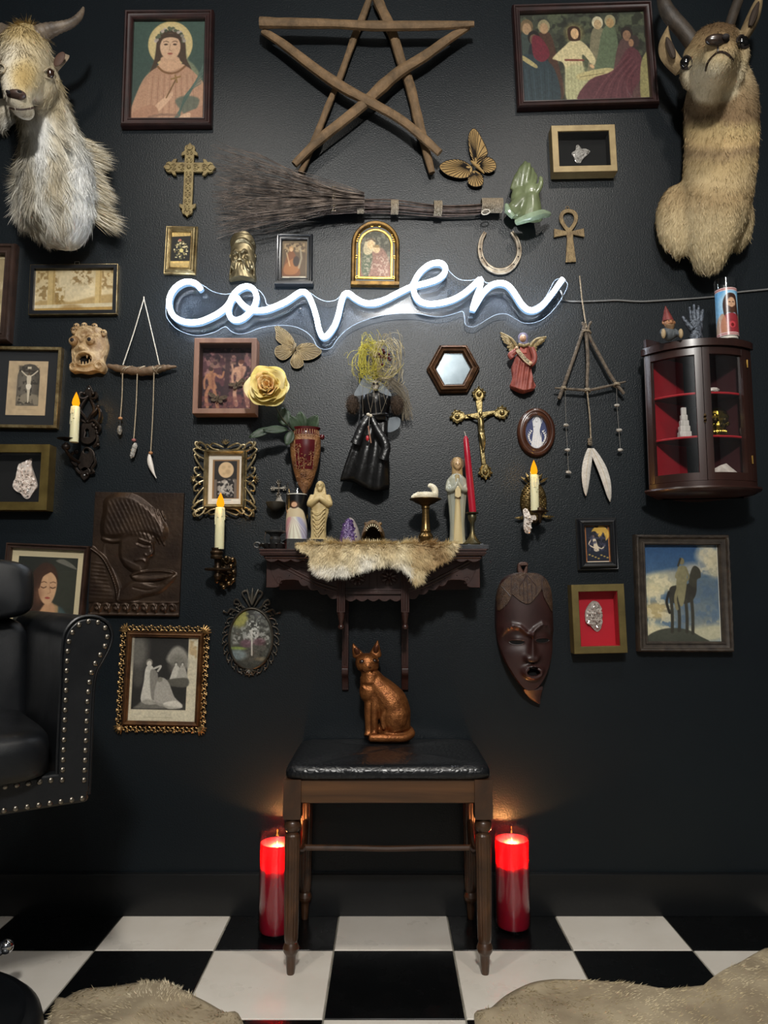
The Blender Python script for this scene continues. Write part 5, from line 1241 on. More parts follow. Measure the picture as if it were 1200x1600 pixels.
for f in (lambda a: a, lambda a: 84 - a):
 ear = MB(); lo = []
 for t in np.linspace(0,1,9):
  c_ = it.w(f(86 + 14 * t),108 - 22 * t, .19 - .03 * t); w = kh * (3 + 13 * math.sin(PI * min(1,.15 + t * .8)) ** .8) * (1 - .5 * max(0, t - .8) / .2)
  lo.append([(c_.x + .95 * w * math.cos(a), c_.y + .012 * math.sin(a) * (1 - .6 * math.cos(a) ** 2), c_.z + w * .45 * math.cos(a)) for a in np.linspace(0,2 * PI, 16, endpoint=False)])
 it.add('ear', ear.loft(lo), M('goat_ear', '9c8d78', rough=.8, var=('6d5a48', 30))); q = it.w(f(95.5),97,.19)
 it.add('inner_ear', MB().ell(q + Vector((0,-.012,0)),(kh * 7.5,.004, kh * 14), rot=Matrix.Rotation(R(28 if f(0) == 0 else -28),3, 'Y')), M('inner_ear_brown', '4b3429', rough=.7))
PYV = proj(it, V)
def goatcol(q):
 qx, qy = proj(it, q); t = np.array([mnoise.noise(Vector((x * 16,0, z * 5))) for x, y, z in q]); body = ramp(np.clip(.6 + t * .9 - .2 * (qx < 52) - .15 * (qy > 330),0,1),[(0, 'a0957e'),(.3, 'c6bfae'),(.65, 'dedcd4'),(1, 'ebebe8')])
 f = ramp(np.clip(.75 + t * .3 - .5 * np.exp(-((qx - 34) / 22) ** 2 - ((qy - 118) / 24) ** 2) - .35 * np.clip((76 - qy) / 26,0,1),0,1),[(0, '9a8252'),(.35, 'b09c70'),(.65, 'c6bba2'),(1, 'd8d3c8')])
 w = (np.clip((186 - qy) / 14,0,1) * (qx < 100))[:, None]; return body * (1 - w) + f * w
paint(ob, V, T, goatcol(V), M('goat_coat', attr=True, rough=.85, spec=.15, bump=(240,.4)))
p_, nn = scatter(V, T, 30000,2, keep=lambda q, n: (n[:, 1] < .35) * (proj(it, q)[1] > np.where(q[:, 1] < -.24,188, np.where(proj(it, q)[0] > 70,122,165))))
qx, pz = proj(it, p_); t = np.array([mnoise.noise(Vector((x * 16,0, z * 5))) for x, y, z in p_])
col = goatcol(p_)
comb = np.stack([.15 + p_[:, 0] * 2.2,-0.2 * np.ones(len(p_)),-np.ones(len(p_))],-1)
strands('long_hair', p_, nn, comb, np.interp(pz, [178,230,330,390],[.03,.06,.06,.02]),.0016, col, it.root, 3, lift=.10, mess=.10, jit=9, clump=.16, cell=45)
p_, nn = scatter(V, T, 9000,4, keep=lambda q, n: (proj(it, q)[1] < 186) * (n[:, 1] < .3) * (np.hypot(proj(it, q)[0] - 26, proj(it, q)[1] - 150) > 13))
qx, pz = proj(it, p_); t = np.array([mnoise.noise(Vector((x * 14,3, z * 14))) for x, y, z in p_])
topk = it.w(45,60,.22)
col = goatcol(p_)
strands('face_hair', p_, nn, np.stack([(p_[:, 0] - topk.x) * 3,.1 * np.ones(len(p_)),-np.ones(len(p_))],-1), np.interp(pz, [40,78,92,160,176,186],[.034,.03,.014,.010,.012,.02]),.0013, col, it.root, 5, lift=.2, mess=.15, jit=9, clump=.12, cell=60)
n = 2600; tt = rs0.rand(n); bx = np.interp(tt, [0,.3,1],[116,132,148]) + rs0.randn(n) * 4; by = 212 + tt * 132
pts = np.array([it.w(a, b, .05 + .03 * r) for a, b, r in zip(bx, by, rs0.rand(n))])
strands('mane', pts, np.tile([0.25,-.9,.2],(n, 1)), np.stack([np.interp(tt, [0,.5,1],[1.0,1.0,.8]) + rs0.randn(n) * .12, np.zeros(n),-.30 + .75 * np.sin(tt * 9) * .25 - .25 * tt + rs0.randn(n) * .1],-1),.075 * (.6 + .5 * np.abs(np.sin(tt * 8.5))),.0017, ramp(rs0.rand(n),[(0, '9a8c70'),(.5, 'c4baa2'),(1, 'e2ded2')]), it.root, 6, lift=.02, mess=.07, jit=8)

# ------------------------------------------------------------------ pronghorn mount
it = It('pronghorn_mount', 1110,270,0.0, 'tan pronghorn shoulder mount looking up with dark horns, upper right', 'taxidermy')
m = MB(); kp = it.kw(1110,270,.1)
m.tube(spline([tuple(it.w(a, b, d)) for a, b, d in ((1106,424,.05),(1108,395,.08),(1116,340,.10),(1124,270,.10),(1127,205,.10),(1125,155,.10),(1122,110,.13))],4), np.interp(np.linspace(0,6,25), range(7), np.array([16,30,50,53,54,55,40]) * kp),20)
m.ell(it.w(1062,345,.05),(37 * kp, .06,60 * kp)); m.ell(it.w(1150,345,.05),(25 * kp, .06,50 * kp)); m.ell(it.w(1088,335,.06),(40 * kp, .07,66 * kp))
ks = it.kw(1118,80,.2); kz = it.kw(1124,80,.33)
m.ell(it.w(1116,92,.165),(48 * ks, .085,52 * ks)); m.ell(it.w(1086,112,.185),(23 * ks, .05,30 * ks)); m.ell(it.w(1150,92,.185),(18 * ks, .05,32 * ks)); m.tube(spline([tuple(it.w(1114,108,.18)), tuple(it.w(1118,98,.25)), tuple(it.w(1123,88,.32)), tuple(it.w(1124,84,.37))],4), np.interp(np.linspace(0,3,13), range(4), np.array([43,36,27,20]) * ks),18)
m.ell(it.w(1124,98,.345),(19 * kz, .05,21 * kz)); m.ell(it.w(1122,68,.365),(19 * kz, .035,13 * kz)); m.ell(it.w(1108,138,.19),(25 * ks, .06,28 * ks)); m.ell(it.w(1140,124,.19),(20 * ks, .06,24 * ks))
PRB = M('pronghorn_hide', '7d6e56', rough=.9, var=('62553f', 14), bump=(240,.4))
ob, bv, V, T = fused(it, 'body', m, PRB, .007,5)
hp = lambda a, b, o=0: hit(it, bv, a, b, o)[0]
for a, b, r in ((1072,98,8.5),(1160,66,8.5)):
 it.add('eye', MB().ell(hp(a, b, -.001),(.019,.015,.019)), DKEYE); it.add('eyelid', MB().tube([hp(a + (r + 1.5) * math.cos(t), b + (r + 1) * math.sin(t),.002) for t in np.linspace(0,2 * PI, 20, endpoint=False)],.004,6, True), M('dark_lid', '1c1410', rough=.6))
PN = M('pronghorn_nose', '1d1714', rough=.25, var=('33261e', 60), spec=.6)
it.add('nose', MB().ell(hp(1121,63,-.006),(.034,.014,.016)), PN)
for a, b in ((1109,67),(1132,60)): it.add('nostril', MB().ell(hp(a, b, .002) + Vector((0,-.006,0)),(.010,.006,.008)), M('dark_hole', '120806', rough=.8))
it.add('mouth', onskin(it, bv, [(1103,110),(1106,98),(1114,88),(1122,82),(1131,82),(1139,87),(1145,95)],.0036), PN); it.add('mouth_cleft', onskin(it, bv, [(1122,72),(1122,82)],.003), PN)
PHORN = M('pronghorn_horn', '2d2721', rough=.6, var=('443a30', 26,5), bump=(60,.5))
it.add('horn', MB().tube(spline([tuple(it.w(a, b, .17)) for a, b in ((1084,70),(1068,48),(1050,28),(1040,12),(1035,-6),(1034,-30),(1046,-55))],5), np.interp(np.linspace(0,6,31), range(7), np.array([12,12,12,11,9,6,2]) * ks),14), PHORN)
it.add('horn', MB().tube(spline([tuple(it.w(a, b, .15)) for a, b in ((1138,46),(1145,24),(1153,2),(1160,-20),(1164,-45),(1158,-68))],5), np.interp(np.linspace(0,5,26), range(6), np.array([8,8,8,7,5,2]) * ks),14), PHORN)
EARM = M('pronghorn_ear', 'a08a64', rough=.8, var=('6e5a3e', 24,5), bump=(200,.3))
for base, tip, w0, nm in (((1068,108),(1041,46),12,0),((1161,62),(1189,-12),13,1)):
 lo = []
 for t in np.linspace(0,1,11):
  bend = (-9 if nm == 0 else 4) * math.sin(PI * t)
  c_ = it.w(base[0] + (tip[0] - base[0]) * t + bend, base[1] + (tip[1] - base[1]) * t, .17); w = ks * w0 * (math.sin(PI * (.2 + .78 * t)) ** .7 + .02)
  lo.append([(c_.x + w * math.cos(a), c_.y + .016 * math.sin(a) + .02 * (math.cos(a) ** 2), c_.z + w * .25 * math.cos(a)) for a in np.linspace(0,2 * PI, 16, endpoint=False)])
 e = it.add('ear', MB().loft(lo), EARM)
 q0, q1 = it.w(base[0] + (tip[0] - base[0]) * .28 + (-7 if nm == 0 else 3), base[1] + (tip[1] - base[1]) * .28,.19), it.w(base[0] + (tip[0] - base[0]) * .8 + (-5 if nm == 0 else 2), base[1] + (tip[1] - base[1]) * .8,.19)
 obj('inner_ear', MB().tube(spline([tuple(q0), tuple((q0 + q1) / 2), tuple(q1)],4), np.array([3,5,6.5,7,7,6.5,5,3.5,1.5]) * ks * .8,8), M('inner_ear_dark', '33271d', rough=.8), e)
def procol(p_):
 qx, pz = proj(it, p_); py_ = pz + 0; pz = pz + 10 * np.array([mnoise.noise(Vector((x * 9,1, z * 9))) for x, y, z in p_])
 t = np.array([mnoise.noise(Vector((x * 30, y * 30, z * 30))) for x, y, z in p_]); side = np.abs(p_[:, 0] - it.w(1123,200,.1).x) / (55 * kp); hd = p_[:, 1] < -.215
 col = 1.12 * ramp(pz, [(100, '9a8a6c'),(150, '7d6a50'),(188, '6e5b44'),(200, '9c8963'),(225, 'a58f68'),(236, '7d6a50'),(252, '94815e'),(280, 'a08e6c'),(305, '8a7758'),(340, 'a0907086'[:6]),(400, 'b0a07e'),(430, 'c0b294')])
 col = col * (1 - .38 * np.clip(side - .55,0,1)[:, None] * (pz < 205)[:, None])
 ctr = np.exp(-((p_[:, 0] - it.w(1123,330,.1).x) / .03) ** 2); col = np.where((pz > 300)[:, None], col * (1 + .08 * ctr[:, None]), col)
 fc = ramp(py_, [(40, '5e4a34'),(72, '8a7656'),(90, 'b3a27e'),(110, 'd0c4a6'),(155, 'd4c8aa'),(175, '8a7350')])
 w = (np.clip((1.12 - ((qx - 1114) / 52) ** 2 - ((py_ - 92) / 76) ** 2 + .25 * t) / .35,0,1) * np.clip((-.10 - p_[:, 1]) / .04,0,1))[:, None]; col = col * (1 - w) + fc * w
 return col
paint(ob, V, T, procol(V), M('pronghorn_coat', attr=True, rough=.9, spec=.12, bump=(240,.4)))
p_, nn = scatter(V, T, 42000,2, keep=lambda q, n: (n[:, 1] < .4) * (np.hypot(proj(it, q)[0] - 1121,(proj(it, q)[1] - 63) * 1.6) > 18))
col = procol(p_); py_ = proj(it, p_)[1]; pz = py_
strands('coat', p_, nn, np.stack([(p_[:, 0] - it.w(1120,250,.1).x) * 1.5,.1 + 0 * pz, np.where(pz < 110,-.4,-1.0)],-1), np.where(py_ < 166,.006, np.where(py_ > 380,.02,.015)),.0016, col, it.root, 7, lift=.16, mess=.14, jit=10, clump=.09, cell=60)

p_, nn = scatter(V, T, 12000,8, keep=lambda q, n: (n[:, 1] < .3) * (proj(it, q)[1] < 172) * (q[:, 1] < -.1) * (np.hypot(proj(it, q)[0] - 1121,(proj(it, q)[1] - 63) * 1.6) > 19))
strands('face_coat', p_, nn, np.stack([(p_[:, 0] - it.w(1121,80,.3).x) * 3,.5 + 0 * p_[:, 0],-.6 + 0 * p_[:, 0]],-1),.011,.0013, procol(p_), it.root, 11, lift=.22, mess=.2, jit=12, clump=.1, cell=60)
# ------------------------------------------------------------------ copper cat on the bench
COP = M('copper_paint', 'a2683a', rough=.4, metal=.7, var=('6e3f20', 45,5,.7), bump=(260,.35), spec=.5)
pc0 = G(606,1158,.4912); it = It('cat_statue', 606,1100,-pc0.y, 'seated copper painted cat statue on the black bench', 'statue', y=-pc0.y)
it.root.location.z = .4912; it.o = Vector((it.o.x, 0,.4912)); dd = -pc0.y; kc = it.k
W3 = lambda a, b, o=0.0: tuple(P(a, b, dd + o) - it.root.location)
m = MB()
m.tube(spline([W3(578,1052), W3(586,1067,.004), W3(598,1082), W3(611,1098), W3(616,1116), W3(619,1140)],4), np.interp(np.linspace(0,5,21), range(6), np.array([13,18,23,26,26,22]) * kc),18)
m.ell(W3(573.5,1036,.008),(19 * kc, 16 * kc, 16 * kc)); m.ell(W3(574,1043,.022),(11 * kc, 9 * kc, 8 * kc)); m.ell(W3(565,1042,.014),(8 * kc, 7 * kc, 7 * kc)); m.ell(W3(584,1042,.014),(8 * kc, 7 * kc, 7 * kc)); m.ell(W3(574.5,1041,.034),(3.2 * kc, 3 * kc, 4 * kc))
m.ell(W3(577,1080,.012),(16 * kc, 14 * kc, 19 * kc)); m.ell(W3(617,1120,.03),(20 * kc, 10 * kc, 23 * kc)); m.tube(spline([W3(600,1140,.034), W3(597,1122,.036), W3(606,1104,.036), W3(620,1099,.03)],4),3 * kc, 8); m.tube(spline([W3(579,1052,.008), W3(578,1068,.012)],4),15 * kc, 14); m.ell(W3(621,1114),(21 * kc, 17 * kc, 27 * kc)); m.ell(W3(614,1140),(27 * kc, 20 * kc, 16 * kc))
for a, o in ((577,.018),(586,.024)):
 m.tube(spline([W3(a + 2,1085, o - .006), W3(a - 1,1110, o), W3(a - 1,1140, o), W3(a - 3,1151, o + .006)],4), np.interp(np.linspace(0,3,13), range(4), np.array([10,7,5.5,6]) * kc),10)
m.tube(spline([W3(640,1138,-.01), W3(643,1147,.008), W3(632,1153,.028), W3(612,1153.5,.038), W3(594,1153,.042), W3(577,1153,.04)],5), np.interp(np.linspace(0,5,26), range(6), np.array([5,6,6,6,6.5,6]) * kc),10)
m.ell(W3(608,1154.5,.008),(35 * kc, 19 * kc, 6 * kc))
for pts in (((556,1030),(552,1009),(567,1021)),((579,1020.5),(590,1004),(592.5,1028))):
 (a0, b0),(a1, b1),(a2, b2) = pts; bs = W3((a0 + a2) / 2,(b0 + b2) / 2,.0); tp = W3(a1, b1,-.002)
 for t in np.linspace(0,1,9): m.ell([bs[i] + (tp[i] - bs[i]) * t for i in range(3)],(11 * kc * (1 - .82 * t ** 1.2),5.5 * kc * (1 - t * .4),4.5 * kc),10,6)
for b in (1059,1063,1067): m.tube([W3(578 + 15 * math.cos(t), b + 1.5 * math.sin(t) - (578 - 578),.006 + .028 * max(0, math.sin(t))) for t in np.linspace(0,2 * PI, 24, endpoint=False)],.0022,6, True)
for i in range(9): m.tube(spline([W3(566 + i * 4,1072 + (i % 3) * 4,.030 - .0005 * i * i), W3(572 + i * 4,1078 + (i % 3) * 4,.034 - .0006 * i * i), W3(577 + i * 5,1076 + (i % 3) * 5,.030 - .0006 * i * i)],3),.0026,6)
ob, bv, V, T = fused(it, 'body', m, COP, .0026,2)
hp = lambda a, b, o=0: hit(it, bv, a, b, o)[0]
for a, b in ((565.5,1034),(585.5,1032.5)):
 it.add('eye', MB().ell(hp(a, b, -.0005),(.0082,.004,.0052)), M('cat_eye', '2b1a10', rough=.15)); it.add('eye_rim', MB().tube([hp(a + 5.2 * math.cos(t), b + 3.4 * math.sin(t),.0012) for t in np.linspace(0,2 * PI, 16, endpoint=False)],.0009,5, True), COP)
it.add('nose', MB().ell(hp(577.5,1042.5,0),(.0045,.003,.003)), M('dark_copper', '4a2612', rough=.4, metal=.7)); it.add('mouth', onskin(it, bv, [(567,1047),(572,1049.5),(577.5,1047),(582,1049),(587,1046)],.0008), M('dark_copper', '4a2612'))
for (a, b), rr in (((558,1018.5),26),((587.5,1015),-12)): it.add('inner_ear', MB().ell(hp(a, b, .0005),(4.2 * kc, .002,7.5 * kc), rot=Matrix.Rotation(R(-rr),3, 'Y')), M('dark_copper', '4a2612'))
for x in (576.5,579): pass
it.add('leg_groove', onskin(it, bv, [(580.5,1098),(580,1120),(579.5,1146)],.001), M('dark_copper', '4a2612'))

# ------------------------------------------------------------------ lit red candles
RWAX = M('red_wax', '8e0c24', rough=.35, sss=(1.0,(1.0,.05,.05),.06))
FLAME = emitter('candle_flame', 'ffb040', 30)
CGL = thin_glass('candle_glass', (1,1,1,1),.03,1.45)
def pillar(px, pyb, w, label, dx):
 p = G(px, pyb); r = w; o = thing('glass_candle', label, 'candle', (p.x, p.y, 0), 'lit red candles on the floor')
 H_ = .262
 obj('glass', MB().lathe([(r * .8,.001),(r * .97,.006),(r, .014),(r, H_ - .022),(r * 1.03, H_ - .018),(r, H_ - .012),(r * 1.02, H_),(r * .98, H_ + .001),(r * .965, H_ - .012),(r * .965,.016),(r * .9,.010),(0,.0095)],36), CGL, o, smooth=60)
 obj('wax', MB().lathe([(0,.0105),(r * .88,.011),(r * .945,.018),(r * .945, H_ - .030),(r * .93, H_ - .027),(r * .87, H_ - .029),(r * .84, H_ - .06),(r * .76, H_ - .086),(r * .5, H_ - .092),(0, H_ - .093)],36), RWAX, o, smooth=60)
 obj('wick', MB().tube([(0,0, H_ - .094),(.001,0, H_ - .046)],.0012,6), M('wick', '1a1410', rough=.9), o)
 obj('flame', MB().lathe([(0, H_ - .047),(.003, H_ - .043),(.0036, H_ - .039),(.002, H_ - .032),(0, H_ - .025)],10), FLAME, o, smooth=180)
 l = bpy.data.lights.new('candle_light', 'POINT'); l.energy = 5; l.color = (1.0,.42,.13); l.shadow_soft_size = .006
 lo = bpy.data.objects.new('candle_light', l); COL.objects.link(lo); lo.parent = o; lo.location = (0,0, H_ - .046)
 return o
pillar(802,1452,.0475, 'lit red candle in glass on the floor right of the bench', 0)
pillar(431,1459,.0475, 'lit red candle in glass on the floor behind the left bench leg', 0)

# ------------------------------------------------------------------ carved mask, lower right
DKW = M('dark_mask_wood', '331b18', rough=.46, var=('271210', 18,5), coat=.12)
it = It('mask', 824,985,0.06, 'tall dark brown carved wooden face mask with an open mouth', 'mask', tilt=.012)
ol = spline([(824,895),(843,896),(858,908),(865,930),(867,955),(868,985),(866,1015),(858,1045),(846,1068),(835,1078),(822,1078),(808,1062),(792,1035),(782,1008),(778,980),(778,955),(780,930),(788,907),(804,896)],5, True)
pl = it.l(ol); kq = it.k; xx = it.X; zz = it.Z
browL = [(xx(a), zz(b)) for a, b in ((783,996),(789,984),(800,978),(812,980),(822,989),(829,992))]; browR = [(xx(a), zz(b)) for a, b in ((829,992),(836,983),(848,975),(858,978),(865,987))]
def hmask(x, z):
 q = (x / (45 * kq)) ** 2; v = (z - zz(975)) / (95 * kq)
 h = .014 + .052 * math.sqrt(max(0,1 - min(1, q * .92))) * (1 - .22 * abs(v) ** 2.5)
 if z < zz(985): h -= .010 * math.exp(-((z - zz(1000)) / (12 * kq)) ** 2) * (1 - math.exp(-((x - xx(830)) / (9 * kq)) ** 2))
 h += ridge(x, z, browL, 3.4 * kq, .009) + ridge(x, z, browR, 3.4 * kq, .009)
 nw = (3 + 7 * max(0,(zz(1000) - z) / (35 * kq))) * kq
 if zz(1036) < z < zz(988): h += .017 * math.exp(-((x - xx(831)) / nw) ** 2) * (.5 + .5 * min(1,(zz(988) - z) / (40 * kq))) * min(1,(z - zz(1036)) / (3 * kq))
 for a in (822,839): h += bumpf(x, z, xx(a), zz(1028),6 * kq, 6 * kq, .009)
 for a, b in ((808,999),(848,996)): h += bumpf(x, z, xx(a), zz(b),14 * kq, 7 * kq, .008,1.3);
 mo = math.hypot((x - xx(832)) / (13.5 * kq),(z - zz(1050)) / (9 * kq)); h += .012 * math.exp(-((mo - 1) / .3) ** 2) - (.022 if mo < .8 else 0) * min(1,(1 - mo) * 4)
 return max(h, .004)
it.add('face', MB().star(pl, (xx(826), zz(985)), hmask, 60), DKW, smooth=60)
HAIRW = M('carved_hair_wood', '4e3826', rough=.5, var=('33221a', 60,5), bump=(420,.8, 'voronoi', .002))
for pts in ([(789,908),(806,897),(824,895),(843,897),(851,903),(848,918),(838,932),(826,943),(814,940),(802,930),(793,920)],[(788,909),(795,915),(800,928),(793,944),(780,955),(779,935),(782,920)],[(853,903),(860,912),(865,928),(866,955),(858,945),(850,930),(849,915)]):
 P2 = it.l(spline(pts, 4, True)); cx = sum(p[0] for p in P2) / len(P2); cz = sum(p[1] for p in P2) / len(P2)
 it.add('hair_panel', MB().star(P2,(cx, cz), lambda x, z: hmask(x, z) + .004,8,.008), HAIRW, smooth=50)
m = MB()
for a, b in (((824,898),(812,915)),((824,898),(838,915)),((812,915),(812,930)),((838,915),(838,928)),((824,900),(824,942)),((818,906),(818,938)),((831,906),(831,938)),((800,900),(799,926)),((848,902),(848,922)),((785,916),(798,932)),((862,920),(852,935))):
 m.tube([(x, -hmask(x, z) - .0045, z) for x, z in [(xx(a[0] + (b[0] - a[0]) * t), zz(a[1] + (b[1] - a[1]) * t)) for t in np.linspace(0,1,7)]],.0012,5)
it.add('carved_lines', m, DKW)
for a, b in ((808,1003),(848,1000)):
 P2 = [(xx(a) + 12 * kq * math.cos(t), zz(b) + (3.2 if math.sin(t) > 0 else 5) * kq * math.sin(t)) for t in np.linspace(0,2 * PI, 24, endpoint=False)]
 it.add('eye_slot', MB().star(P2,(xx(a), zz(b)), lambda x, z: hmask(x, z) + .0008,3,.02), M('black_hole', '020202', rough=1)); it.add('eye_rim', MB().tube([(x, -hmask(x, z) - .001, z) for x, z in P2],.0012,6, True), DKW)
P2 = [(xx(832) + 10.5 * kq * math.cos(t), zz(1050) + (5.5 if math.sin(t) > 0 else 7) * kq * math.sin(t)) for t in np.linspace(0,2 * PI, 24, endpoint=False)]
it.add('mouth_hole', MB().star(P2,(xx(832), zz(1050)), lambda x, z: .046,3,.02), M('black_hole', '020202')); it.add('lips', MB().tube([(x * 1.0,-hmask(x, z) - .004, z) for x, z in [(xx(832) + (a - xx(832)) * 1.16, zz(1050) + (b - zz(1050)) * 1.16) for a, b in P2]],.004,8, True), DKW)
it.add('hanging_loop', MB().plate([it.l(spline([(815,896),(813,886),(815,879),(822,877),(829,879),(829,886),(827,896)],4, True)), it.l([(818,884),(826,884),(822.5,893)])],.01,.026,.003), M('loop_wood', '4a2f24', rough=.5))
bt = MB(); lo = []
for (a0, a1, b, d) in ((820,850,1074,.045),(820,849,1079,.05),(822,848,1084,.04),(832,847,1096,.03),(845,848,1103,.02)):
 x0_, x1_ = xx(a0), xx(a1); z_ = zz(b); lo.append([(x0_, -.006, z_),(x1_, -.006, z_),(x1_, -d * .8, z_),((x0_ + x1_) / 2,-d, z_),(x0_, -d * .8, z_)])
it.add('beard', bt.loft(lo[::-1]), DKW, smooth=40)

# ------------------------------------------------------------------ bone-coloured demon mask, upper left
BONE = M('bone_resin', 'c4aa82', rough=.45, var=('84643f', 40,5), bump=(200,.3))
it = It('mask', 136,545,0.03, 'small bone coloured grimacing mask with bulging eyes and skull crown', 'mask'); kq = it.k; xx, zz = it.X, it.Z
pl = it.l(spline([(113,512),(125,510),(136,509),(148,510),(158,514),(162,525),(165,538),(163,550),(160,562),(164,572),(160,580),(150,578),(136,581),(122,579),(112,580),(108,573),(112,563),(109,550),(108,535),(109,522)],4, True))
def hd_(x, z):
 h = .012 + .020 * math.sqrt(max(0,1 - min(1,(x / (28 * kq)) ** 2)))
 for a, b in ((115.5,534),(142,533)): h += bumpf(x, z, xx(a), zz(b),8 * kq, 7.5 * kq, .012,1.6)
 h += bumpf(x, z, xx(127), zz(544),6 * kq, 6 * kq, .016) + bumpf(x, z, xx(121), zz(547),5 * kq, 3.5 * kq, .008) + bumpf(x, z, xx(134), zz(547),5 * kq, 3.5 * kq, .008) + bumpf(x, z, xx(128), zz(525),4 * kq, 4 * kq, .007)
 h += ridge(x, z, [(xx(111), zz(527)),(xx(122), zz(527)),(xx(127), zz(534)),(xx(134), zz(527)),(xx(150), zz(524))],2 * kq, .007)
 mo = math.hypot((x - xx(133)) / (13 * kq),(z - zz(562)) / (9.5 * kq)); h += .010 * math.exp(-((mo - 1.08) / .22) ** 2) - (.026 if mo < .95 else 0)
 for a, b in ((114,573),(156,571)): r_ = math.hypot(x - xx(a), z - zz(b)) / (7 * kq); h += .010 * math.exp(-((r_ - .7) / .35) ** 2)
 h += .0022 * math.sin(x * 900) * math.sin(z * 800) * (1 if z > zz(530) or abs(x) > 20 * kq else 0)
 return max(h, .004)
it.add('face', MB().star(pl, (xx(132), zz(548)), hd_, 44), BONE, smooth=70)
for a, b in ((115.5,534),(142,533)): it.add('eye', MB().ell((xx(a),-.036, zz(b)),(7.2 * kq, 6.5 * kq, 7 * kq)), BONE); it.add('pupil', MB().ell((xx(a),-.036 - 5.7 * kq, zz(b)),(3 * kq, 1.6 * kq, 3.2 * kq)), M('dark_hole', '120806'))
it.add('mouth_hole', MB().star([(xx(133) + 11.5 * kq * math.cos(t), zz(562) + 8 * kq * math.sin(t)) for t in np.linspace(0,2 * PI, 20, endpoint=False)],(xx(133), zz(562)), lambda x, z: .016,2,.004), M('black_hole', '020202', rough=1))
for a, b, l, s_ in ((126,569,6,1),(131,570,5,1),(136,570,5,1),(141,569,7,1),(137,554,6,-1),(143,556,5,-1)):
 it.add('tooth', MB().tube([(xx(a),-.030, zz(b)),(xx(a),-.032, zz(b - s_ * l))],[1.9 * kq, .8 * kq],7), BONE)
for a, b in ((113,515),(117,509),(129,508),(145,509),(160,519)):
 sk = it.add('skull', MB().ell((xx(a),-.024, zz(b)),(5 * kq, 5 * kq, 5.3 * kq)).ell((xx(a),-.026, zz(b + 4)),(3.2 * kq, 4 * kq, 3 * kq)), BONE)
 for s_ in (-1.6,1.6): obj('eye_socket', MB().ell((xx(a + s_),-.024 - 4.8 * kq, zz(b)),1.1 * kq, 6,4), M('dark_hole', '120806'), sk)
it.add('ear', MB().tube([(xx(158 + 4 * math.cos(t)),-.018, zz(539 + 9 * math.sin(t))) for t in np.linspace(-2.6,2.4,16)],1.7 * kq, 7), BONE)

# ------------------------------------------------------------------ brass bearded man mask above the letter o
OBR = M('old_brass', '94886a', rough=.4, metal=.85, var=('5e543e', 25,5))
it = It('mask', 378,398,0.03, 'small brass mask of a smiling man with cap and long beard', 'mask'); kq = it.k; xx, zz = it.X, it.Z
pl = it.l(spline([(378,363),(390,366),(397,376),(396,388),(398,398),(397,410),(398,425),(398.5,434),(388,433),(378,432),(366,433),(357,434),(358,422),(360,408),(358,396),(360,387),(358,376),(366,366)],4, True))
def hb_(x, z):
 h = .008 + .026 * math.sqrt(max(0,1 - min(1,(x / (21 * kq)) ** 2)))
 if z > zz(380): h += .006 * min(1,(z - zz(380)) / (3 * kq))
 h += ridge(x, z, [(xx(361), zz(386)),(xx(370), zz(378)),(xx(380), zz(376)),(xx(390), zz(380)),(xx(396), zz(388))],1.6 * kq, .006)
 h += bumpf(x, z, xx(375.5), zz(400),3.5 * kq, 6 * kq, .012) + bumpf(x, z, xx(366), zz(404),4.5 * kq, 4 * kq, .007) + bumpf(x, z, xx(385), zz(404),4.5 * kq, 4 * kq, .007)
 for a in (367,382): h += ridge(x, z, [(xx(a - 4), zz(395)),(xx(a), zz(391.5)),(xx(a + 4), zz(395))],1.2 * kq, .005) - bumpf(x, z, xx(a), zz(397),3.5 * kq, 1.6 * kq, .004)
 h += ridge(x, z, [(xx(364), zz(420)),(xx(368), zz(409)),(xx(375), zz(405.5)),(xx(382), zz(409)),(xx(389), zz(422))],1.8 * kq, .006)
 if z < zz(408): h += .0014 * math.sin((x + .3 * (z - zz(408)) * (1 if x > 0 else -.6)) * 2 * PI / (4.2 * kq)) + .004
 h -= bumpf(x, z, xx(375.5), zz(409),3.2 * kq, 1.8 * kq, .012)
 for a in (362,394): h -= bumpf(x, z, xx(a), zz(421),2.2 * kq, 5 * kq, .02,1.2)
 return max(h, .003)
it.add('face', MB().star(pl, (xx(377), zz(398)), hb_, 44), OBR, smooth=70)
for a in (358.5,397.5): it.add('ear', MB().ell((xx(a),-.014, zz(396.5)),(2.2 * kq, .006,3 * kq)), OBR)
# ------------------------------------------------------------------ star of driftwood sticks
STK = M('weathered_stick', '84694a', rough=.75, var=('57452f', 18,6,.7,.6), bump=(60,.5), stretch=(1,1,1))
it = It('twig_star', 573,130,.05, 'large five pointed star of weathered sticks at the top of the wall', 'star')
def stick(pts, w, dep, nm='stick', seed=0, mat=STK, flat=.85):
 p = spline([it.q(a, b, dep if not hasattr(dep, '__len__') else dep[0] + (dep[1] - dep[0]) * i / (len(pts) - 1)) for i, (a, b) in enumerate(pts)],6); n = len(p)
 r = [np.interp(i / (n - 1), np.linspace(0,1, len(w)), w) * it.k * .55 * (1 + .13 * mnoise.noise(Vector((i * .35, seed * 7,0)))) for i in range(n)]
 return it.add(nm, MB().tube(p, r, 9, sx=flat), mat, smooth=38)
stick([(576,-12),(565,18),(554,44),(532,106),(512,156),(492,208),(470,262)],[9,11,10,9,10,9],.022, seed=1)
stick([(588,-14),(596,4),(614,44),(629,92),(642,128),(653,176),(664,220),(675,263)],[14,16,14,15,14,9],.024, seed=2)
stick([(733,43),(704,60),(664,88),(626,111),(598,134),(568,162),(536,188),(496,220),(461,255)],[9,14,16,18,15,15,10],(.052,.042), seed=3)
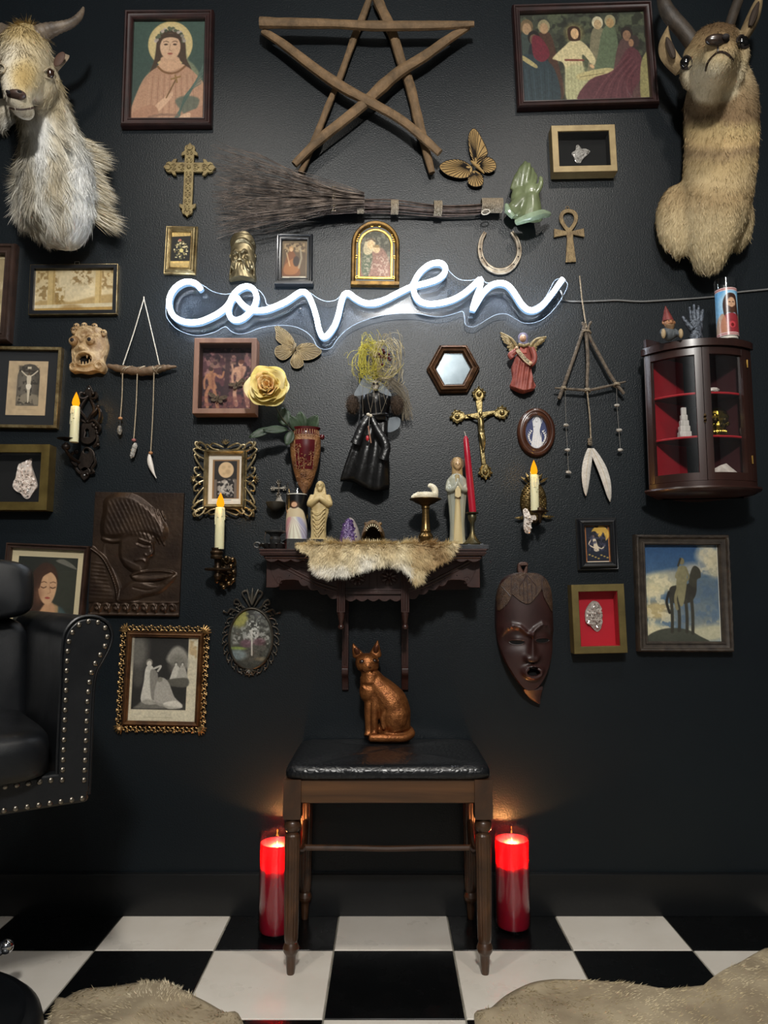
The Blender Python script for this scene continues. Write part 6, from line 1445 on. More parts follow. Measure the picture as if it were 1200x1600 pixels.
stick([(409,48),(440,68),(492,108),(536,138),(580,162),(632,193),(686,241)],[10,13,15,16,14,13,11],(.048,.056), seed=4)
stick([(405,41),(450,42),(520,43),(580,46),(640,46),(700,45),(741,43)],[16,15,13,14,14,12,8],.064, seed=5)

# ------------------------------------------------------------------ twig broom
TWIG = M('twig_grey', '6a5a52', rough=.8, var=('3f3531', 60)); TWINE = M('twine', 'a89a84', rough=.9, var=('7d705e', 200), bump=(300,.4))
it = It('broom', 560,312,.04, 'long twig broom hung sideways below the stick star', 'broom')
rs = random.Random(12)
for i in range(15):
 y0 = 308 + rs.uniform(0,26); o = rs.uniform(-1,1); st = (520 + rs.uniform(-20,20),316 + o * 16); dpt = .035 + rs.uniform(-.018,.018)
 pts = [st, (565,320 + o * 9),(615,321 + o * 8 + rs.uniform(-2,2)),(685,324 + o * 8 + rs.uniform(-2,2)),(740,324 + o * 7),(783 + rs.uniform(-18,4),319 + o * 6)]
 it.add('handle_twig', MB().tube(spline([it.q(a, b, dpt * (.75 if k > 2 else 1)) for k, (a, b) in enumerate(pts)],4),[it.k * rs.uniform(1.0,1.7) * (1 - .4 * k / 20) for k in range(21)],6), TWIG)
br = MB()
for i in range(200):
 t = rs.random(); u = t * 2 - 1; y1 = 303 + 64 * u * abs(u) ** .25 - (7 if u < -.5 else 0); x1 = 330 + rs.expovariate(1 / 14) + (0 if u < .3 else 6) ; sp_ = (524 + rs.uniform(-6,14),316 + u * 15 + rs.uniform(-3,3)); dp = .048 + rs.uniform(-.022,.03)
 b = rs.uniform(-15,15); pts = [(570,320 + u * 9), sp_, (sp_[0] - 60, sp_[1] + (y1 - sp_[1]) * .34 + b * .4),(sp_[0] - 125, sp_[1] + (y1 - sp_[1]) * .70 + b),(x1, y1 + rs.uniform(-7,7))]
 p = spline([it.q(a, bb, dp) for a, bb in pts],3); r0 = it.k * rs.uniform(.42,.9)
 br.tube(p, [r0 * (1 - .75 * k / (len(p) - 1)) for k in range(len(p))],3)
 if i % 2 == 0:
  q = Vector(p[8 + rs.randrange(3)]); e = q + Vector((-rs.uniform(.03,.07), rs.uniform(-.01,.01), rs.uniform(-.03,.03))); br.tube([q, (q + e) / 2 + Vector((0,0, rs.uniform(-.006,.006))), e],[r0 * .6, r0 * .4, r0 * .15],3)
for pts in ([(470,345),(430,352),(390,362),(350,371)],[(480,348),(440,350),(400,358),(365,366)],[(440,352),(400,360),(360,372),(342,378)],[(410,292),(376,300),(352,318),(355,336)],[(460,290),(400,262),(340,236)]):
 p = spline([it.q(a, b, .06) for a, b in pts],4); br.tube(p, [it.k * .6 * (1 - .6 * k / (len(p) - 1)) for k in range(len(p))],4)
it.add('bristles', br, M('bristle_twig', '85776d', rough=.85, var=('2e2725', 30)), kind='stuff', smooth=180)
for a, h, w, cy in ((563.5,9.5,11,320),(616.5,9,12,322),(684,9.5,13,324),(768.5,9,33,319.5)):
 m = MB(); n = int(w / 2.2)
 for k in range(n):
  x = a - w / 2 + (k + .5) * w / n; m.tube([it.q(x + .3 * math.sin(t), cy + h * math.cos(t),.034 + h * it.k * 1.3 * math.sin(t)) for t in np.linspace(0,2 * PI, 20, endpoint=False)], it.k * 1.2,5, True)
 it.add('binding', m, TWINE)
it.add('hanging_loop', MB().tube([it.q(758 + 6 * math.cos(t) - 2 * math.sin(t),334 + 3.8 * math.sin(t) , .05) for t in np.linspace(0,2 * PI, 20, endpoint=False)], it.k * .9,6, True), M('white_cord', 'cfc8bb', rough=.9))
m = MB().tube(spline([it.q(a, b, .065) for a, b in ((521,298),(523,308),(521,318),(523,328),(521,336))],4), it.k * 1.1,6)
for b in range(299,336,4): m.tube([it.q(519, b, .062), it.q(526, b + 1,.067)], it.k * .8,5)
it.add('stitching', m, TWINE)

# ------------------------------------------------------------------ butterflies
def butterfly(cx, cy, d, label, wings, body, mat, vein, tiltz):
 it = It('butterfly', cx, cy, d, label, 'butterfly')
 bx, by = body[0]
 for i, wg in enumerate(wings):
  ol = it.l(spline(wg, 5, True)); b0 = wg[0]; ax, az = it.X(b0[0]), it.Z(b0[1])
  lift = lambda x, z: .008 + .09 * math.hypot(x - ax, z - az)
  cxw = sum(p[0] for p in ol) / len(ol); czw = sum(p[1] for p in ol) / len(ol)
  n = len(ol); lo = []
  for s_ in (.02,.5,1.0): lo.append([(cxw + (x - cxw) * s_, -lift(cxw + (x - cxw) * s_, czw + (z - czw) * s_), czw + (z - czw) * s_) for x, z in ol])
  lo.append([(x, y + .0022, z) for x, y, z in lo[-1]]); lo.append([(x, y + .0022, z) for x, y, z in lo[0]])
  w = it.add('wing', MB().loft(lo), mat, smooth=50)
  vm = MB(); far = sorted(range(n), key=lambda k: -math.hypot(ol[k][0] - ax, ol[k][1] - az))
  for k in range(0, n, 2):
   x, z = ol[k]
   if math.hypot(x - ax, z - az) < it.k * 12: continue
   pts = [(ax + (x - ax) * t + (cxw - ax - (x - ax)) * .25 * math.sin(PI * t) * .5, az + (z - az) * t + (czw - az - (z - az)) * .25 * math.sin(PI * t) * .5) for t in (.22,.5,.75,.97)]
   vm.tube([(a, -lift(a, b) - .0004, b) for a, b in pts], it.k * .5,4)
  vm.tube([(x * 1.0,-lift(x, z) - .0002, z) for x, z in ol], it.k * .55,5, True)
  obj('veins', vm, vein, w, smooth=180)
 it.add('body', MB().tube([it.q(a, b, .014 + o) for (a, b), o in zip(spline(body, 3),(.0,.002,.004,.005,.005,.004,.002))],[it.k * v for v in (1.2,2.0,2.6,2.6,2.4,1.8,1.0)],8), mat)
butterfly(735,245,.03, 'tan butterfly with dark veins, wall hung right of the stick star',
 [[(744,249),(736,236),(733,214),(735,203),(742,197),(751,206),(763,231),(759,240),(750,245)],[(738,254),(725,246),(712,244),(696,248),(687,257),(697,268),(715,273.5),(731,272),(738,264)],[(746,252),(754,244),(764,240),(774,247),(776,258),(766,265),(755,262)],[(741,260),(733,271),(732,281),(741,287),(753,285),(756,275),(751,265)]],
 [(737,247),(745,256),(757,267)], M('cork_tan', 'a88a58', rough=.8, var=('957746', 40)), M('burnt_vein', '1f1710', rough=.9),0)
butterfly(465,540,.03, 'beige carved butterfly below the letter v of the sign',
 [[(459,539),(457,528),(450,518),(440,510.5),(428.5,506.5),(430,518),(430.5,527),(442,536)],[(462,541),(468,535),(475,533.5),(488,534.5),(501.5,546.5),(490,557),(475,559.5),(466,552)],[(457,543),(447,537.5),(438,536.5),(429.5,541),(429.5,552),(440,559.5),(451,554)],[(460,546),(454,558),(453.5,565),(458,571.5),(466,572.5),(473,567),(471.5,558.5),(466,549)]],
 [(461,534),(459,542),(456,550)], M('beige_carved', '675638', rough=.65, var=('574829', 60)), M('beige_vein', '94805a', rough=.6),0)

# ------------------------------------------------------------------ gold cross, ankh, horseshoe
it = It('cross', 294,279,.02, 'ornate gold cross with leafy ends beside the broom bristles', 'cross', tilt=.01)
CRG = M('antique_cross_gold', '8a7a50', rough=.55, metal=.3, var=('6a5a38', 40)); ol = []
for L_, dx, dy in ((38.5,0,-1),(42,1,0),(78,0,1),(40.5,-1,0)):
 arm = [(7.4,7.4),(L_ - 19.5,7.4),(L_ - 21,13),(L_ - 16,12.5),(L_ - 12.5,8),(L_ - 9,8.6),(L_ - 5,7),(L_ - 3.4,3.2),(L_, 0)]
 arm = [(a, -b) for a, b in arm] + [(a, b) for a, b in arm[::-1][1:]]
 ol += [(293.3 + dx * a - dy * b, 258.8 + dy * a + dx * b) for a, b in arm]
it.add('base', MB().plate([it.l(ol)],.003,.013,.0015), CRG)
for L_, dx, dy in ((38.5,0,-1),(42,1,0),(78,0,1),(40.5,-1,0)):
 m = MB(); T = lambda a, b, e=.0145: it.q(293.3 + dx * a - dy * b, 258.8 + dy * a + dx * b, e)
 n = max(2, int((L_ - 12) / 11))
 for i in range(n):
  a0 = 6 + i * (L_ - 14) / n
  for s_ in (-1,1): m.tube([T(a0 + 4 + (3.6 - .2 * t) * math.cos(t * .55), s_ * (2.6 + (2.3 - .12 * t) * math.sin(t * .55))) for t in range(14)], it.k * .62,5)
  m.ell(T(a0 + 9,0),(it.k * 1.7,.003, it.k * 1.7),8,5)
 for s_ in (-1,1): m.tube([T(L_ - 12, s_ * 2), T(L_ - 8, s_ * 5,.0155), T(L_ - 5, s_ * 4)], it.k * .8,5)
 it.add('filigree', m, CRG)
it.add('boss', MB().ell(it.q(293.3,258.8,.014),(it.k * 3.4,.005, it.k * 3.4),10,6), CRG)
it = It('ankh', 890,366,.012, 'flat bronze ankh on the wall right of the horseshoe', 'ankh', tilt=.01)
it.add('ankh_body', MB().plate([it.l(spline([(885,360),(880,353),(875,343),(876,333),(882,327),(890,325.5),(899,328),(904,335),(903.5,344),(899,353),(894,360)],3)) + it.l([(913,355.5),(914,369),(896,365.5),(896,372),(900,408),(883.6,409),(886.5,372),(885.5,366),(866,370),(866.5,356.5),(885,360)]), it.l(spline([(889.5,355),(884,348),(881,340),(883,333.5),(890,331),(896.5,334),(898,341),(895,348.5)],3, True))],.003,.009,.001), M('ankh_bronze', '7d6a48', rough=.55, metal=.4, var=('5e4c32', 50), bump=(200,.3)))
it.add('ring', MB().tube([it.q(888 + 2.6 * math.cos(t),323.5 + 2.6 * math.sin(t),.006) for t in np.linspace(0,2 * PI, 14, endpoint=False)],.0012,5, True), M('ankh_bronze'))
it = It('horseshoe', 782,393,.015, 'worn steel horseshoe hung open end up above the letter n', 'horseshoe')
pth = spline([(759,362),(753,373),(750.5,388),(753,402),(761,414),(772,421),(782,422.5),(793,420),(803,412),(810,400),(811.5,387),(808,373),(800.5,361.5)],5); n = len(pth)
HS = M('worn_steel', '8d8577', rough=.42, metal=.8, var=('55493c', 40,5)); lo = []
for i, (a, b) in enumerate(pth):
 a0, b0 = pth[max(i - 1,0)]; a1, b1 = pth[min(i + 1, n - 1)]; tx, ty = a1 - a0, b1 - b0; l = math.hypot(tx, ty); nx, ny = -ty / l, tx / l; w = np.interp(i / (n - 1),[0,.15,.5,.85,1],[3,4.2,5.2,4.2,3])
 lo.append([it.q(a + nx * w * s_, b + ny * w * s_, dp) for s_, dp in ((-1,.003),(-1,.011),(-.75,.013),(-.3,.013),(-.15,.0105),(.2,.0105),(.35,.013),(.8,.013),(1,.011),(1,.003))])
it.add('shoe', MB().loft(lo), HS, smooth=30)
for i in (10,15,20,40,45,50): it.add('nail_hole', MB().ell(it.q(pth[i][0], pth[i][1],.0105),(.002,.0012,.0028),8,5), M('dark_hole', '120806'))

# ------------------------------------------------------------------ praying hands
it = It('praying_hands', 822,300,.05, 'green glazed praying hands ornament at the end of the broom', 'ornament'); kq = it.k
HG = M('green_glaze', '5d6648', rough=.32, var=('7f8a66', 14,4), bump=(120,.15), coat=.4); m = MB(); Q = it.q
m.ell(Q(816,304,.03),(17 * kq, .024,22 * kq), rot=Matrix.Rotation(R(8),3, 'Y')); m.ell(Q(829,302,.045),(15 * kq, .02,20 * kq), rot=Matrix.Rotation(R(8),3, 'Y'))
for i, (a0, b0, a1, b1, a2, b2, d0) in enumerate(((802,292,808,274,815,262,.036),(808,290,813,268,819,254,.041),(815,288,819,265,823,250,.046),(822,288,826,268,828,254,.051))): m.tube(spline([Q(a0, b0, d0 - .006), Q(a1, b1, d0), Q(a2, b2, d0 - .004)],5), np.array([4.6,4.6,4.5,4.4,4.3,4.2,4.3,4.0,3.6,3.2,2.4]) * kq, 9)
for i, (a0, b0, a1, b1, a2, b2, d0) in enumerate(((828,290,833,272,833,259,.040),(833,292,838,276,838,266,.034))): m.tube(spline([Q(a0, b0, d0), Q(a1, b1, d0), Q(a2, b2, d0)],5), np.array([4.6,4.6,4.5,4.4,4.3,4.2,4.2,4.0,3.6,3.0,2.2]) * kq, 9)
m.tube(spline([Q(836,306,.055), Q(843,294,.06), Q(845,283,.058), Q(843,278,.056)],4), np.interp(np.linspace(0,3,13), range(4),[5,4.4,3.8,2.6]) * kq, 9)
m.tube(spline([Q(820,308,.035), Q(808,322,.035), Q(798,328,.03)],4), np.array([13,13.5,14,14,14,14,13,12,10]) * kq, 12); m.tube(spline([Q(830,306,.05), Q(830,326,.05), Q(828,342,.045)],4), np.array([12,13,14,15,16,17,18,19,19]) * kq, 12, sx=.8)
o, bv, V, T = fused(it, 'hands', m, HG, .0035,2)
PALE = M('mint_glaze', '9aad92', rough=.25, var=('7f9078', 30), coat=.4)
it.add('cuff', MB().tube(spline([Q(805,349,.055), Q(822,347,.075), Q(842,340,.07),(Q(857,334,.045))],5),[kq * v for v in np.interp(np.linspace(0,3,16), range(4),[4.5,6.5,6.5,4])],10, sx=1.2), PALE, label='pale mint glazed cuff')
it.add('cuff', MB().tube(spline([Q(792,316,.035), Q(794,328,.045),(Q(802,338,.045))],5),[kq * v for v in np.interp(np.linspace(0,2,11), range(3),[3,5.5,4])],10), PALE, label='pale mint glazed cuff')

# ------------------------------------------------------------------ sconces and their LED candles
LEDW = M('ivory_wax', 'd8d4ae', rough=.5, sss=(.3,(1,.8,.5),.01)); LEDF = emitter('led_flame', 'ffa016', 1.35); LEDT = emitter('led_flame_tip', 'ffc860', 1.2)
def led(px, yt, yb, w, dep, label, lean=0):
 it = It('led_candle', px, (yt + yb) / 2, dep, label, 'candle', 'flameless candles on the sconces', y=dep); k = it.k; r = w / 2 * k; z0, z1 = it.Z(yb), it.Z(yt)
 m = MB().lathe([(r * .98, z0),(r, z0 + .002),(r, z1 - .003),(r * .93, z1),(r * .3, z1 + .001)],22, fold=lambda a, z: 1 + .035 * math.sin(3 * a + z * 60)); rs = random.Random(int(px))
 for i in range(7):
  a = rs.uniform(PI, 2 * PI); l = rs.uniform(.15,.5) * (z1 - z0); m.tube([(r * .95 * math.cos(a), r * .95 * math.sin(a), z1 - .001),(r * 1.03 * math.cos(a), r * 1.03 * math.sin(a), z1 - l * .6),(r * 1.02 * math.cos(a), r * 1.02 * math.sin(a), z1 - l)],[.0018,.0016,.0022],6)
 it.add('wax', m, LEDW, smooth=60)
 fh = 24 * k; it.add('flame', MB().lathe([(.002, z1),(r * .72, z1 + fh * .08),(r * .86, z1 + fh * .25),(r * .7, z1 + fh * .5),(r * .34, z1 + fh * .78),(0, z1 + fh)],18), LEDF, smooth=180)
 l = bpy.data.lights.new('led_glow', 'POINT'); l.energy = .12; l.color = (1,.55,.12); l.shadow_soft_size = .008; lo = bpy.data.objects.new('led_glow', l); COL.objects.link(lo); lo.parent = it.root; lo.location = (0,-r - .012, z1 + fh * .5)
led(117,635.5,691,13.5,.075, 'flameless candle on the dark iron keyhole sconce')
led(343.5,793,858,14.5,.085, 'flameless candle in front of the moon card frame')
led(835,742,798,13,.085, 'flameless candle in front of the pineapple sconce')
IRON = M('dark_iron', '332a24', rough=.45, metal=.7, var=('1e1815', 40,5), bump=(100,.2))
it = It('candle_sconce', 133,680,.02, 'dark iron scrolled sconce with a keyhole plate', 'sconce'); Q = it.q
S = lambda pts, r=.0042, d=.012, nm='scroll': acanthus(it, pts, r, d, IRON, nm)
it.add('plate', MB().plate([it.l(spline([(134,656),(144,661),(150,672),(148,684),(141,692),(132,693),(124,688),(121,676),(124,664)],4, True)), it.l([(131,671),(134,668.5),(137,671),(136,675),(138,682),(131,682),(132.5,675)])],.004,.014,.002), IRON)
it.add('plate', MB().plate([it.l(spline([(134,697),(144,702),(148,712),(144,724),(138,733),(130,736),(122,728),(124,712),(128,702)],4, True)), it.l(circ(134,704,4,12))],.004,.013,.002), IRON)
it.add('finial', MB().plate([it.l(spline([(134,600),(139,607),(142,614),(134,620),(126,614),(129,607)],4, True))],.004,.013,.002), IRON)
it.add('finial', MB().plate([it.l(spline([(133,750),(140,743),(142,734),(133,728),(125,735),(127,744)],4, True))],.004,.013,.002), IRON)
for a, b in ((134,606.5),(133,742)): it.add('screw', MB().ell(Q(a, b, .0135),(.0032,.0022,.0032),8,5), M('steel', 'b8bcc0'))
for s_ in (-1,1):
 f = lambda L_: [(134 + s_ * (a - 134), b) for a, b in L_]
 S(f([(134,618),(141,622),(147,620),(146,613),(141,614)])); S(f([(136,620),(142,630),(145,640),(139,650),(134,658)])); S(f([(134,656),(140,648),(147,641),(150,634)])); S(f([(135,660),(144,656),(151,662),(148,668)]))
S([(147,634),(154,642),(153,656),(144,664)],.0046); S([(146,668),(153,664),(155,670),(150,676)]); S([(149,676),(152,688),(146,698),(152,694)]); S([(146,712),(150,722),(145,732),(148,738),(138,740)]); S([(128,740),(122,734),(118,726)])
S([(122,728),(115,720),(114,710),(120,706)],.005,.02, 'arm'); it.add('arm', MB().tube(spline([Q(124,722,.012), Q(117,716,.04),(Q(115,706,.07)), Q(117,697,.075)],5),.005,8), IRON)
it.add('arm_knop', MB().ell(Q(115,703,.068),(.013,.012,.011),12,8), IRON)
pc0 = Q(117,692,.075); it.add('drip_pan', MB().lathe([(.006,-.006),(.012,-.003),(.026,.0),(.027,.0015),(.02,.001),(0,.0)],28, c=pc0), IRON)
it = It('candle_sconce', 350,890,.04, 'aged brass sconce with a ring arm left of the shelf', 'sconce'); Q = it.q
AGB = M('aged_brass', '4d3d2c', rough=.4, metal=.8, var=('2a2018', 45,5)); AGS = M('worn_bronze_beads', '8f7a5a', rough=.3, metal=.9, var=('4a3a28', 60))
cc = Q(343.5,858,.085)
it.add('socket', MB().lathe([(.006,-.032),(.016,-.03),(.018,-.024),(.015,-.02),(.019,-.012),(.017,-.008),(.013,-.006),(.015,-.002),(.0155,.001),(.006,.001)],24, c=cc), AGB)
it.add('ring_arm', MB().lathe([(.034,-.004),(.040,-.002),(.041,.002),(.037,.004),(.01,.002),(.01,-.004)],32, c=Q(344,890,.06), sy=.85), AGB)
it.add('stem', MB().lathe([(.007,-.06),(.012,-.05),(.008,-.04),(.013,-.028),(.009,-.018),(.011,-.006),(.008,.005)],18, c=Q(344,874,.07)), AGB)
it.add('backplate', MB().plate([it.l(spline([(352,868),(362,876),(366,890),(364,905),(352,917),(340,905),(336,892),(340,876)],4, True))],.002,.014,.003), AGB)
for a, b, r in ((349,917,4),(338,908,4),(364,906,4),(362,874,4.2),(352,871,3.5),(360,884,3.5),(341,900,4),(352,903,5),(364,893,3.2),(345,912,3.4),(357,911,3.6),(349,889,4)): it.add('bead', MB().ell(Q(a, b, .03),(r * it.k, .008, r * it.k),10,6), AGS)
for s_ in (-1,1): acanthus(it, [(352,880),(352 + s_ * 10,872),(352 + s_ * 14,880),(352 + s_ * 8,886)],.003,.02, AGS, 'scroll'); acanthus(it, [(352,900),(352 + s_ * 9,896),(352 + s_ * 13,905),(352 + s_ * 7,912)],.003,.02, AGS, 'scroll')
it.add('arm', MB().tube([Q(350,892,.005), Q(346,892,.03), Q(344,893,.06)],.007,10), AGB)
it = It('candle_sconce', 834,780,.02, 'brass pineapple shaped sconce right of the crucifix', 'sconce'); Q = it.q; PB = M('pineapple_brass', 'a08a5c', rough=.3, metal=.9, var=('5e4c2c', 50))
lo = []
for f, d in ((1,.002),(1,.006),(.9,.012),(.7,.017),(.4,.020),(.05,.021)): lo.append([Q(835 + 21 * f * math.cos(t),784 + 33 * f * math.sin(t), d) for t in np.linspace(0,2 * PI, 40, endpoint=False)])
it.add('backplate', MB().loft(lo), PB, smooth=60)
m = MB()
for i in range(-8,9):
 for j in range(-9,10):
  a, b = i * 5 + (j % 2) * 2.5, j * 3.7
  if (a / 20) ** 2 + (b / 32) ** 2 < .96: m.ell(Q(835 + a, 784 + b + a * .35,.006 + .0145 * math.sqrt(max(0,1 - (a / 21) ** 2 - (b / 33) ** 2))),(2.3 * it.k, .0035,1.3 * it.k),7,4, rot=Matrix.Rotation(R(28),3, 'Y'))
it.add('scales', m, PB, kind='stuff')
for a, b, an in ((828,750,250),(832,748,262),(838,748,280),(842,750,300),(825,753,225),(846,753,325),(822,806,160),(848,806,20),(818,810,185),(852,808,-6)):
 e = (a + 14 * math.cos(R(an)), b + 12 * math.sin(R(an))); it.add('leaf', MB().tube([Q(a, b, .012), Q((a + e[0]) / 2,(b + e[1]) / 2,.017), Q(*e, .014)],[.003,.0048,.0006],6, sx=.5), PB)
cc = Q(836,798,.085); it.add('socket', MB().lathe([(0,-.045),(.003,-.04),(.007,-.03),(.006,-.022),(.01,-.014),(.024,-.010),(.025,-.008),(.014,-.006),(.0135,.001),(.004,.001)],22, c=cc), M('aged_brass', '4d3d2c'))
it.add('arm', MB().tube(spline([Q(836,812,.006), Q(836,820,.04), Q(836,815,.075)],5),.005,8), M('aged_brass'))
qz = It('quartz_crystal', 826,815,.09, 'white crystal point cluster resting against the pineapple sconce candle', 'crystal', y=.09)
m = cluster([(818,797),(823,794),(827,800),(829,806),(836,805),(838,811),(830,815),(830,826),(828,833),(821,832),(818,822),(819,810)], qz, .012,21,.018,30,.006); m.V = [(x, y + .02, z) for x, y, z in m.V]
qz.add('crystal', m, QTZ, smooth=20)

# ------------------------------------------------------------------ driftwood hanger and stick triangle hanger
DRF = M('driftwood', '77604a', rough=.75, var=('54432f', 30,6), bump=(80,.4)); CORD = M('cream_cord', 'b5a892', rough=.9, var=('998b74', 200))
it = It('hanging_mobile', 220,600,.02, 'driftwood hanger on cord with three stone and shell pendants', 'hanging'); Q = it.q
p = spline([Q(a, b, .02) for a, b in ((167,571),(185,576),(205,579),(230,580),(250,576),(262,574),(275,573))],6); n = len(p)
it.add('driftwood', MB().tube(p, [it.k * v * (1 + .12 * math.sin(i * 1.7)) for i, v in enumerate(np.interp(np.linspace(0,6, n), range(7),[2.5,6,6.5,7,6,4,1.2]))],10), DRF, smooth=50)
it.add('hanging_cord', MB().tube(spline([Q(192,571,.026), Q(204,520,.012), Q(216.5,467,.006), Q(218,467,.006), Q(233,518,.012), Q(249,571,.026)],6), it.k * .85,6), M('white_cord', 'cfc8bb'))
m = MB()
for a0, a1 in ((188,202),(192,206),(215,226),(218,224),(234,252),(246,238),(243,256)): m.tube(spline([Q(a0,584,.018), Q((a0 + a1) / 2 - 1,578,.034), Q(a1,572,.02)],4), it.k * .75,5)
it.add('cord_wrap', m, CORD)
for (a0, b0, a1, b1, col) in ((192,584,190,652, 'b08058'),(215,585,212,686, 'a0605c'),(241,583,239,706, 'a8754c')):
 it.add('pendant_cord', MB().tube(spline([Q(a0, b0,.026), Q((a0 + a1) / 2 + .5,(b0 + b1) / 2,.02), Q(a1, b1,.018)],5), it.k * .8,6), CORD); it.add('bead', MB().ell(Q(a1, b1 + 1.5,.018),(it.k * 3.4, it.k * 3.2, it.k * 2.5),12,8), M('wood_bead_' + col, col, rough=.45))
o = rock(Q(189.5,672,.018), it.k * 4.3, it.k * 4, it.k * 9,4,60,.3); it.add('stone', o, M('speckled_stone', '2f2d2b', rough=.35, var=('8f8a80', 160)), label='black speckled stone pendant', smooth=15); it.add('wire', MB().tube([Q(190,654,.018), Q(190,664,.018)],.0008,5), M('steel', 'b8bcc0'))
xm = Matrix.Translation(Q(212,704,.018)) @ Matrix.Rotation(R(14),4, 'Y'); s_ = it.k
it.add('stone', MB().lathe([(.2 * s_, -13 * s_),(3.6 * s_, -9 * s_),(4 * s_, 8 * s_),(2.4 * s_, 12 * s_),(.3 * s_, 13 * s_)],6, mat=xm), QTZC, label='clear quartz point pendant', smooth=10); it.add('wire', MB().tube([tuple(xm @ Vector((4.3 * s_ * math.cos(t),4.3 * s_ * math.sin(t),(9 - t * .9) * s_))) for t in np.linspace(0,18,60)],.0005,4), M('steel', 'b8bcc0'))
lo = []
for t in np.linspace(0,1,10): w = s_ * (.3 + 5 * math.sin(PI * (.12 + .82 * t)) ** 1.4 * (1 - .5 * t)); c_ = Vector(Q(237 + 12 * t * t, 709 + 38 * t, .018)); lo.append([(c_.x + w * math.cos(a), c_.y + w * .6 * math.sin(a), c_.z) for a in np.linspace(0,2 * PI, 12, endpoint=False)])
it.add('shell', MB().loft(lo[::-1]), M('white_shell', 'd8d2ca', rough=.4), label='white spiral shell pendant')
TW2 = M('grey_branch', '6c6052', rough=.8, var=('453c33', 60,5), bump=(120,.5))
it = It('hanging_mobile', 922,600,.03, 'triangle of grey branches hung on cord with two white feathers', 'hanging'); Q = it.q
for pts, w in (([(917,505),(905,540),(892,574),(882,600),(873,623)],[4,5,5,5.5,5]),([(927,502),(922,520),(942,562),(958,592),(975,615)],[3.5,4.5,5,5,4.5]),([(913,503),(918,520),(920,560),(918,590),(917,612)],[3.5,5,5,4.5,4]),([(867,606),(895,608),(920,609),(950,603),(978,596)],[2.5,4,4,4,2.5])):
 stick(pts, w, .028, 'branch', int(pts[0][0]), TW2,1.0)
it.add('hanging_cord', MB().tube(spline([Q(919,512,.03), Q(916.5,470,.012), Q(914,426,.006)],6), it.k * 1.2,6), TWINE)
for a, b, r in ((919,518,6),(881,606,3.6),(918,609,3.6),(964,600,4)):
 m = MB()
 for k in range(4): m.tube([Q(a + r * math.cos(t) * (.9 + .1 * k), b + (k - 1.5) * 1.5 + r * .35 * math.sin(t + k),.028 + r * it.k * math.sin(t)) for t in np.linspace(0,2 * PI, 14, endpoint=False)], it.k * .9,5, True)
 it.add('knot', m, TWINE)
it.add('feather_cord', MB().tube(spline([Q(917,611,.03), Q(921,650,.022), Q(922,686,.02)],5), it.k * 1.1,6), TWINE); it.add('feather_wrap', MB().tube([Q(920.5 + 3 * math.cos(t),684 + t * .4,.02 + 3 * it.k * math.sin(t)) for t in np.linspace(0,26,80)], it.k * .7,4), TWINE)
FTH = M('white_feather', 'cfcac2', rough=.8, var=('b5afa6', 40))
for (a0, b0, a1, b1, w, bow) in ((921,700,912,774,7.5,-6),(923,700,949,783,8,7)):
 lo = []; qs = []
 for t in np.linspace(0,1,15):
  a = a0 + (a1 - a0) * t + bow * math.sin(PI * t) * .6; b = b0 + (b1 - b0) * t; ww = it.k * w * (math.sin(PI * min(1,.08 + .92 * t)) ** .55 * (1 - .2 * t)) + .0004; c_ = Vector(Q(a, b, .02 + .006 * math.sin(PI * t))); qs.append(c_ + Vector((0,-.0014,0)))
  lo.append([(c_.x - ww, c_.y + .003, c_.z + ww * .3),(c_.x - ww * .5, c_.y - .0003, c_.z + .15 * ww),(c_.x, c_.y - .001, c_.z),(c_.x + ww * .5, c_.y - .0003, c_.z + .15 * ww),(c_.x + ww, c_.y + .003, c_.z + ww * .3),(c_.x, c_.y + .0008, c_.z)])
 fo = it.add('feather', MB().loft(lo), FTH, smooth=60); obj('quill', MB().tube(qs, [.0009 - .00004 * i for i in range(15)],5), M('quill', 'b8a98c', rough=.5), fo)
 bm_ = MB()
 for i in range(1,14):
  for s_ in (-1,1): e = Vector(lo[min(i + 1,14)][0 if s_ < 0 else 4]); bm_.tube([qs[i],(qs[i] + e) / 2 + Vector((0,-.0012,0)), e + Vector((0,-.0006,0))],.0004,3)
 obj('barbs', bm_, FTH, fo, kind='stuff')
SHL = M('pale_stone', 'b3aea6', rough=.5, var=('8d8880', 90))
for xs_, ys_ in (((884,885,886),(663,702,737)),((964.5,966.5,967.5),(632,671,702))):
 it.add('thread', MB().tube([Q(xs_[0] - 1,606,.028), Q(xs_[0], ys_[0],.02), Q(xs_[2], ys_[2],.02)],.0005,4), M('thread', '8d8a84', rough=.6))
 for a, b in zip(xs_, ys_): it.add('stone', rock(Q(a, b, .02), it.k * 5, it.k * 3.5, it.k * 3, int(a + b),40,.25), SHL, smooth=20)
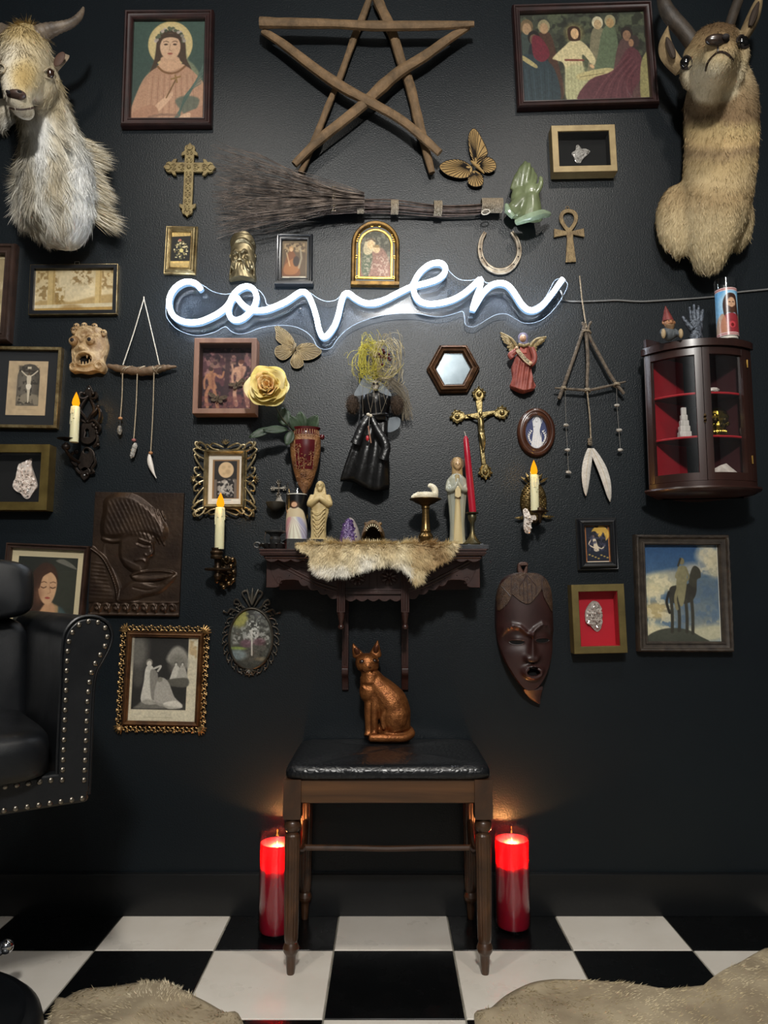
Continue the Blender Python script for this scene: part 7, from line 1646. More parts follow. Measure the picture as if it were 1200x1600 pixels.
# ------------------------------------------------------------------ wall vase with a yellow rose
it = It('pocket_vase', 476,720,.055, 'dark red and tan relief pottery wall vase with pointed base', 'vase'); Q = it.q; kq = it.k
VT = M('vase_tan', '94683f', rough=.45, var=('663f24', 45,5), bump=(170,.9,4,.004)); VR = M('vase_red', '5a1218', rough=.25, var=('3f0c11', 10), coat=.3)
prof = [(2,771),(6,766),(11,757),(15,746),(19,732),(22.5,715),(24,700),(24,690),(22.5,683),(21.5,681)]
c0 = Q(477,681,.055); Lz = lambda b: it.Z(b) - it.Z(681)
it.add('body', MB().lathe([(r * kq, Lz(b)) for r, b in prof],32, c=c0, sy=.8), VT, smooth=60)
it.add('neck', MB().lathe([(21.5 * kq, Lz(681)),(20.5 * kq, Lz(678)),(19.5 * kq, Lz(674)),(23 * kq, Lz(671)),(23.5 * kq, Lz(669.5)),(21 * kq, Lz(669)),(18 * kq, Lz(675)),(0, Lz(677))],32, c=c0, sy=.8), VR, smooth=60)
m = MB()
for i in range(15):
 a = PI + PI * (i + .5) / 15; m.tube([(c0[0] + 20.4 * kq * math.cos(a), c0[1] + 16.4 * kq * math.sin(a), c0[2] + Lz(673.5)),(c0[0] + 22 * kq * math.cos(a), c0[1] + 17.8 * kq * math.sin(a), c0[2] + Lz(681))], kq * .9,5); m.ell((c0[0] + 22.6 * kq * math.cos(a), c0[1] + 18.2 * kq * math.sin(a), c0[2] + Lz(684)), kq * 1.3,6,4)
it.add('leaf_band', m, VT)
def onv(a_, b, o=0.0):
 r = np.interp(-b, [-q[1] for q in prof],[q[0] for q in prof]) * kq + o; t = (a_ - 477) / (r / kq); t = max(-.98, min(.98, t)); an = math.asin(t); return (c0[0] + r * math.sin(an), c0[1] - r * .8 * math.cos(an), c0[2] + Lz(b))
gx = np.linspace(463,493,12); gy = np.linspace(690,735,14); V = [onv(a + (-1) * max(0, b - 715) * .0, b, .0008) for b in gy for a in np.interp(np.linspace(0,1,12),[0,1],[463 + max(0, b - 715) * .12,493 - max(0, b - 715) * .2])]
it.add('red_panel', MB().add(V, [(j * 12 + i, j * 12 + i + 1, j * 12 + 13 + i, j * 12 + 12 + i) for j in range(13) for i in range(11)]), VR, smooth=180)
rs = random.Random(8); m = MB()
for (x, y, n_, sx_, sy_) in ((468,700,16,4.5,4),(467,708,12,3.5,4),(488,712,12,3.5,4),(477,718,12,3.5,5),(474,732,26,9,5),(478,745,26,7,6),(470,722,12,4,4),(484,726,12,5,4)):
 for k in range(n_): m.ell(onv(x + rs.gauss(0, sx_ * .6), y + rs.gauss(0, sy_ * .6),.001),(kq * rs.uniform(.7,1.6),.002, kq * rs.uniform(.7,1.3)),6,4)
for x0_, y0_, x1_, y1_ in ((468,703,469,728),(488,714,487,730),(477,720,476,740),(461,690,465,735),(495,690,490,735)): m.tube([onv(x0_ + (x1_ - x0_) * t, y0_ + (y1_ - y0_) * t, .0012) for t in np.linspace(0,1,6)], kq * .8,5)
it.add('relief', m, VT, kind='stuff')
for a in (452,503): it.add('knob', MB().ell((it.X(a), c0[1], c0[2] + Lz(683)),(kq * 4, kq * 4, kq * 4.5)), VR)
ro = It('rose', 422,613,.10, 'large yellow peach silk rose leaning left out of the wall vase', 'flower'); Q = ro.q; kr = ro.k
PETAL = [M('petal_yellow', 'e8d68c', rough=.7, var=('dcc272', 30), sss=(.2,(1,.8,.4),.004)), M('petal_peach', 'e4b47c', rough=.7, var=('e2c888', 30), sss=(.2,(1,.7,.4),.004)), M('petal_pale', 'efe4b4', rough=.7, var=('e6d494', 24))]
C0 = Vector(Q(422,613,.115)); ax_ = Vector((-.05,-1,.12)).normalized(); ex = ax_.cross(Vector((0,0,1))).normalized(); ez = ex.cross(ax_)
rs = random.Random(5)
for ring, (n_, r_, l_, w_, op) in enumerate(((6,.0,33,21,78),(6,.0,29,18,66),(6,.0,24,15,52),(6,.0,18,11,36),(5,.0,13,8,20))):
 for k in range(n_):
  ph = 2 * PI * (k + .5 * (ring % 2) + rs.uniform(-.15,.15)) / n_; L_ = l_ * kr * rs.uniform(.92,1.08); W_ = w_ * kr * rs.uniform(.9,1.1); V = []; o_ = R(op + rs.uniform(-6,6))
  for i in range(8):
   t = i / 7
   for j in range(9):
    s_ = j / 4 - 1; rad = L_ * t * math.sin(o_) ; up = L_ * t * math.cos(o_) + .25 * L_ * t * t * (1 - op / 110) - .018 * (1 - t) + .004 * ring; wv = W_ * math.sin(PI * min(1, t * .62 + .1)) * s_
    up += .18 * W_ * s_ * s_ * (1 - op / 120) + .0016 * math.sin(s_ * 5 + k * 2 + ring) * t; rad += -.12 * L_ * t * t * s_ * s_ + (.10 * L_ * max(0, t - .75) / .25 * math.cos(s_ * 2))
    V.append(C0 + (ex * math.cos(ph) + ez * math.sin(ph)) * rad + (-ex * math.sin(ph) + ez * math.cos(ph)) * wv + ax_ * (up + .012))
  o = ro.add('petal', MB().add(V, [(a * 9 + b, a * 9 + b + 1, a * 9 + b + 10, a * 9 + b + 9) for a in range(7) for b in range(8)]), PETAL[(ring > 2) * 1 if (k + ring) % 3 else (2 if ring < 2 else 1)], smooth=180)
  sd = o.modifiers.new('thickness', 'SOLIDIFY'); sd.thickness = .0006
m = MB()
for k in range(46): a, q = rs.uniform(0,6.28), rs.random() ** .5 * 6 * kr; b = C0 + ax_ * .012 + (ex * math.cos(a) + ez * math.sin(a)) * q * .6; e = b + ax_ * .016 + (ex * math.cos(a) + ez * math.sin(a)) * q * .7; m.tube([b, e],.0004,4); m.ell(e, .0011,6,4)
ro.add('stamens', m, M('stamen', '7d5a2a', rough=.8), kind='stuff')
GRN = M('rose_leaf', '33462f', rough=.5, var=('22321f', 30), bump=(90,.2)); STM = M('rose_stem', '3a3a26', rough=.6)
ro.add('stem', MB().tube(spline([C0 - ax_ * .005, Vector(Q(436,645,.09)), Vector(Q(452,664,.07)), Vector(Q(466,678,.058)), Vector(Q(474,700,.055))],5),.0022,6), STM)
ro.add('twig', MB().tube(spline([Q(464,675,.06), Q(448,669,.075), Q(425,667,.085)],4),.0012,5), STM)
for (a0, b0, a1, b1, w, d0, d1) in ((445,662,440,632,11,.075,.07),(470,674,468,640,11,.06,.075),(478,672,495,645,11,.055,.07),(470,672,452,648,9,.065,.085),(448,668,412,672,7,.075,.1),(426,667,390,683,7,.085,.095),(456,672,448,694,8,.08,.085)):
 A, B = Vector(Q(a0, b0, d0)), Vector(Q(a1, b1, d1)); sd = (B - A).cross(Vector((0,-1,.25))).normalized(); V = []
 for i in range(9):
  t = i / 8
  for j in range(5): s_ = j / 2 - 1; V.append(A.lerp(B, t) + sd * (s_ * w * kr * math.sin(PI * (.06 + .92 * t)) ** .8) + Vector((0,-.003 * math.sin(PI * t) - .003 * abs(s_),0)))
 o = ro.add('leaf', MB().add(V, [(i * 5 + j, i * 5 + j + 1, i * 5 + j + 6, i * 5 + j + 5) for i in range(8) for j in range(4)]), GRN, smooth=180); q = o.modifiers.new('thickness', 'SOLIDIFY'); q.thickness = .0006

# ------------------------------------------------------------------ black satin doll
it = It('doll', 585,640,.05, 'black satin gowned skull faced doll with tangled yellow and grey hair', 'doll'); Q = it.q; kq = it.k
SAT = M('black_satin', '08080a', rough=.3, spec=.5, bump=(30,.3,3,.01)); SKD = M('black_satin_skirt', '09090a', rough=.34, spec=.5, bump=(24,.3,3,.01))
lo = []
for y, xa, xb, d in ((640,563,608,.055),(652,562,607,.058),(668,559,606,.066),(690,552,606,.07),(710,545,608,.072),(730,538,609,.07),(746,533,609,.066),(752,532,608,.064)):
 L_ = []; n_ = 40
 for k in range(n_):
  a = 2 * PI * k / n_; t = (1 - math.cos(a)) / 2; x = xa + (xb - xa) * t; fold = math.sin(t * 15 + y * .02) * .006 * min(1,(y - 636) / 50); yy = y + (t * 14 * ((y - 640) / 110) ** 2) - (5 * math.sin(t * 7) * ((y - 640) / 110) ** 2)
  L_.append(Q(x, yy, .022 + (d - .022) * (.5 + .5 * abs(math.sin(a)) ** .6 * (1 if math.sin(a) > 0 else -.9)) + fold))
 lo.append(L_)
it.add('skirt', MB().loft(lo), SKD, smooth=180)
it.add('bodice', MB().lathe([(.2 * kq, Q(0,612,0)[2]),(14 * kq, Q(0,613,0)[2]),(23 * kq, Q(0,620,0)[2]),(23 * kq, Q(0,630,0)[2]),(20 * kq, Q(0,642,0)[2]),(17 * kq, Q(0,651,0)[2]),(18 * kq, Q(0,658,0)[2])][::-1],28, c=(it.X(587),-.055,0), sy=.7, fold=lambda a, z: 1 + .05 * math.sin(7 * a)), SAT, smooth=180)
it.add('sash', MB().tube([(it.X(586) + 20 * kq * math.cos(t),-.055 - 15 * kq * math.sin(t) * .95, Q(0,652 - 3 * math.cos(t),0)[2]) for t in np.linspace(0,2 * PI, 30, endpoint=False)],2.6 * kq, 8, True), SAT)
for pts in ([(578,653),(566,672),(556,698)],[(580,654),(590,676),(603,700),(598,722)]): it.add('sash_tail', MB().tube(spline([Q(a, b, .088) for a, b in pts],5), np.interp(np.linspace(0,1, len(pts) * 5 - 4),[0,.3,1],[2.5,6,8]) * kq, 8, sx=.35), SAT)
FUZ = M('dried_moss', '3b2f26', rough=.95)
for a in (551,620):
 o = it.add('moss_arm', MB().ell(Q(a, 632,.05),(9.5 * kq, .018,15 * kq)), FUZ); V, T = surface(o); p_, nn = scatter(V, T, 1500, int(a)); o2 = strands('moss', p_, nn, np.random.RandomState(1).randn(1500,3),.012,.0007, ramp(np.random.RandomState(2).rand(1500),[(0, '2b221c'),(1, '6a5848')]), o, 4, lift=.5, mess=.6)
BON = M('skull_bone', 'b5ab98', rough=.5, var=('3c372f', 90)); m = MB().ell(Q(587,606,.085),(6.3 * kq, .011,7 * kq)).ell(Q(587,612,.087),(4 * kq, .008,4.5 * kq)); hd = it.add('skull', m, BON, fuse=.0022, relax=1)
for a in (584.4,589.8): obj('eye_socket', MB().ell(Q(a, 606,.0955),(1.8 * kq, .003,1.9 * kq),8,5), M('dark_hole', '120806'), hd)
for k in range(5): obj('tooth', MB().ell(Q(584.2 + k * 1.4,613.5,.0955),(.55 * kq, .0012,1.3 * kq),6,4), BON, hd)
TUL = M('grey_tulle', '8f98a0', rough=.8, alpha=.5, sheen=.3)
for sx, pts in ((-1,[(584,598),(572,590),(560,608),(554,622),(572,620),(584,614)]),(1,[(590,600),(600,606),(612,622),(600,620),(591,614)]),(1,[(603,656),(618,650),(626,655),(622,668),(606,674)])): it.add('tulle', MB().plate([it.l(spline(pts, 4, True))],.078 if pts[0][1] < 640 else .04,.0792 if pts[0][1] < 640 else .0412), TUL, smooth=0)
rs = np.random.RandomState(6)
def tangle(nm, n, c, sp, loops, col, w, seed, dep=.07):
 m = MB(); r = random.Random(seed)
 for i in range(n):
  a, b = c[0] + r.gauss(0, sp[0]) * .3, c[1] + r.gauss(0, sp[1]) * .3; pts = []
  th = r.uniform(0,6.28); R1, R2 = abs(r.gauss(1,.25)) * sp[0], abs(r.gauss(1,.25)) * sp[1]; dz = r.uniform(-.03,.03)
  for k in range(6): t = th + k * r.uniform(.3,.7); pts.append(Q(a + R1 * math.cos(t) * (1 + .15 * r.random()), b + R2 * math.sin(t) * (1 + .15 * r.random()), dep + dz + .02 * math.sin(t * 2 + i)))
  m.tube(spline(pts, 3), w * r.uniform(.6,1.3),3)
 it.add(nm, m, col, kind='stuff')
tangle('yellow_hair', 95,(577,566),(11,24),1, M('yellow_moss', 'b3a83e', rough=.85),.0006,1); tangle('yellow_hair', 25,(585,572),(22,24),1, M('yellow_moss', 'b3a83e'),.0005,2,.09); tangle('blond_hair', 80,(603,568),(17,26),1, M('ash_blond_hair', 'a89a74', rough=.7),.0006,3,.075)
m = MB(); r = random.Random(9)
for i in range(70): a0 = r.uniform(590,604); m.tube(spline([Q(a0, r.uniform(584,596),.08), Q(a0 + r.uniform(10,22), r.uniform(594,606),.075), Q(r.uniform(622,638), r.uniform(608,626),.055), Q(r.uniform(628,646), r.uniform(636,656),.035)],3),.0005,3)
for i in range(7): a0 = r.uniform(566,610); m.tube(spline([Q(a0,600,.09), Q(a0 + r.uniform(-12,12),620,.1), Q(a0 + r.uniform(-10,10), r.uniform(630,655),.095)],3),.0004,3)
it.add('grey_hair', m, M('grey_hair', '7d7464', rough=.8), kind='stuff')
for i in range(16): it.add('berry', MB().ell(Q(598 + r.gauss(0,6),563 + r.gauss(0,5),.10 + r.uniform(-.012,.006)), kq * 2.2,8,6), M('dark_berry', '4a1a1e', rough=.35))
it.add('bone_knot', MB().ell(Q(576,653,.092),(3 * kq, .005,2.6 * kq)).ell(Q(580,655,.094),(2.4 * kq, .004,2.6 * kq)), M('pale_bone', 'c8c0ae', rough=.5)); it.add('charm_cord', MB().tube([Q(578,656,.094), Q(577,672,.094), Q(576,684,.095)],.0008,5), M('thread', '8d8a84'))
it.add('red_charm', MB().ell(Q(575,690,.096),(2.6 * kq, .004,4.5 * kq)), M('red_charm', 'a32128', rough=.3)); it.add('stick_charm', MB().tube([Q(576,671,.094), Q(580.5,697,.095)], kq * 1.1,6), M('rosy_wood', '8f6a57'))

# ------------------------------------------------------------------ small angel
it = It('angel_figurine', 822,563,.03, 'small hooded angel in a red robe holding a lettered banner', 'figurine'); Q = it.q; kq = it.k
WG = M('angel_wing', '9c8a62', rough=.55, var=('77653f', 90)); ROBE = M('angel_robe', '9c5246', rough=.55, var=('7d3a32', 60)); SKN = M('doll_skin', 'c8a080', rough=.5)
for mx, tips in ((0,[(784,517),(785,522),(787,527),(789,531),(794,533),(794,540),(797,545),(798,550)]),(1,[(856,524),(853,529),(849,533),(845,535),(841,541),(840,546),(837,550),(834,553)])):
 sh_ = (810,541) if not mx else (829,541)
 for i, (a, b) in enumerate(tips):
  base = (sh_[0] + (a - sh_[0]) * .25, sh_[1] + (b - sh_[1]) * .12); it.add('feather', MB().tube([Q(*base, .012), Q((a + base[0]) / 2,(b + base[1]) / 2 - 1,.020 - i * .0006), Q(a, b, .014)],[kq * 2.2, kq * 3.2, kq * 1.6],8, sx=.5), WG)
 it.add('wing_edge', MB().tube(spline([Q(*sh_, .016), Q(sh_[0] + (tips[0][0] - sh_[0]) * .35,528 + mx * 1,.02), Q(*tips[0],.016)],5), np.linspace(3,1.3,11) * kq, 8), WG)
ol = it.l(spline([(815,542),(829,543),(834,556),(833,568),(830,578),(832,590),(837,600),(835,606),(826,609),(818,611),(806,607),(798,600),(802,588),(801,572),(805,560),(810,550)],4, True))
def hr_(x, z): q = min(1, abs(x - it.X(817)) / (19 * kq)); return .012 + .028 * math.sqrt(max(0,1 - q * q * .95)) + .0032 * math.sin((x - it.X(817)) / kq * .75 + (it.Z(560) - z) / kq * .12) * min(1, max(0,(it.Z(560) - z) / (14 * kq)))
it.add('robe', MB().star(ol, (it.X(817), it.Z(575)), hr_, 26), ROBE, smooth=180)
it.add('yoke', MB().plate([it.l([(812,544),(823,545),(822,554),(812,554)])],.036,.043,.002), M('angel_yoke', 'a84c3e', rough=.5))
for pts in ([(830,545),(834,557),(833,566),(828,571)],[(808,548),(801,553),(797,556),(800,561)]): it.add('sleeve', MB().tube(spline([Q(a, b, .038) for a, b in pts],4), kq * 4.6,9), ROBE)
for a, b in ((827,571),(806,547)): it.add('hand', MB().ell(Q(a, b, .048),(kq * 3,.006, kq * 2.6)), SKN)
hd = it.add('head', MB().ell(Q(816.5,531,.042),(kq * 5.2,.012, kq * 6.2)), SKN)
for a in (814,818.4): obj('eye', MB().ell(Q(a, 530,.0535),(kq * .7,.001, kq * .45),6,4), M('dark_hole', '120806'), hd)
obj('nose', MB().ell(Q(816,532.5,.054),(kq * .7,.0015, kq * 1)), SKN, hd); obj('mouth', MB().ell(Q(816,535,.053),(kq * 1.3,.001, kq * .4),6,4), M('red_charm', 'a32128'), hd)
it.add('hood', MB().lathe([(.1 * kq, 9 * kq),(5 * kq, 7.6 * kq),(7.8 * kq, 4 * kq),(8 * kq, -2 * kq),(7 * kq, -8 * kq),(8 * kq, -11 * kq)][::-1],20, c=Q(817.5,529,.034), sy=.75), M('lilac_hood', '6a6478', rough=.6)); it.add('collar', MB().tube([Q(810,540,.042), Q(817,544,.05), Q(826,540,.042)], kq * 2.4,8), WG)
bnr = [(806,549),(813,558),(820,566),(828,572)]; p = spline([Q(a, b, .05) for a, b in bnr],5); lo = [[(x - 1.8 * kq, y, z - 2.6 * kq),(x + 1.8 * kq, y, z + 2.6 * kq),(x + 1.8 * kq, y + .0015, z + 2.6 * kq),(x - 1.8 * kq, y + .0015, z - 2.6 * kq)] for x, y, z in p]
it.add('banner', MB().loft(lo), M('banner', 'b5a585', rough=.6))
def lettering(txt, size, mat, mtx, name='lettering'):
 cu = bpy.data.curves.new('t', 'FONT'); cu.body = txt; cu.size = size; cu.extrude = .0002; cu.align_x = 'CENTER'; cu.align_y = 'CENTER'; o = bpy.data.objects.new('t', cu); m = bpy.data.meshes.new_from_object(o); mb = MB().mesh(m); bpy.data.objects.remove(o); mb.xf(mtx); return mb
it.add('lettering', lettering('GLORIA', kq * 6.2, None, Matrix.Translation(Vector(Q(816.5,562,.0504))) @ Matrix.Rotation(R(45),4, 'Y') @ Matrix.Rotation(PI / 2,4, 'X')), M('ink', '2a221a', rough=.8), smooth=0)

# ------------------------------------------------------------------ brass crucifix
it = It('crucifix', 752,670,.03, 'ornate brass crucifix with figure, right of the doll', 'crucifix', tilt=-.02); Q = it.q; kq = it.k
CB = M('crucifix_brass', '9c8c62', rough=.32, metal=.85, var=('62532f', 50,5), bump=(160,.15))
it.add('beam', MB().plate([it.l([(748,640),(756,640),(757,700),(759,724),(752,724),(750,700)])],.004,.013,.002), CB); it.add('beam', MB().plate([it.l([(728,645),(777,639),(777,646),(728,652)])],.004,.012,.002), CB); it.add('beam', MB().plate([it.l([(746,624),(757,624),(756,642),(748,642)])],.004,.013,.002), CB)
for cx, cy, an in ((751.5,614,-90),(717,647.5,172),(786,643,-8),(757,735,88)):
 m = MB(); T = lambda a, b, e=.012: Q(cx + a * math.cos(R(an)) - b * math.sin(R(an)), cy + a * math.sin(R(an)) + b * math.cos(R(an)), e)
 pl = [T(a, b) for a, b in spline([(-11,-4),(-4,-8),(3,-10.5),(6,-8),(9,-4),(13,0),(9,4),(6,8),(3,10.5),(-4,8),(-11,4)],3, True)]
 m.plate([[(x, z) for x, y, z in pl]],.003,.011,.002); m.tube([T(-9,-4), T(-3,-7), T(3,-7.5), T(8,-3), T(11,0), T(8,3), T(3,7.5), T(-3,7), T(-9,4)], kq * 1.2,6); it.add('terminal', m, CB)
 it.add('boss', MB().ell(T(1,0,.013),(kq * 4.2,.007, kq * 4.2)), CB)
 m = MB()
 for a, b in ((3,-10),(3,10),(12,0),(8,-6),(8,6),(-4,-8),(-4,8)): m.ell(T(a, b),(kq * 1.8,.004, kq * 1.8),8,5)
 it.add('beads', m, CB, kind='stuff')
m = MB(); TB = lambda pts, r: m.tube(spline([Q(a, b, d) for a, b, d in pts],4), np.interp(np.linspace(0,1, len(pts) * 4 - 3), np.linspace(0,1, len(r)), r) * kq, 9)
m.ell(Q(751.5,647,.034),(kq * 3.3,.007, kq * 4)); TB([(751.5,652,.022),(752.5,662,.024),(752,672,.024)],[4.6,5.2,4.6]); TB([(750,654,.022),(740,650,.018),(731,646,.016)],[2.3,1.8,1.3]); TB([(755,653,.022),(764,647,.018),(774,643,.016)],[2.3,1.8,1.3]); TB([(750.5,676,.025),(753,688,.030),(754,698,.022),(754.5,704,.022)],[3.4,2.8,2.0,2]); TB([(754.5,676,.025),(756,688,.029),(755.5,698,.022),(755,703,.022)],[3.4,2.8,2.0,2]); m.ell(Q(752.5,673,.025),(kq * 5.6,.008, kq * 4.5))
it.add('corpus', m, CB, fuse=.0022, relax=2, label='small cast figure with arms outstretched')

# ------------------------------------------------------------------ holy water font on the wall
it = It('holy_water_font', 431,774,.03, 'small pewter cross and cup font on the wall above the chamberstick', 'font'); Q = it.q; kq = it.k; PW = M('old_pewter', '9a948a', rough=.4, metal=.8, var=('3c3935', 60))
for dx, dy, L_ in ((0,-1,12),(1,0,11),(-1,0,11),(0,1,12)):
 m = MB().tube([Q(434,762,.012), Q(434 + dx * L_, 762 + dy * L_, .012)], kq * 1.7,6)
 for k in range(6): m.ell(Q(434 + dx * (L_ - 2) + 3 * math.cos(k),762 + dy * (L_ - 2) + 3 * math.sin(k),.012),(kq * 1.3,.003, kq * 1.3),6,4)
 it.add('cross_arm', m, PW)
it.add('neck', MB().plate([it.l([(431,771),(437,771),(439,778),(445,786),(425,786),(430,778)])],.002,.012,.003), PW)
it.add('cup', MB().lathe([(.001, Lz(799) - Lz(785)),(8 * kq, Lz(797) - Lz(785)),(13 * kq, Lz(792) - Lz(785)),(15.5 * kq, 0),(14.5 * kq, .001),(11 * kq, -.008),(0,-.012)],26, c=Q(431,785,.03)), M('dark_pewter_cup', '5a564e', rough=.35, metal=.7))
# ------------------------------------------------------------------ things standing on the shelf
def on(nm, px, pyc, y, label, cat, base=0.0):
 it = It(nm, px, pyc, y, label, cat, y=y); it.root.location.z = SHZ + base; it.o = Vector((it.o.x, it.o.y, SHZ + base)); return it
def LZ(it, L_): return [(r * it.k, (b - L_[0][1]) * -1 * it.k) for r, b in L_]
SLH = .0135; BKH = .030
sl = on('slate_plate', 728,850,.10, 'thin dark slate slab under the tall lady statue', 'slab'); sl.add('slab', MB().box((-.058,-.075,0),(.056,.06, SLH)), M('slate', '202226', rough=.7, var=('34373c', 30), bump=(60,.5)), bevel=.002)
mo = on('mosaic_board', 600,848,.10, 'narrow mosaic edged board under the amethyst and alligator head', 'board'); mo.add('board', MB().box((-.118,-.068,0),(.13,.06, SLH)), M('board_wood', '4a3c2c', rough=.7))
for i in range(30):
 x = -.116 + i * .0082; mo.add('tile', MB().box((x, -.0705,.002 + .001 * (i % 2)),(x + .0072,-.066, SLH + .0005 * (i % 3))), M('mosaic_' + 'abc'[i % 3],('b5a98e', '8a7a66', 'c4bcae')[i % 3], rough=.4, var=('6a6258', 80)))
bk = on('book', 476,846,.10, 'thick black book with reddish page edges under the robed statue', 'book'); bm_ = bk.root; bm_.rotation_euler = (0,0, R(14)); bm_.location.x += -.006
bk.add('cover', MB().box((-.052,-.06,0),(.05,.055,.0025)).box((-.052,-.06, BKH - .0025),(.05,.055, BKH)).box((-.052,-.0625,0),(.05,-.058, BKH)), M('book_cover', '121213', rough=.5, bump=(200,.2)), bevel=.0008)
bk.add('pages', MB().box((-.049,-.058,.0025),(.0485,.052, BKH - .0025)), M('red_page_edge', '8f4a48', rough=.8, var=('7a3a3a', 200)), smooth=0)
CRM = M('cream_resin', 'c9b585', rough=.5, var=('b7a170', 20), sss=(.15,(1,.8,.5),.006))
it = on('statue', 498,790,.095, 'cream robed bearded man statue standing on the black book', 'statue', BKH); k = it.k; z = lambda b: (838 - b) * k; x = lambda a: (a - 498) * k
m = MB().lathe([(12.5 * k, 0),(12.5 * k, z(836)),(11.5 * k, z(826)),(12 * k, z(810)),(14 * k, z(795)),(15 * k, z(783)),(14 * k, z(773)),(10 * k, z(766)),(5 * k, z(762)),(0, z(761))],40, sy=.72, fold=lambda a, zz_: 1 + .055 * math.sin(9 * a + zz_ * 60) * (1 if zz_ < z(790) else .5), shift=lambda zz_: (x(498) - .0 + .02 * zz_ * 0 + (x(500) if zz_ > z(800) else 0),0))
m.ell((x(500),-.004, z(752)),(5.8 * k, 6.5 * k, 7.5 * k)); m.ell((x(500),.004, z(754)),(7.8 * k, 6 * k, 10 * k)); m.ell((x(500),-.010, z(758)),(3.8 * k, 3.4 * k, 4.2 * k)); m.ell((x(500),-.0155, z(752.5)),(1.2 * k, 1.2 * k, 1.8 * k))
for s_ in (-1,1): m.tube(spline([(x(500 + s_ * 11),0, z(768)),(x(500 + s_ * 15),-.012, z(782)),(x(500 + s_ * 5),-.026, z(776)),(x(500 - s_ * 1),-.028, z(772))],4), np.interp(np.linspace(0,3,13), range(4),[5,5.5,4,2.2]) * k, 9); m.tube([(x(500 + s_ * 6),.0, z(756)),(x(500 + s_ * 7.5),-.003, z(766))],2.6 * k, 8)
for i in range(6): t = i / 5; m.tube(spline([(x(487 + i * 1.2),-.022 * .72, z(792 + i * 7)),(x(498),-.029 + .003 * t, z(797 + i * 7)),(x(510 - i * .5),-.018, z(788 + i * 6))],4),1.0 * k, 6)
it.add('figure', m, CRM, fuse=.0019, relax=1); it.add('plinth', MB().lathe([(13.5 * k, 0),(14 * k, 2 * k),(13 * k, 3.5 * k)],28, sy=.75), CRM)
for a in (497.6,502.2): it.add('eye', MB().ell((x(a),-.0165, z(751.5)),(.9 * k, .001,.6 * k),6,4), M('cream_shadow', '7d6a45', rough=.6))
# printed glass candle
def jar(it, r, H_, cv, wax_top, wax, arc=PI * .5, zb=.012, zt_=.0):
 it.add('glass', MB().lathe([(r * .8,.0),(r, .004),(r, H_ - .012),(r * 1.03, H_ - .009),(r * 1.0, H_ - .002),(r * .97, H_),(r * .955, H_ - .01),(r * .955,.006),(0,.005)],36), CGL, smooth=60)
 it.add('wax', MB().lathe([(0,.006),(r * .93,.006),(r * .93, wax_top - .002),(r * .9, wax_top),(0, wax_top - .002)],32), wax, smooth=60)
 h, w = cv.h, cv.w; an = np.linspace(-arc, arc, w); zz_ = np.linspace(H_ + zt_, zb, h); A, Z = np.meshgrid(an, zz_); it.add('label', sheet('label', np.sin(A) * r * 1.004,-np.cos(A) * r * 1.004, Z, cv.a), M('label_print', attr=True, rough=.3, spec=.5), smooth=180)
it = on('prayer_candle', 464,798,.075, 'glass prayer candle with a robed figure on a black label', 'candle', BKH); k = it.k
c = Cv(447,771,482,843,2.4, '0b0b0d'); c.ell(462,792,7,9, '6a5a30', soft=4, al=.5)
c.poly([(455,797),(471,797),(480,843),(448,843)], 'c9c0b4', 1.2); c.poly([(457,805),(451,820),(447,843),(456,843),(461,812)], 'c08a90', 3,.9); c.poly([(467,806),(475,820),(482,843),(471,843),(464,812)], '9a9ab8', 3,.9); c.poly([(461,806),(465,806),(470,843),(457,843)], 'd8d6c0', 3,.9)
for i in range(14): c.line([(462,808),(447 + i * 2.7,843)],.6, 'f0ece0' if i % 2 else 'a88f8a', .7,.6)
c.poly([(454,798),(459,794),(468,794),(473,800),(475,812),(469,808),(457,808),(452,812)], 'c8b898', 1.2); c.ell(463,788,4.6,6.4, '3a2418', soft=1); c.ell(463,788,2.9,4.2, 'cba080', soft=.8); c.line([(455,800),(451,792),(452,788)],2, 'cba080', .8); c.ell(479,806,1.2,4, 'b08a3a', soft=.8); c.ell(449,790,1,3, 'b08a3a', soft=.8)
jar(it, 17 * k, 91 * k, c, 73 * k, M('white_wax', 'dcd8cc', rough=.5), PI * .52,.004,-.036 + 0)
CLB = M('smoky_crystal', '5a3f78', rough=.15, var=('2f1c48', 60,4), spec=.8); AMS = M('agate_rind', 'a39a94', rough=.5, var=('7d7470', 30))
it = on('amethyst_geode', 545,820,.11, 'purple amethyst geode point with a pale stone rind', 'crystal', SLH); k = it.k; z = lambda b: (842 - b) * k; x = lambda a: (a - 545) * k; m = MB()
lo = []
for b, w in ((842,17),(836,17),(826,15),(815,12),(806,8.5),(800,5),(797.5,1)): lo.append([(x(547) + w * k * math.cos(t) * (1.06 if math.cos(t) > 0 else .95), w * k * .8 * math.sin(t), z(b)) for t in np.linspace(0,2 * PI, 28, endpoint=False)])
it.add('rind', MB().loft(lo), AMS, smooth=180); it.add('crystal_bed', MB().loft([[((px_ - x(546)) * .93 + x(544), py_ * .95 - .0035, pz_ * .97) for px_, py_, pz_ in L_] for L_ in lo]), M('amethyst_bed', '6d5488', rough=.2, var=('3d2858', 150,4), spec=.8, bump=(300,.8)), smooth=180); rs = random.Random(4)
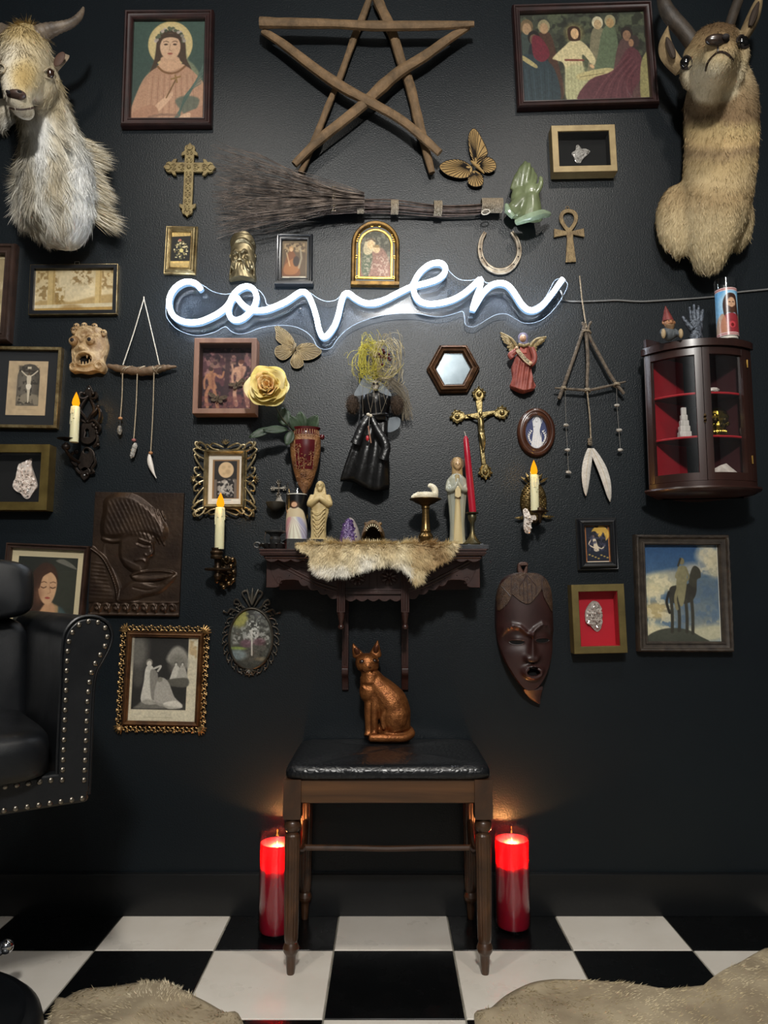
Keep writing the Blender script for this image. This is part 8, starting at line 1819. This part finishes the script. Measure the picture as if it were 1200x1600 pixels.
for i in range(110):
 b = rs.uniform(802,841); w = np.interp(b, [798,806,815,826,842],[3,8,11.5,14.5,16.5]); t = rs.uniform(PI * 1.08, PI * 1.72); p = Vector((x(547) + w * k * math.cos(t), w * k * .8 * math.sin(t), z(b))); d0 = (Vector((math.cos(t), math.sin(t),.3)) + Vector((rs.gauss(0,.4), rs.gauss(0,.3), rs.gauss(0,.4)))).normalized(); r0 = k * rs.uniform(.9,1.9)
 it.add('crystal', MB().tube([p - d0 * r0, p + d0 * r0 * .9, p + d0 * r0 * 1.9],[r0, r0 * .9,.0001],6), CLB, smooth=10)
GAT = M('gator_hide', '85683f', rough=.4, var=('4a3722', 60,5), bump=(220,.7), coat=.3); TTH = M('tooth_ivory', 'efe2c0', rough=.4)
it = on('alligator_head', 583,822,.12, 'small preserved alligator head with its jaws open', 'taxidermy', SLH); k = it.k; z = lambda b: (842 - b) * k; x = lambda a: (a - 583) * k
up = [(x(583) + 18 * k * math.cos(t) , z(829) + (22 if math.sin(t) > 0 else 4) * k * math.sin(t)) for t in np.linspace(0,2 * PI, 32, endpoint=False)]
arch_ = lambda s_, y, dz: [(a * s_, y, z(829) + (b - z(829)) * s_ + dz) for a, b in [(18 * k * math.cos(t), z(829) + 22 * k * math.sin(t)) for t in np.linspace(-.1, PI + .1,17)] + [(13.5 * k * math.cos(t), z(829) + 16 * k * math.sin(t)) for t in np.linspace(PI + .05,-.05,17)]]
it.add('upper_jaw', MB().loft([arch_(.75,-.075,.012), arch_(.88,-.055,.006), arch_(1,-.02,0), arch_(1.05,.01,0), arch_(.9,.03,-.004)]), GAT, smooth=60); it.add('lower_jaw', MB().loft([[(a, y, b) for a, b in ((-w * k, 0),(w * k, 0),(w * k, 5 * k),(w * .7 * k, 3.5 * k),(-w * .7 * k, 3.5 * k),(-w * k, 5 * k))] for w, y in ((11,-.068),(15,-.05),(18,-.01),(17,.03))]), GAT, smooth=40)
it.add('mouth_lining', MB().box((-15 * k, .02,.001),(15 * k, .028,26 * k)), M('mouth_dark', '1c120e', rough=.8), smooth=0)
for i in range(9): a = R(20 + i * 17.5); it.add('tooth', MB().tube([(11.5 * k * math.cos(a),-.069, z(829) + 13.5 * k * math.sin(a) + .009),(9 * k * math.cos(a),-.073, z(829) + 9.5 * k * math.sin(a) + .007)],[k * 1.3, k * .3],6), TTH)
for i in range(8): it.add('tooth', MB().tube([(x(572 + i * 3.1),-.064,4 * k),(x(572 + i * 3.1),-.066,(8.5 - 1.5 * (i % 2)) * k)],[k * 1.3, k * .3],6), TTH)
for s_ in (-1,1): it.add('eye', MB().ell((s_ * 11 * k, -.005, z(808)),(3 * k, 4 * k, 3 * k)), GAT)
for px, s_, nm, cl, lb in ((615,1.15, 'dark_stone', '26282c', 'dark grey rough stone beside the alligator head'),(634,.7, 'dark_stone', '3a3a3c', 'smallest dark stone near the fur pelt')):
 it = on(nm, px, 836,.12, lb, 'stone', SLH); it.add('stone', rock((0,0,5 * it.k * s_),9 * it.k * s_, 7 * it.k * s_, 6 * it.k * s_, px, 60,.3), M('rough_stone_' + cl, cl, rough=.6, var=('4a4c50', 60)), smooth=20)
BRS = M('lathe_brass', '8a7148', rough=.3, metal=.92, var=('6a5434', 16), stretch=(1,1,8))
it = on('candle_stand', 665,810,.11, 'tall turned brass candle stand holding the melted candle', 'candle stand', SLH); k = it.k
it.add('stand', MB().lathe(LZ(it, [(12,848),(13,845),(10,842),(10.5,838),(12,834),(10,829),(7.5,827),(8.5,825),(7,822),(6.2,808),(5.5,796),(5.5,790),(7,789),(6,786),(8,784),(16,780),(22,776.5),(25,775.5),(25,774.3),(20,775),(0,775.5)]),36), BRS, smooth=40); zt_ = (848 - 775) * k
mc = on('melted_candle', 665,766,.11, 'half collapsed white candle melted over the brass stand', 'candle', SLH + zt_); MW = M('pale_wax', 'dcd4bd', rough=.45, sss=(.4,(1,.9,.7),.008))
m = MB().lathe([(19 * k, 0),(19.5 * k, 5 * k),(18.5 * k, 9 * k),(16 * k, 10 * k),(8 * k, 6 * k),(0,6 * k)],30, fold=lambda a, zz_: 1 + .06 * math.sin(3 * a)); m.tube(spline([(14 * k, 0,5 * k),(15 * k, 0,13 * k),(12 * k, 0,19 * k),(7 * k, -.002,22 * k),(5 * k, -.004,19 * k)],4), np.interp(np.linspace(0,1,17),[0,.5,1],[6,5,2.5]) * k, 10); m.tube(spline([(-10 * k, -.01,7 * k),(-18 * k, -.018,4 * k),(-23 * k, -.02,.5 * k)],4),[5 * k, 5 * k, 4.5 * k, 4 * k, 4 * k, 3 * k, 3 * k, 2 * k, 1.5 * k],9)
mc.add('wax', m, MW, fuse=.0022, relax=3); mc.add('tea_light', MB().lathe([(0,6 * k),(10 * k, 6 * k),(10.5 * k, 11.5 * k),(9.6 * k, 11.5 * k),(9.4 * k, 9 * k),(0,9 * k)],26, c=(-2 * k, 0,0)), M('tea_light_tin', 'c4c6c8', rough=.35, metal=.8))
it = on('statue', 714,780,.10, 'tall slender praying lady statue in pale robe with a brown halo', 'statue', SLH); k = it.k; z = lambda b: (848 - b) * k; x = lambda a: (a - 714) * k
LDY = M('ivory_ceramic', 'cbb98c', rough=.3, var=('c2b083', 12), coat=.4); BLU = M('pale_blue_glaze', '8e9690', rough=.3, var=('b0a88a', 24), coat=.4, stretch=(1,1,.2))
m = MB().lathe([(13 * k, 0),(13.5 * k, 5 * k),(12 * k, z(834)),(11.5 * k, z(815)),(13 * k, z(790)),(15.5 * k, z(765)),(16 * k, z(752)),(14 * k, z(742)),(8 * k, z(736)),(4 * k, z(733)),(0, z(731))],40, sy=.75, fold=lambda a, zz_: 1 + .03 * math.sin(13 * a) * (zz_ < z(745)))
for s_ in (-1,1): m.tube(spline([(x(714 + s_ * 12),-.003, z(745)),(x(714 + s_ * 14),-.014, z(760)),(x(714 + s_ * 6),-.028, z(760)),(x(714 + s_ * 1.2),-.031, z(750)),(x(714 + s_ * .8),-.031, z(744))],4), np.interp(np.linspace(0,4,17), range(5),[4,5,3.8,2,1.2]) * k, 9)
it.add('robe', m, BLU, fuse=.002, relax=1, label='pale blue and ivory glazed robe'); it.add('front_drape', MB().loft([[(x(a),-yy, z(b)) for a, yy in ((714 - w, .0225),(714,.027),(714 + w, .0225),(714 + w, .015),(714 - w, .015))] for b, w in ((845,7),(800,5),(765,3),(738,3.5))]), LDY, smooth=60); it.add('sleeve', MB().plate([[(x(a), z(b)) for a, b in ((710,756),(718,756),(719,772),(714,775),(709,772))]],.026,.033,.002), LDY)
m = MB().ell((x(715),-.008, z(720)),(7 * k, 7.5 * k, 9 * k)).ell((x(715),-.0135, z(724)),(4.5 * k, 4 * k, 5 * k)).tube([(x(714),0, z(740)),(x(715),-.004, z(728))],3.6 * k, 9).ell((x(715),-.0215, z(722)),(1 * k, 1.2 * k, 1.8 * k)); it.add('head', m, M('lady_skin', 'b99a72', rough=.35, coat=.3), fuse=.0018, relax=1); it.add('veil', MB().lathe([(9.5 * k, z(742)),(8.6 * k, z(734)),(8.2 * k, z(724)),(8.2 * k, z(716)),(6 * k, z(709)),(.1 * k, z(707))],24, c=(x(715),.004,0), sy=.8), M('veil_tan', 'a58a60', rough=.35))
for a in (712.4,717.2): it.add('eye', MB().ell((x(a),-.0215, z(720.5)),(1 * k, .0012,.45 * k),6,4), M('dark_hole', '120806'))
it.add('halo', MB().lathe([(6.5 * k, -.001),(11 * k, -.001),(11 * k, .001),(6.5 * k, .001),(6.5 * k, -.001)],32, mat=Matrix.Translation((x(716),.014, z(717))) @ Matrix.Rotation(PI / 2,4, 'X')), M('halo_brown', '4f3a26', rough=.4, metal=.4))
it = on('candle_holder', 738,825,.12, 'slim brass candle holder with a wax crusted base', 'candle holder', SLH); k = it.k
it.add('holder', MB().lathe(LZ(it, [(15,852),(15.5,849),(10,844),(6,838),(3.5,832),(3,822),(3.5,816),(6,812),(7,806),(5.5,803),(9.5,801.5),(10,800),(7,799.5),(0,800)]),28), M('green_brass', '6e6244', rough=.4, metal=.85, var=('4a4a3c', 40)), smooth=45); m = MB(); rs = random.Random(3)
for i in range(60): a, q = rs.uniform(0,6.28), rs.uniform(4,17); m.ell((q * k * math.cos(a), q * k * .8 * math.sin(a), max(0,(16 - q) * .5 * k) + .001),(k * rs.uniform(1.5,3), k * rs.uniform(1.5,3), k * rs.uniform(1,3)),7,5)
it.add('wax_crust', m, M('grey_wax_crust', '3a3e46', rough=.6, var=('55585e', 60)), kind='stuff', smooth=60)
tp = on('taper_candle', 738,740,.12, 'tall red taper candle tilting in the slim brass holder', 'candle', SLH + 51 * k); tp.root.rotation_euler = (0, R(-4.6),0); tp.add('taper', MB().lathe([(5.6 * k, 0),(5.8 * k, 40 * k),(5.0 * k, 90 * k),(4.2 * k, 118 * k),(2.6 * k, 122 * k),(.4 * k, 124 * k)],22), M('crimson_wax', 'a3142c', rough=.32, sss=(.3,(1,.1,.1),.006))); tp.add('wick', MB().tube([(0,0,123 * k),(-.5 * k, 0,128 * k),(-1.4 * k, 0,131 * k)],.0009,5), M('white_cord', 'cfc8bb'))
it = on('chamberstick', 430,838,.10, 'dark pewter chamberstick candle holder at the left end of the shelf', 'candle holder'); k = it.k; DP = M('black_pewter', '3a3a3c', rough=.38, metal=.6, var=('5c5c5a', 40))
it.add('saucer', MB().lathe([(14 * k, 0),(16 * k, 3 * k),(24 * k, 9 * k),(25 * k, 10.5 * k),(22 * k, 9.5 * k),(12 * k, 5 * k),(0,4 * k)],36), DP); it.add('cup', MB().lathe([(4 * k, 4 * k),(5 * k, 9 * k),(8 * k, 13 * k),(9 * k, 18 * k),(7 * k, 22 * k),(10 * k, 26 * k),(16 * k, 29 * k),(16.5 * k, 31 * k),(8 * k, 30 * k),(0,28 * k)],28), DP)
m = MB()
for i in range(14): a = i * .449; m.ell((24.5 * k * math.cos(a),24.5 * k * math.sin(a),10 * k),(2.4 * k, 2.4 * k, 1.4 * k),7,5)
it.add('beaded_rim', m, DP, kind='stuff'); it.add('chain', MB().tube(spline([(-13 * k, -.008,30 * k),(-15 * k, -.012,20 * k),(-14 * k, -.014,10 * k)],4),1.4 * k, 6), DP); it.add('spike', MB().tube([(9 * k, 0,28 * k),(9 * k, 0,44 * k)],[1 * k, .3 * k],6), DP); it.add('handle', MB().tube([(-28 * k + 5 * k * math.cos(t),0,9 * k + 4 * k * math.sin(t)) for t in np.linspace(0,2 * PI, 18, endpoint=False)],1.5 * k, 6, True), DP)

# ------------------------------------------------------------------ rabbit pelt over the shelf front
pt = thing('fur_pelt', 'cream and tan rabbit fur pelt draped over the shelf front', 'pelt', (P(585,870,.2).x, 0, SHZ))
hem = [(464,858),(472,864),(484,868),(490,886),(504,897),(520,901),(542,896),(560,890),(577,885),(596,880),(612,880),(628,887),(640,902),(649,910),(657,906),(660,890),(676,884),(694,874),(704,862),(709,853)]
V = []; nx, ny = 70,18
for i in range(nx):
 px = 464 + 245 * i / (nx - 1); ph = np.interp(px, [h[0] for h in hem],[h[1] for h in hem]); th = .006 + .006 * math.sin(PI * i / (nx - 1)); zt2 = .0065
 bk_ = np.interp(px, [464,484,500,690,709],[.188,.178,.174,.174,.18])
 for j in range(ny):
  t = j / (ny - 1); X_ = P(px, 870,.21).x - pt.location.x
  if t < .35: u = t / .35; y, zz_ = bk_ + (.207 - bk_) * u, zt2 + .004 * math.sin(PI * u) + .003 * mnoise.noise(Vector((px * .05, u * 2,0)))
  else: u = (t - .35) / .65; hz = P(px, ph - 3,.215).z - SHZ; y, zz_ = .207 + .016 * math.sin(min(1, u * 1.6) * PI / 2) + .004 * mnoise.noise(Vector((px * .06, u * 3,5))), zt2 * (1 - u) + hz * u + .004 * math.sin(PI * u)
  V.append((X_, -y, zz_))
F = [(i * ny + j, (i + 1) * ny + j, (i + 1) * ny + j + 1, i * ny + j + 1) for i in range(nx - 1) for j in range(ny - 1)]
o = obj('hide', MB().add(V, F), M('pelt_skin', 'b09a72', rough=.9), pt, smooth=180); q = o.modifiers.new('thickness', 'SOLIDIFY'); q.thickness = .004; q.offset = -1
Vv, T = surface(o); p_, nn = scatter(Vv, T, 34000,3, keep=lambda q, n: (n[:, 1] < .5) * ((n[:, 2] > -.5)) * 1.0); flip = (nn[:, 1] > .3); nn[flip] *= -1
fx = (p_[:, 0] - p_[:, 0].min()) / (p_[:, 0].max() - p_[:, 0].min()); t = np.array([mnoise.noise(Vector((a * 22,2, b * 26))) for a, y, b in p_]); low = np.clip(-p_[:, 2] / .06,0,1)
col = ramp(np.clip(.45 + .55 * low * (fx < .72) + t * .45 - .45 * np.exp(-((fx - .86) / .1) ** 2) + .35 * np.exp(-((fx - .77) / .03) ** 2) * low, 0,1),[(0, 'b89c72'),(.3, 'd0bb90'),(.6, 'e6d8b4'),(1, 'f0ebde')])
strands('fur', p_, nn, np.stack([-.35 + .9 * fx, -.25 + 0 * fx, -1 + 0 * fx],-1), np.where(fx < .09,.01,.022),.0011, col, pt, 4, lift=.26, mess=.22, jit=10, clump=.22, cell=70)

# ------------------------------------------------------------------ on and in the cabinet
def cab(nm, px, y, zc, label, cat, ry=0):
 p = P(px, 600, y); return thing(nm, label, cat, (p.x, -y, zc), rz=ry)
ZT = cb.o.z + zt + .0102; kc2 = .00182
g_ = cab('gnome_figurine', 1048,.145, ZT, 'seated bearded gnome figurine in a pointed red hat', 'figurine'); GB = M('gnome_brown', '7d6040', rough=.6, var=('5a4430', 60)); GS = M('gnome_skin', 'a5744e', rough=.55, var=('8a5c3c', 60))
k = kc2; body = MB().ell((0,0,12 * k),(11 * k, 9 * k, 12 * k))
for s_ in (-1,1): body.tube(spline([(s_ * 5 * k, -.004,6 * k),(s_ * 10 * k, -.016,8 * k),(s_ * 13 * k, -.024,5 * k)],4),[4 * k] * 9,9); body.tube(spline([(s_ * 9 * k, 0,18 * k),(s_ * 12 * k, -.008,12 * k),(s_ * 6 * k, -.014,9 * k)],4),[3.4 * k] * 9,9)
obj('body', body, M('gnome_coat', '4e5458', rough=.7, var=('3a3f42', 60)), g_, fuse=.002, relax=2)
for s_ in (-1,1): obj('boot', MB().ell((s_ * 13.5 * k, -.026,7 * k),(3.4 * k, 4.5 * k, 8 * k)), M('boot_tan', 'a08a68', rough=.6), g_)
hd = obj('head', MB().ell((1 * k, -.004,28 * k),(8 * k, 7.5 * k, 8 * k)).ell((1 * k, -.017,27 * k),(2.5 * k, 2.5 * k, 2.5 * k)).ell((9.5 * k, 0,30 * k),(2.5 * k, 1.5 * k, 3.5 * k)).ell((-7.5 * k, 0,30 * k),(2.5 * k, 1.5 * k, 3.5 * k)), GS, g_, fuse=.0018, relax=1); obj('beard', MB().lathe([(.3 * k, -12 * k),(5 * k, -5 * k),(8 * k, 1 * k),(6 * k, 4 * k),(.3 * k, 5 * k)],16, c=(1 * k, -.009,22 * k), sy=.6, fold=lambda a, z: 1 + .1 * math.sin(8 * a)), GB, g_)
for s_ in (-1,1): obj('eye', MB().ell((1 * k + s_ * 3 * k, -.0165,30 * k),(1 * k, .001,.7 * k),6,4), M('dark_hole', '120806'), hd)
obj('hat', MB().lathe([(9 * k, 32 * k),(8.6 * k, 34 * k),(6 * k, 42 * k),(3 * k, 51 * k),(.6 * k, 57 * k),(0,58 * k)],20, shift=lambda z: (-.12 * max(0, z - 32 * k),0)), M('gnome_hat', '7a2f2a', rough=.6, var=('5c201e', 40)), g_)
h_ = cab('hand_ornament', 1091,.155, ZT, 'silvery engraved open hand ornament on top of the cabinet', 'ornament'); SLV = M('engraved_silver', '6c7480', rough=.4, metal=.5, var=('23282f', 130,4), bump=(300,.6)); m = MB()
m.lathe([(11 * k, 0),(11.5 * k, 4 * k),(9 * k, 10 * k),(8.5 * k, 14 * k)],20, sy=.6); m.ell((1 * k, 0,23 * k),(11 * k, 4.5 * k, 13 * k)); m.tube(spline([(-6 * k, -.002,16 * k),(-13 * k, -.004,24 * k),(-18 * k, -.003,32 * k),(-20 * k, -.002,38 * k)],4), np.interp(np.linspace(0,3,13), range(4),[5,4.2,3.3,2.2]) * k, 9)
for a, L_, lean in ((-6.5,20,-1.5),(-1,24,0),(4.5,22,1.5),(9.5,16,3)): m.tube(spline([(a * k, 0,30 * k),((a + lean * .6) * k, -.001,(34 + L_ * .5) * k),((a + lean) * k, .0,(34 + L_) * k)],4), np.interp(np.linspace(0,1,9),[0,.5,1],[2.9,2.7,1.9]) * k, 9)
obj('hand', m, SLV, h_, fuse=.0017, relax=1)
t_ = cab('prayer_candle', 1141,.13, ZT, 'tall glass prayer candle with a bearded man label on the cabinet', 'candle'); it = type('J', (), {})(); it.add = lambda nm, mb, mat, label=None, **kk_: obj(nm, mb, mat, t_, label, **kk_)
c = Cv(0,0,70,90,1.6).grad('5f9fd0', '8fb4cc'); c.poly([(0,0),(70,0),(70,6),(0,6)], 'c9a8a4', .8, smooth=False); c.line([(0,3),(70,3)],1.2, '8a3a40', .8); c.ell(35,30,22,24, 'b8d4e0', soft=8, al=.6)
c.poly([(14,90),(16,62),(26,50),(44,50),(54,62),(57,90)], '8a2c34', 1.5); c.poly([(0,90),(6,60),(22,50),(26,90)], 'b58a6a', 2,.8); c.poly([(50,50),(62,58),(70,84),(56,90)], 'a87a5c', 2,.8); c.poly([(22,52),(20,30),(26,14),(36,11),(46,16),(49,34),(50,54),(42,48),(28,48)], '3a241c', 1.4); c.ell(36,30,8,11, 'c29a7c', soft=1.4); c.poly([(28,34),(36,38),(44,34),(41,46),(36,49),(31,46)], '4a3024', 1.6)
for a in (32.5,39.5): c.ell(a, 28,1.8,.9, '2a1a14', soft=.7)
c.line([(36,28),(35,34)],.8, '9a7258', .7); c.ell(36,70,6,6, 'c04048', soft=1.4); c.ell(36,71,3,3.4, '6a1a1c', soft=1); c.poly([(0,84),(70,84),(70,90),(0,90)], 'c9a8a4', .8, smooth=False); c.line([(0,87),(70,87)],1.2, '8a3a40', .8); c.noise(.06,3,4)
jar(it, 16.5 * k, 103 * k, c, 80 * k, M('white_wax', 'dcd8cc'), PI * .55,.014,-.032)
for px, y, zi, lab, cat, nm, sc in ((1112,.125,0, 'white quartz lump on the top shelf inside the cabinet', 'crystal', 'quartz_crystal', (15,9,6)),(1124,.115,2, 'wide white crystal cluster at the bottom of the cabinet', 'crystal', 'quartz_crystal', (25,10,17)),(1156,.12,1, 'small grey mineral at the right of the middle shelf', 'crystal', 'quartz_crystal', (5,5,9))):
 zz_ = cb.o.z + (SHELF_Z[zi] if zi < 2 else zb + .0125); o = cab(nm, px, y, zz_, lab, cat); obj('crystal', rock((0,0, sc[2] * k), sc[0] * k, sc[1] * k, sc[2] * k, px, 42,.5), QTZ, o, smooth=15)
o = cab('selenite_tower', 1066,.12, cb.o.z + SHELF_Z[1], 'ridged white selenite tower behind the left cabinet door', 'crystal'); m = MB()
for i in range(5): w = (9 - i * 1.3) * k; m.box((-w, -w * .7, i * 9 * k),(w, w * .7,(i + 1) * 9 * k + (3 * k if i == 4 else 0)))
obj('tower', m, M('selenite', 'dcd8d2', rough=.4, sss=(.3,(1,1,1),.006), stretch=(1,1,.1), var=('c0bcb6', 200)), o, bevel=.0015)
k = kc2 * 1.25; o = cab('skull_ornament', 1117,.112, cb.o.z + SHELF_Z[1], 'shiny gold skull ornament on the middle cabinet shelf', 'ornament'); SG = M('polished_gold', 'a8903c', rough=.2, metal=1, var=('8a7430', 10)); m = MB()
m.ell((0,.004,26 * k),(15.5 * k, 15 * k, 14 * k)); m.ell((0,-.008,14 * k),(10 * k, 9 * k, 10 * k)); m.lathe([(9 * k, 0),(10 * k, 4 * k),(9.5 * k, 9 * k)],20, c=(0,-.008,0), sy=.8)
for s_ in (-1,1): m.ell((s_ * 10 * k, -.012,17 * k),(4 * k, 4 * k, 3.5 * k)); m.tube([(s_ * 2 * k, -.024,26 * k),(s_ * 7 * k, -.0245,27 * k),(s_ * 11 * k, -.019,25 * k)],2 * k, 8)
sk = obj('skull', m, SG, o, fuse=.0019, relax=1)
for s_ in (-1,1): obj('eye_socket', MB().ell((s_ * 5.8 * k, -.0225,21 * k),(3.8 * k, 3 * k, 3.8 * k)), M('gold_shadow', '33290f', rough=.4, metal=.8), sk)
obj('nose_hole', MB().ell((0,-.0255,15 * k),(1.7 * k, 2 * k, 2.8 * k)), M('gold_shadow', '33290f'), sk)
for i in range(8): a = -.9 + i * .257; obj('tooth', MB().ell((9.6 * k * math.sin(a),-.008 - 8.2 * k * math.cos(a),6 * k),(1.2 * k, 1 * k, 3 * k),8,5), SG, sk)
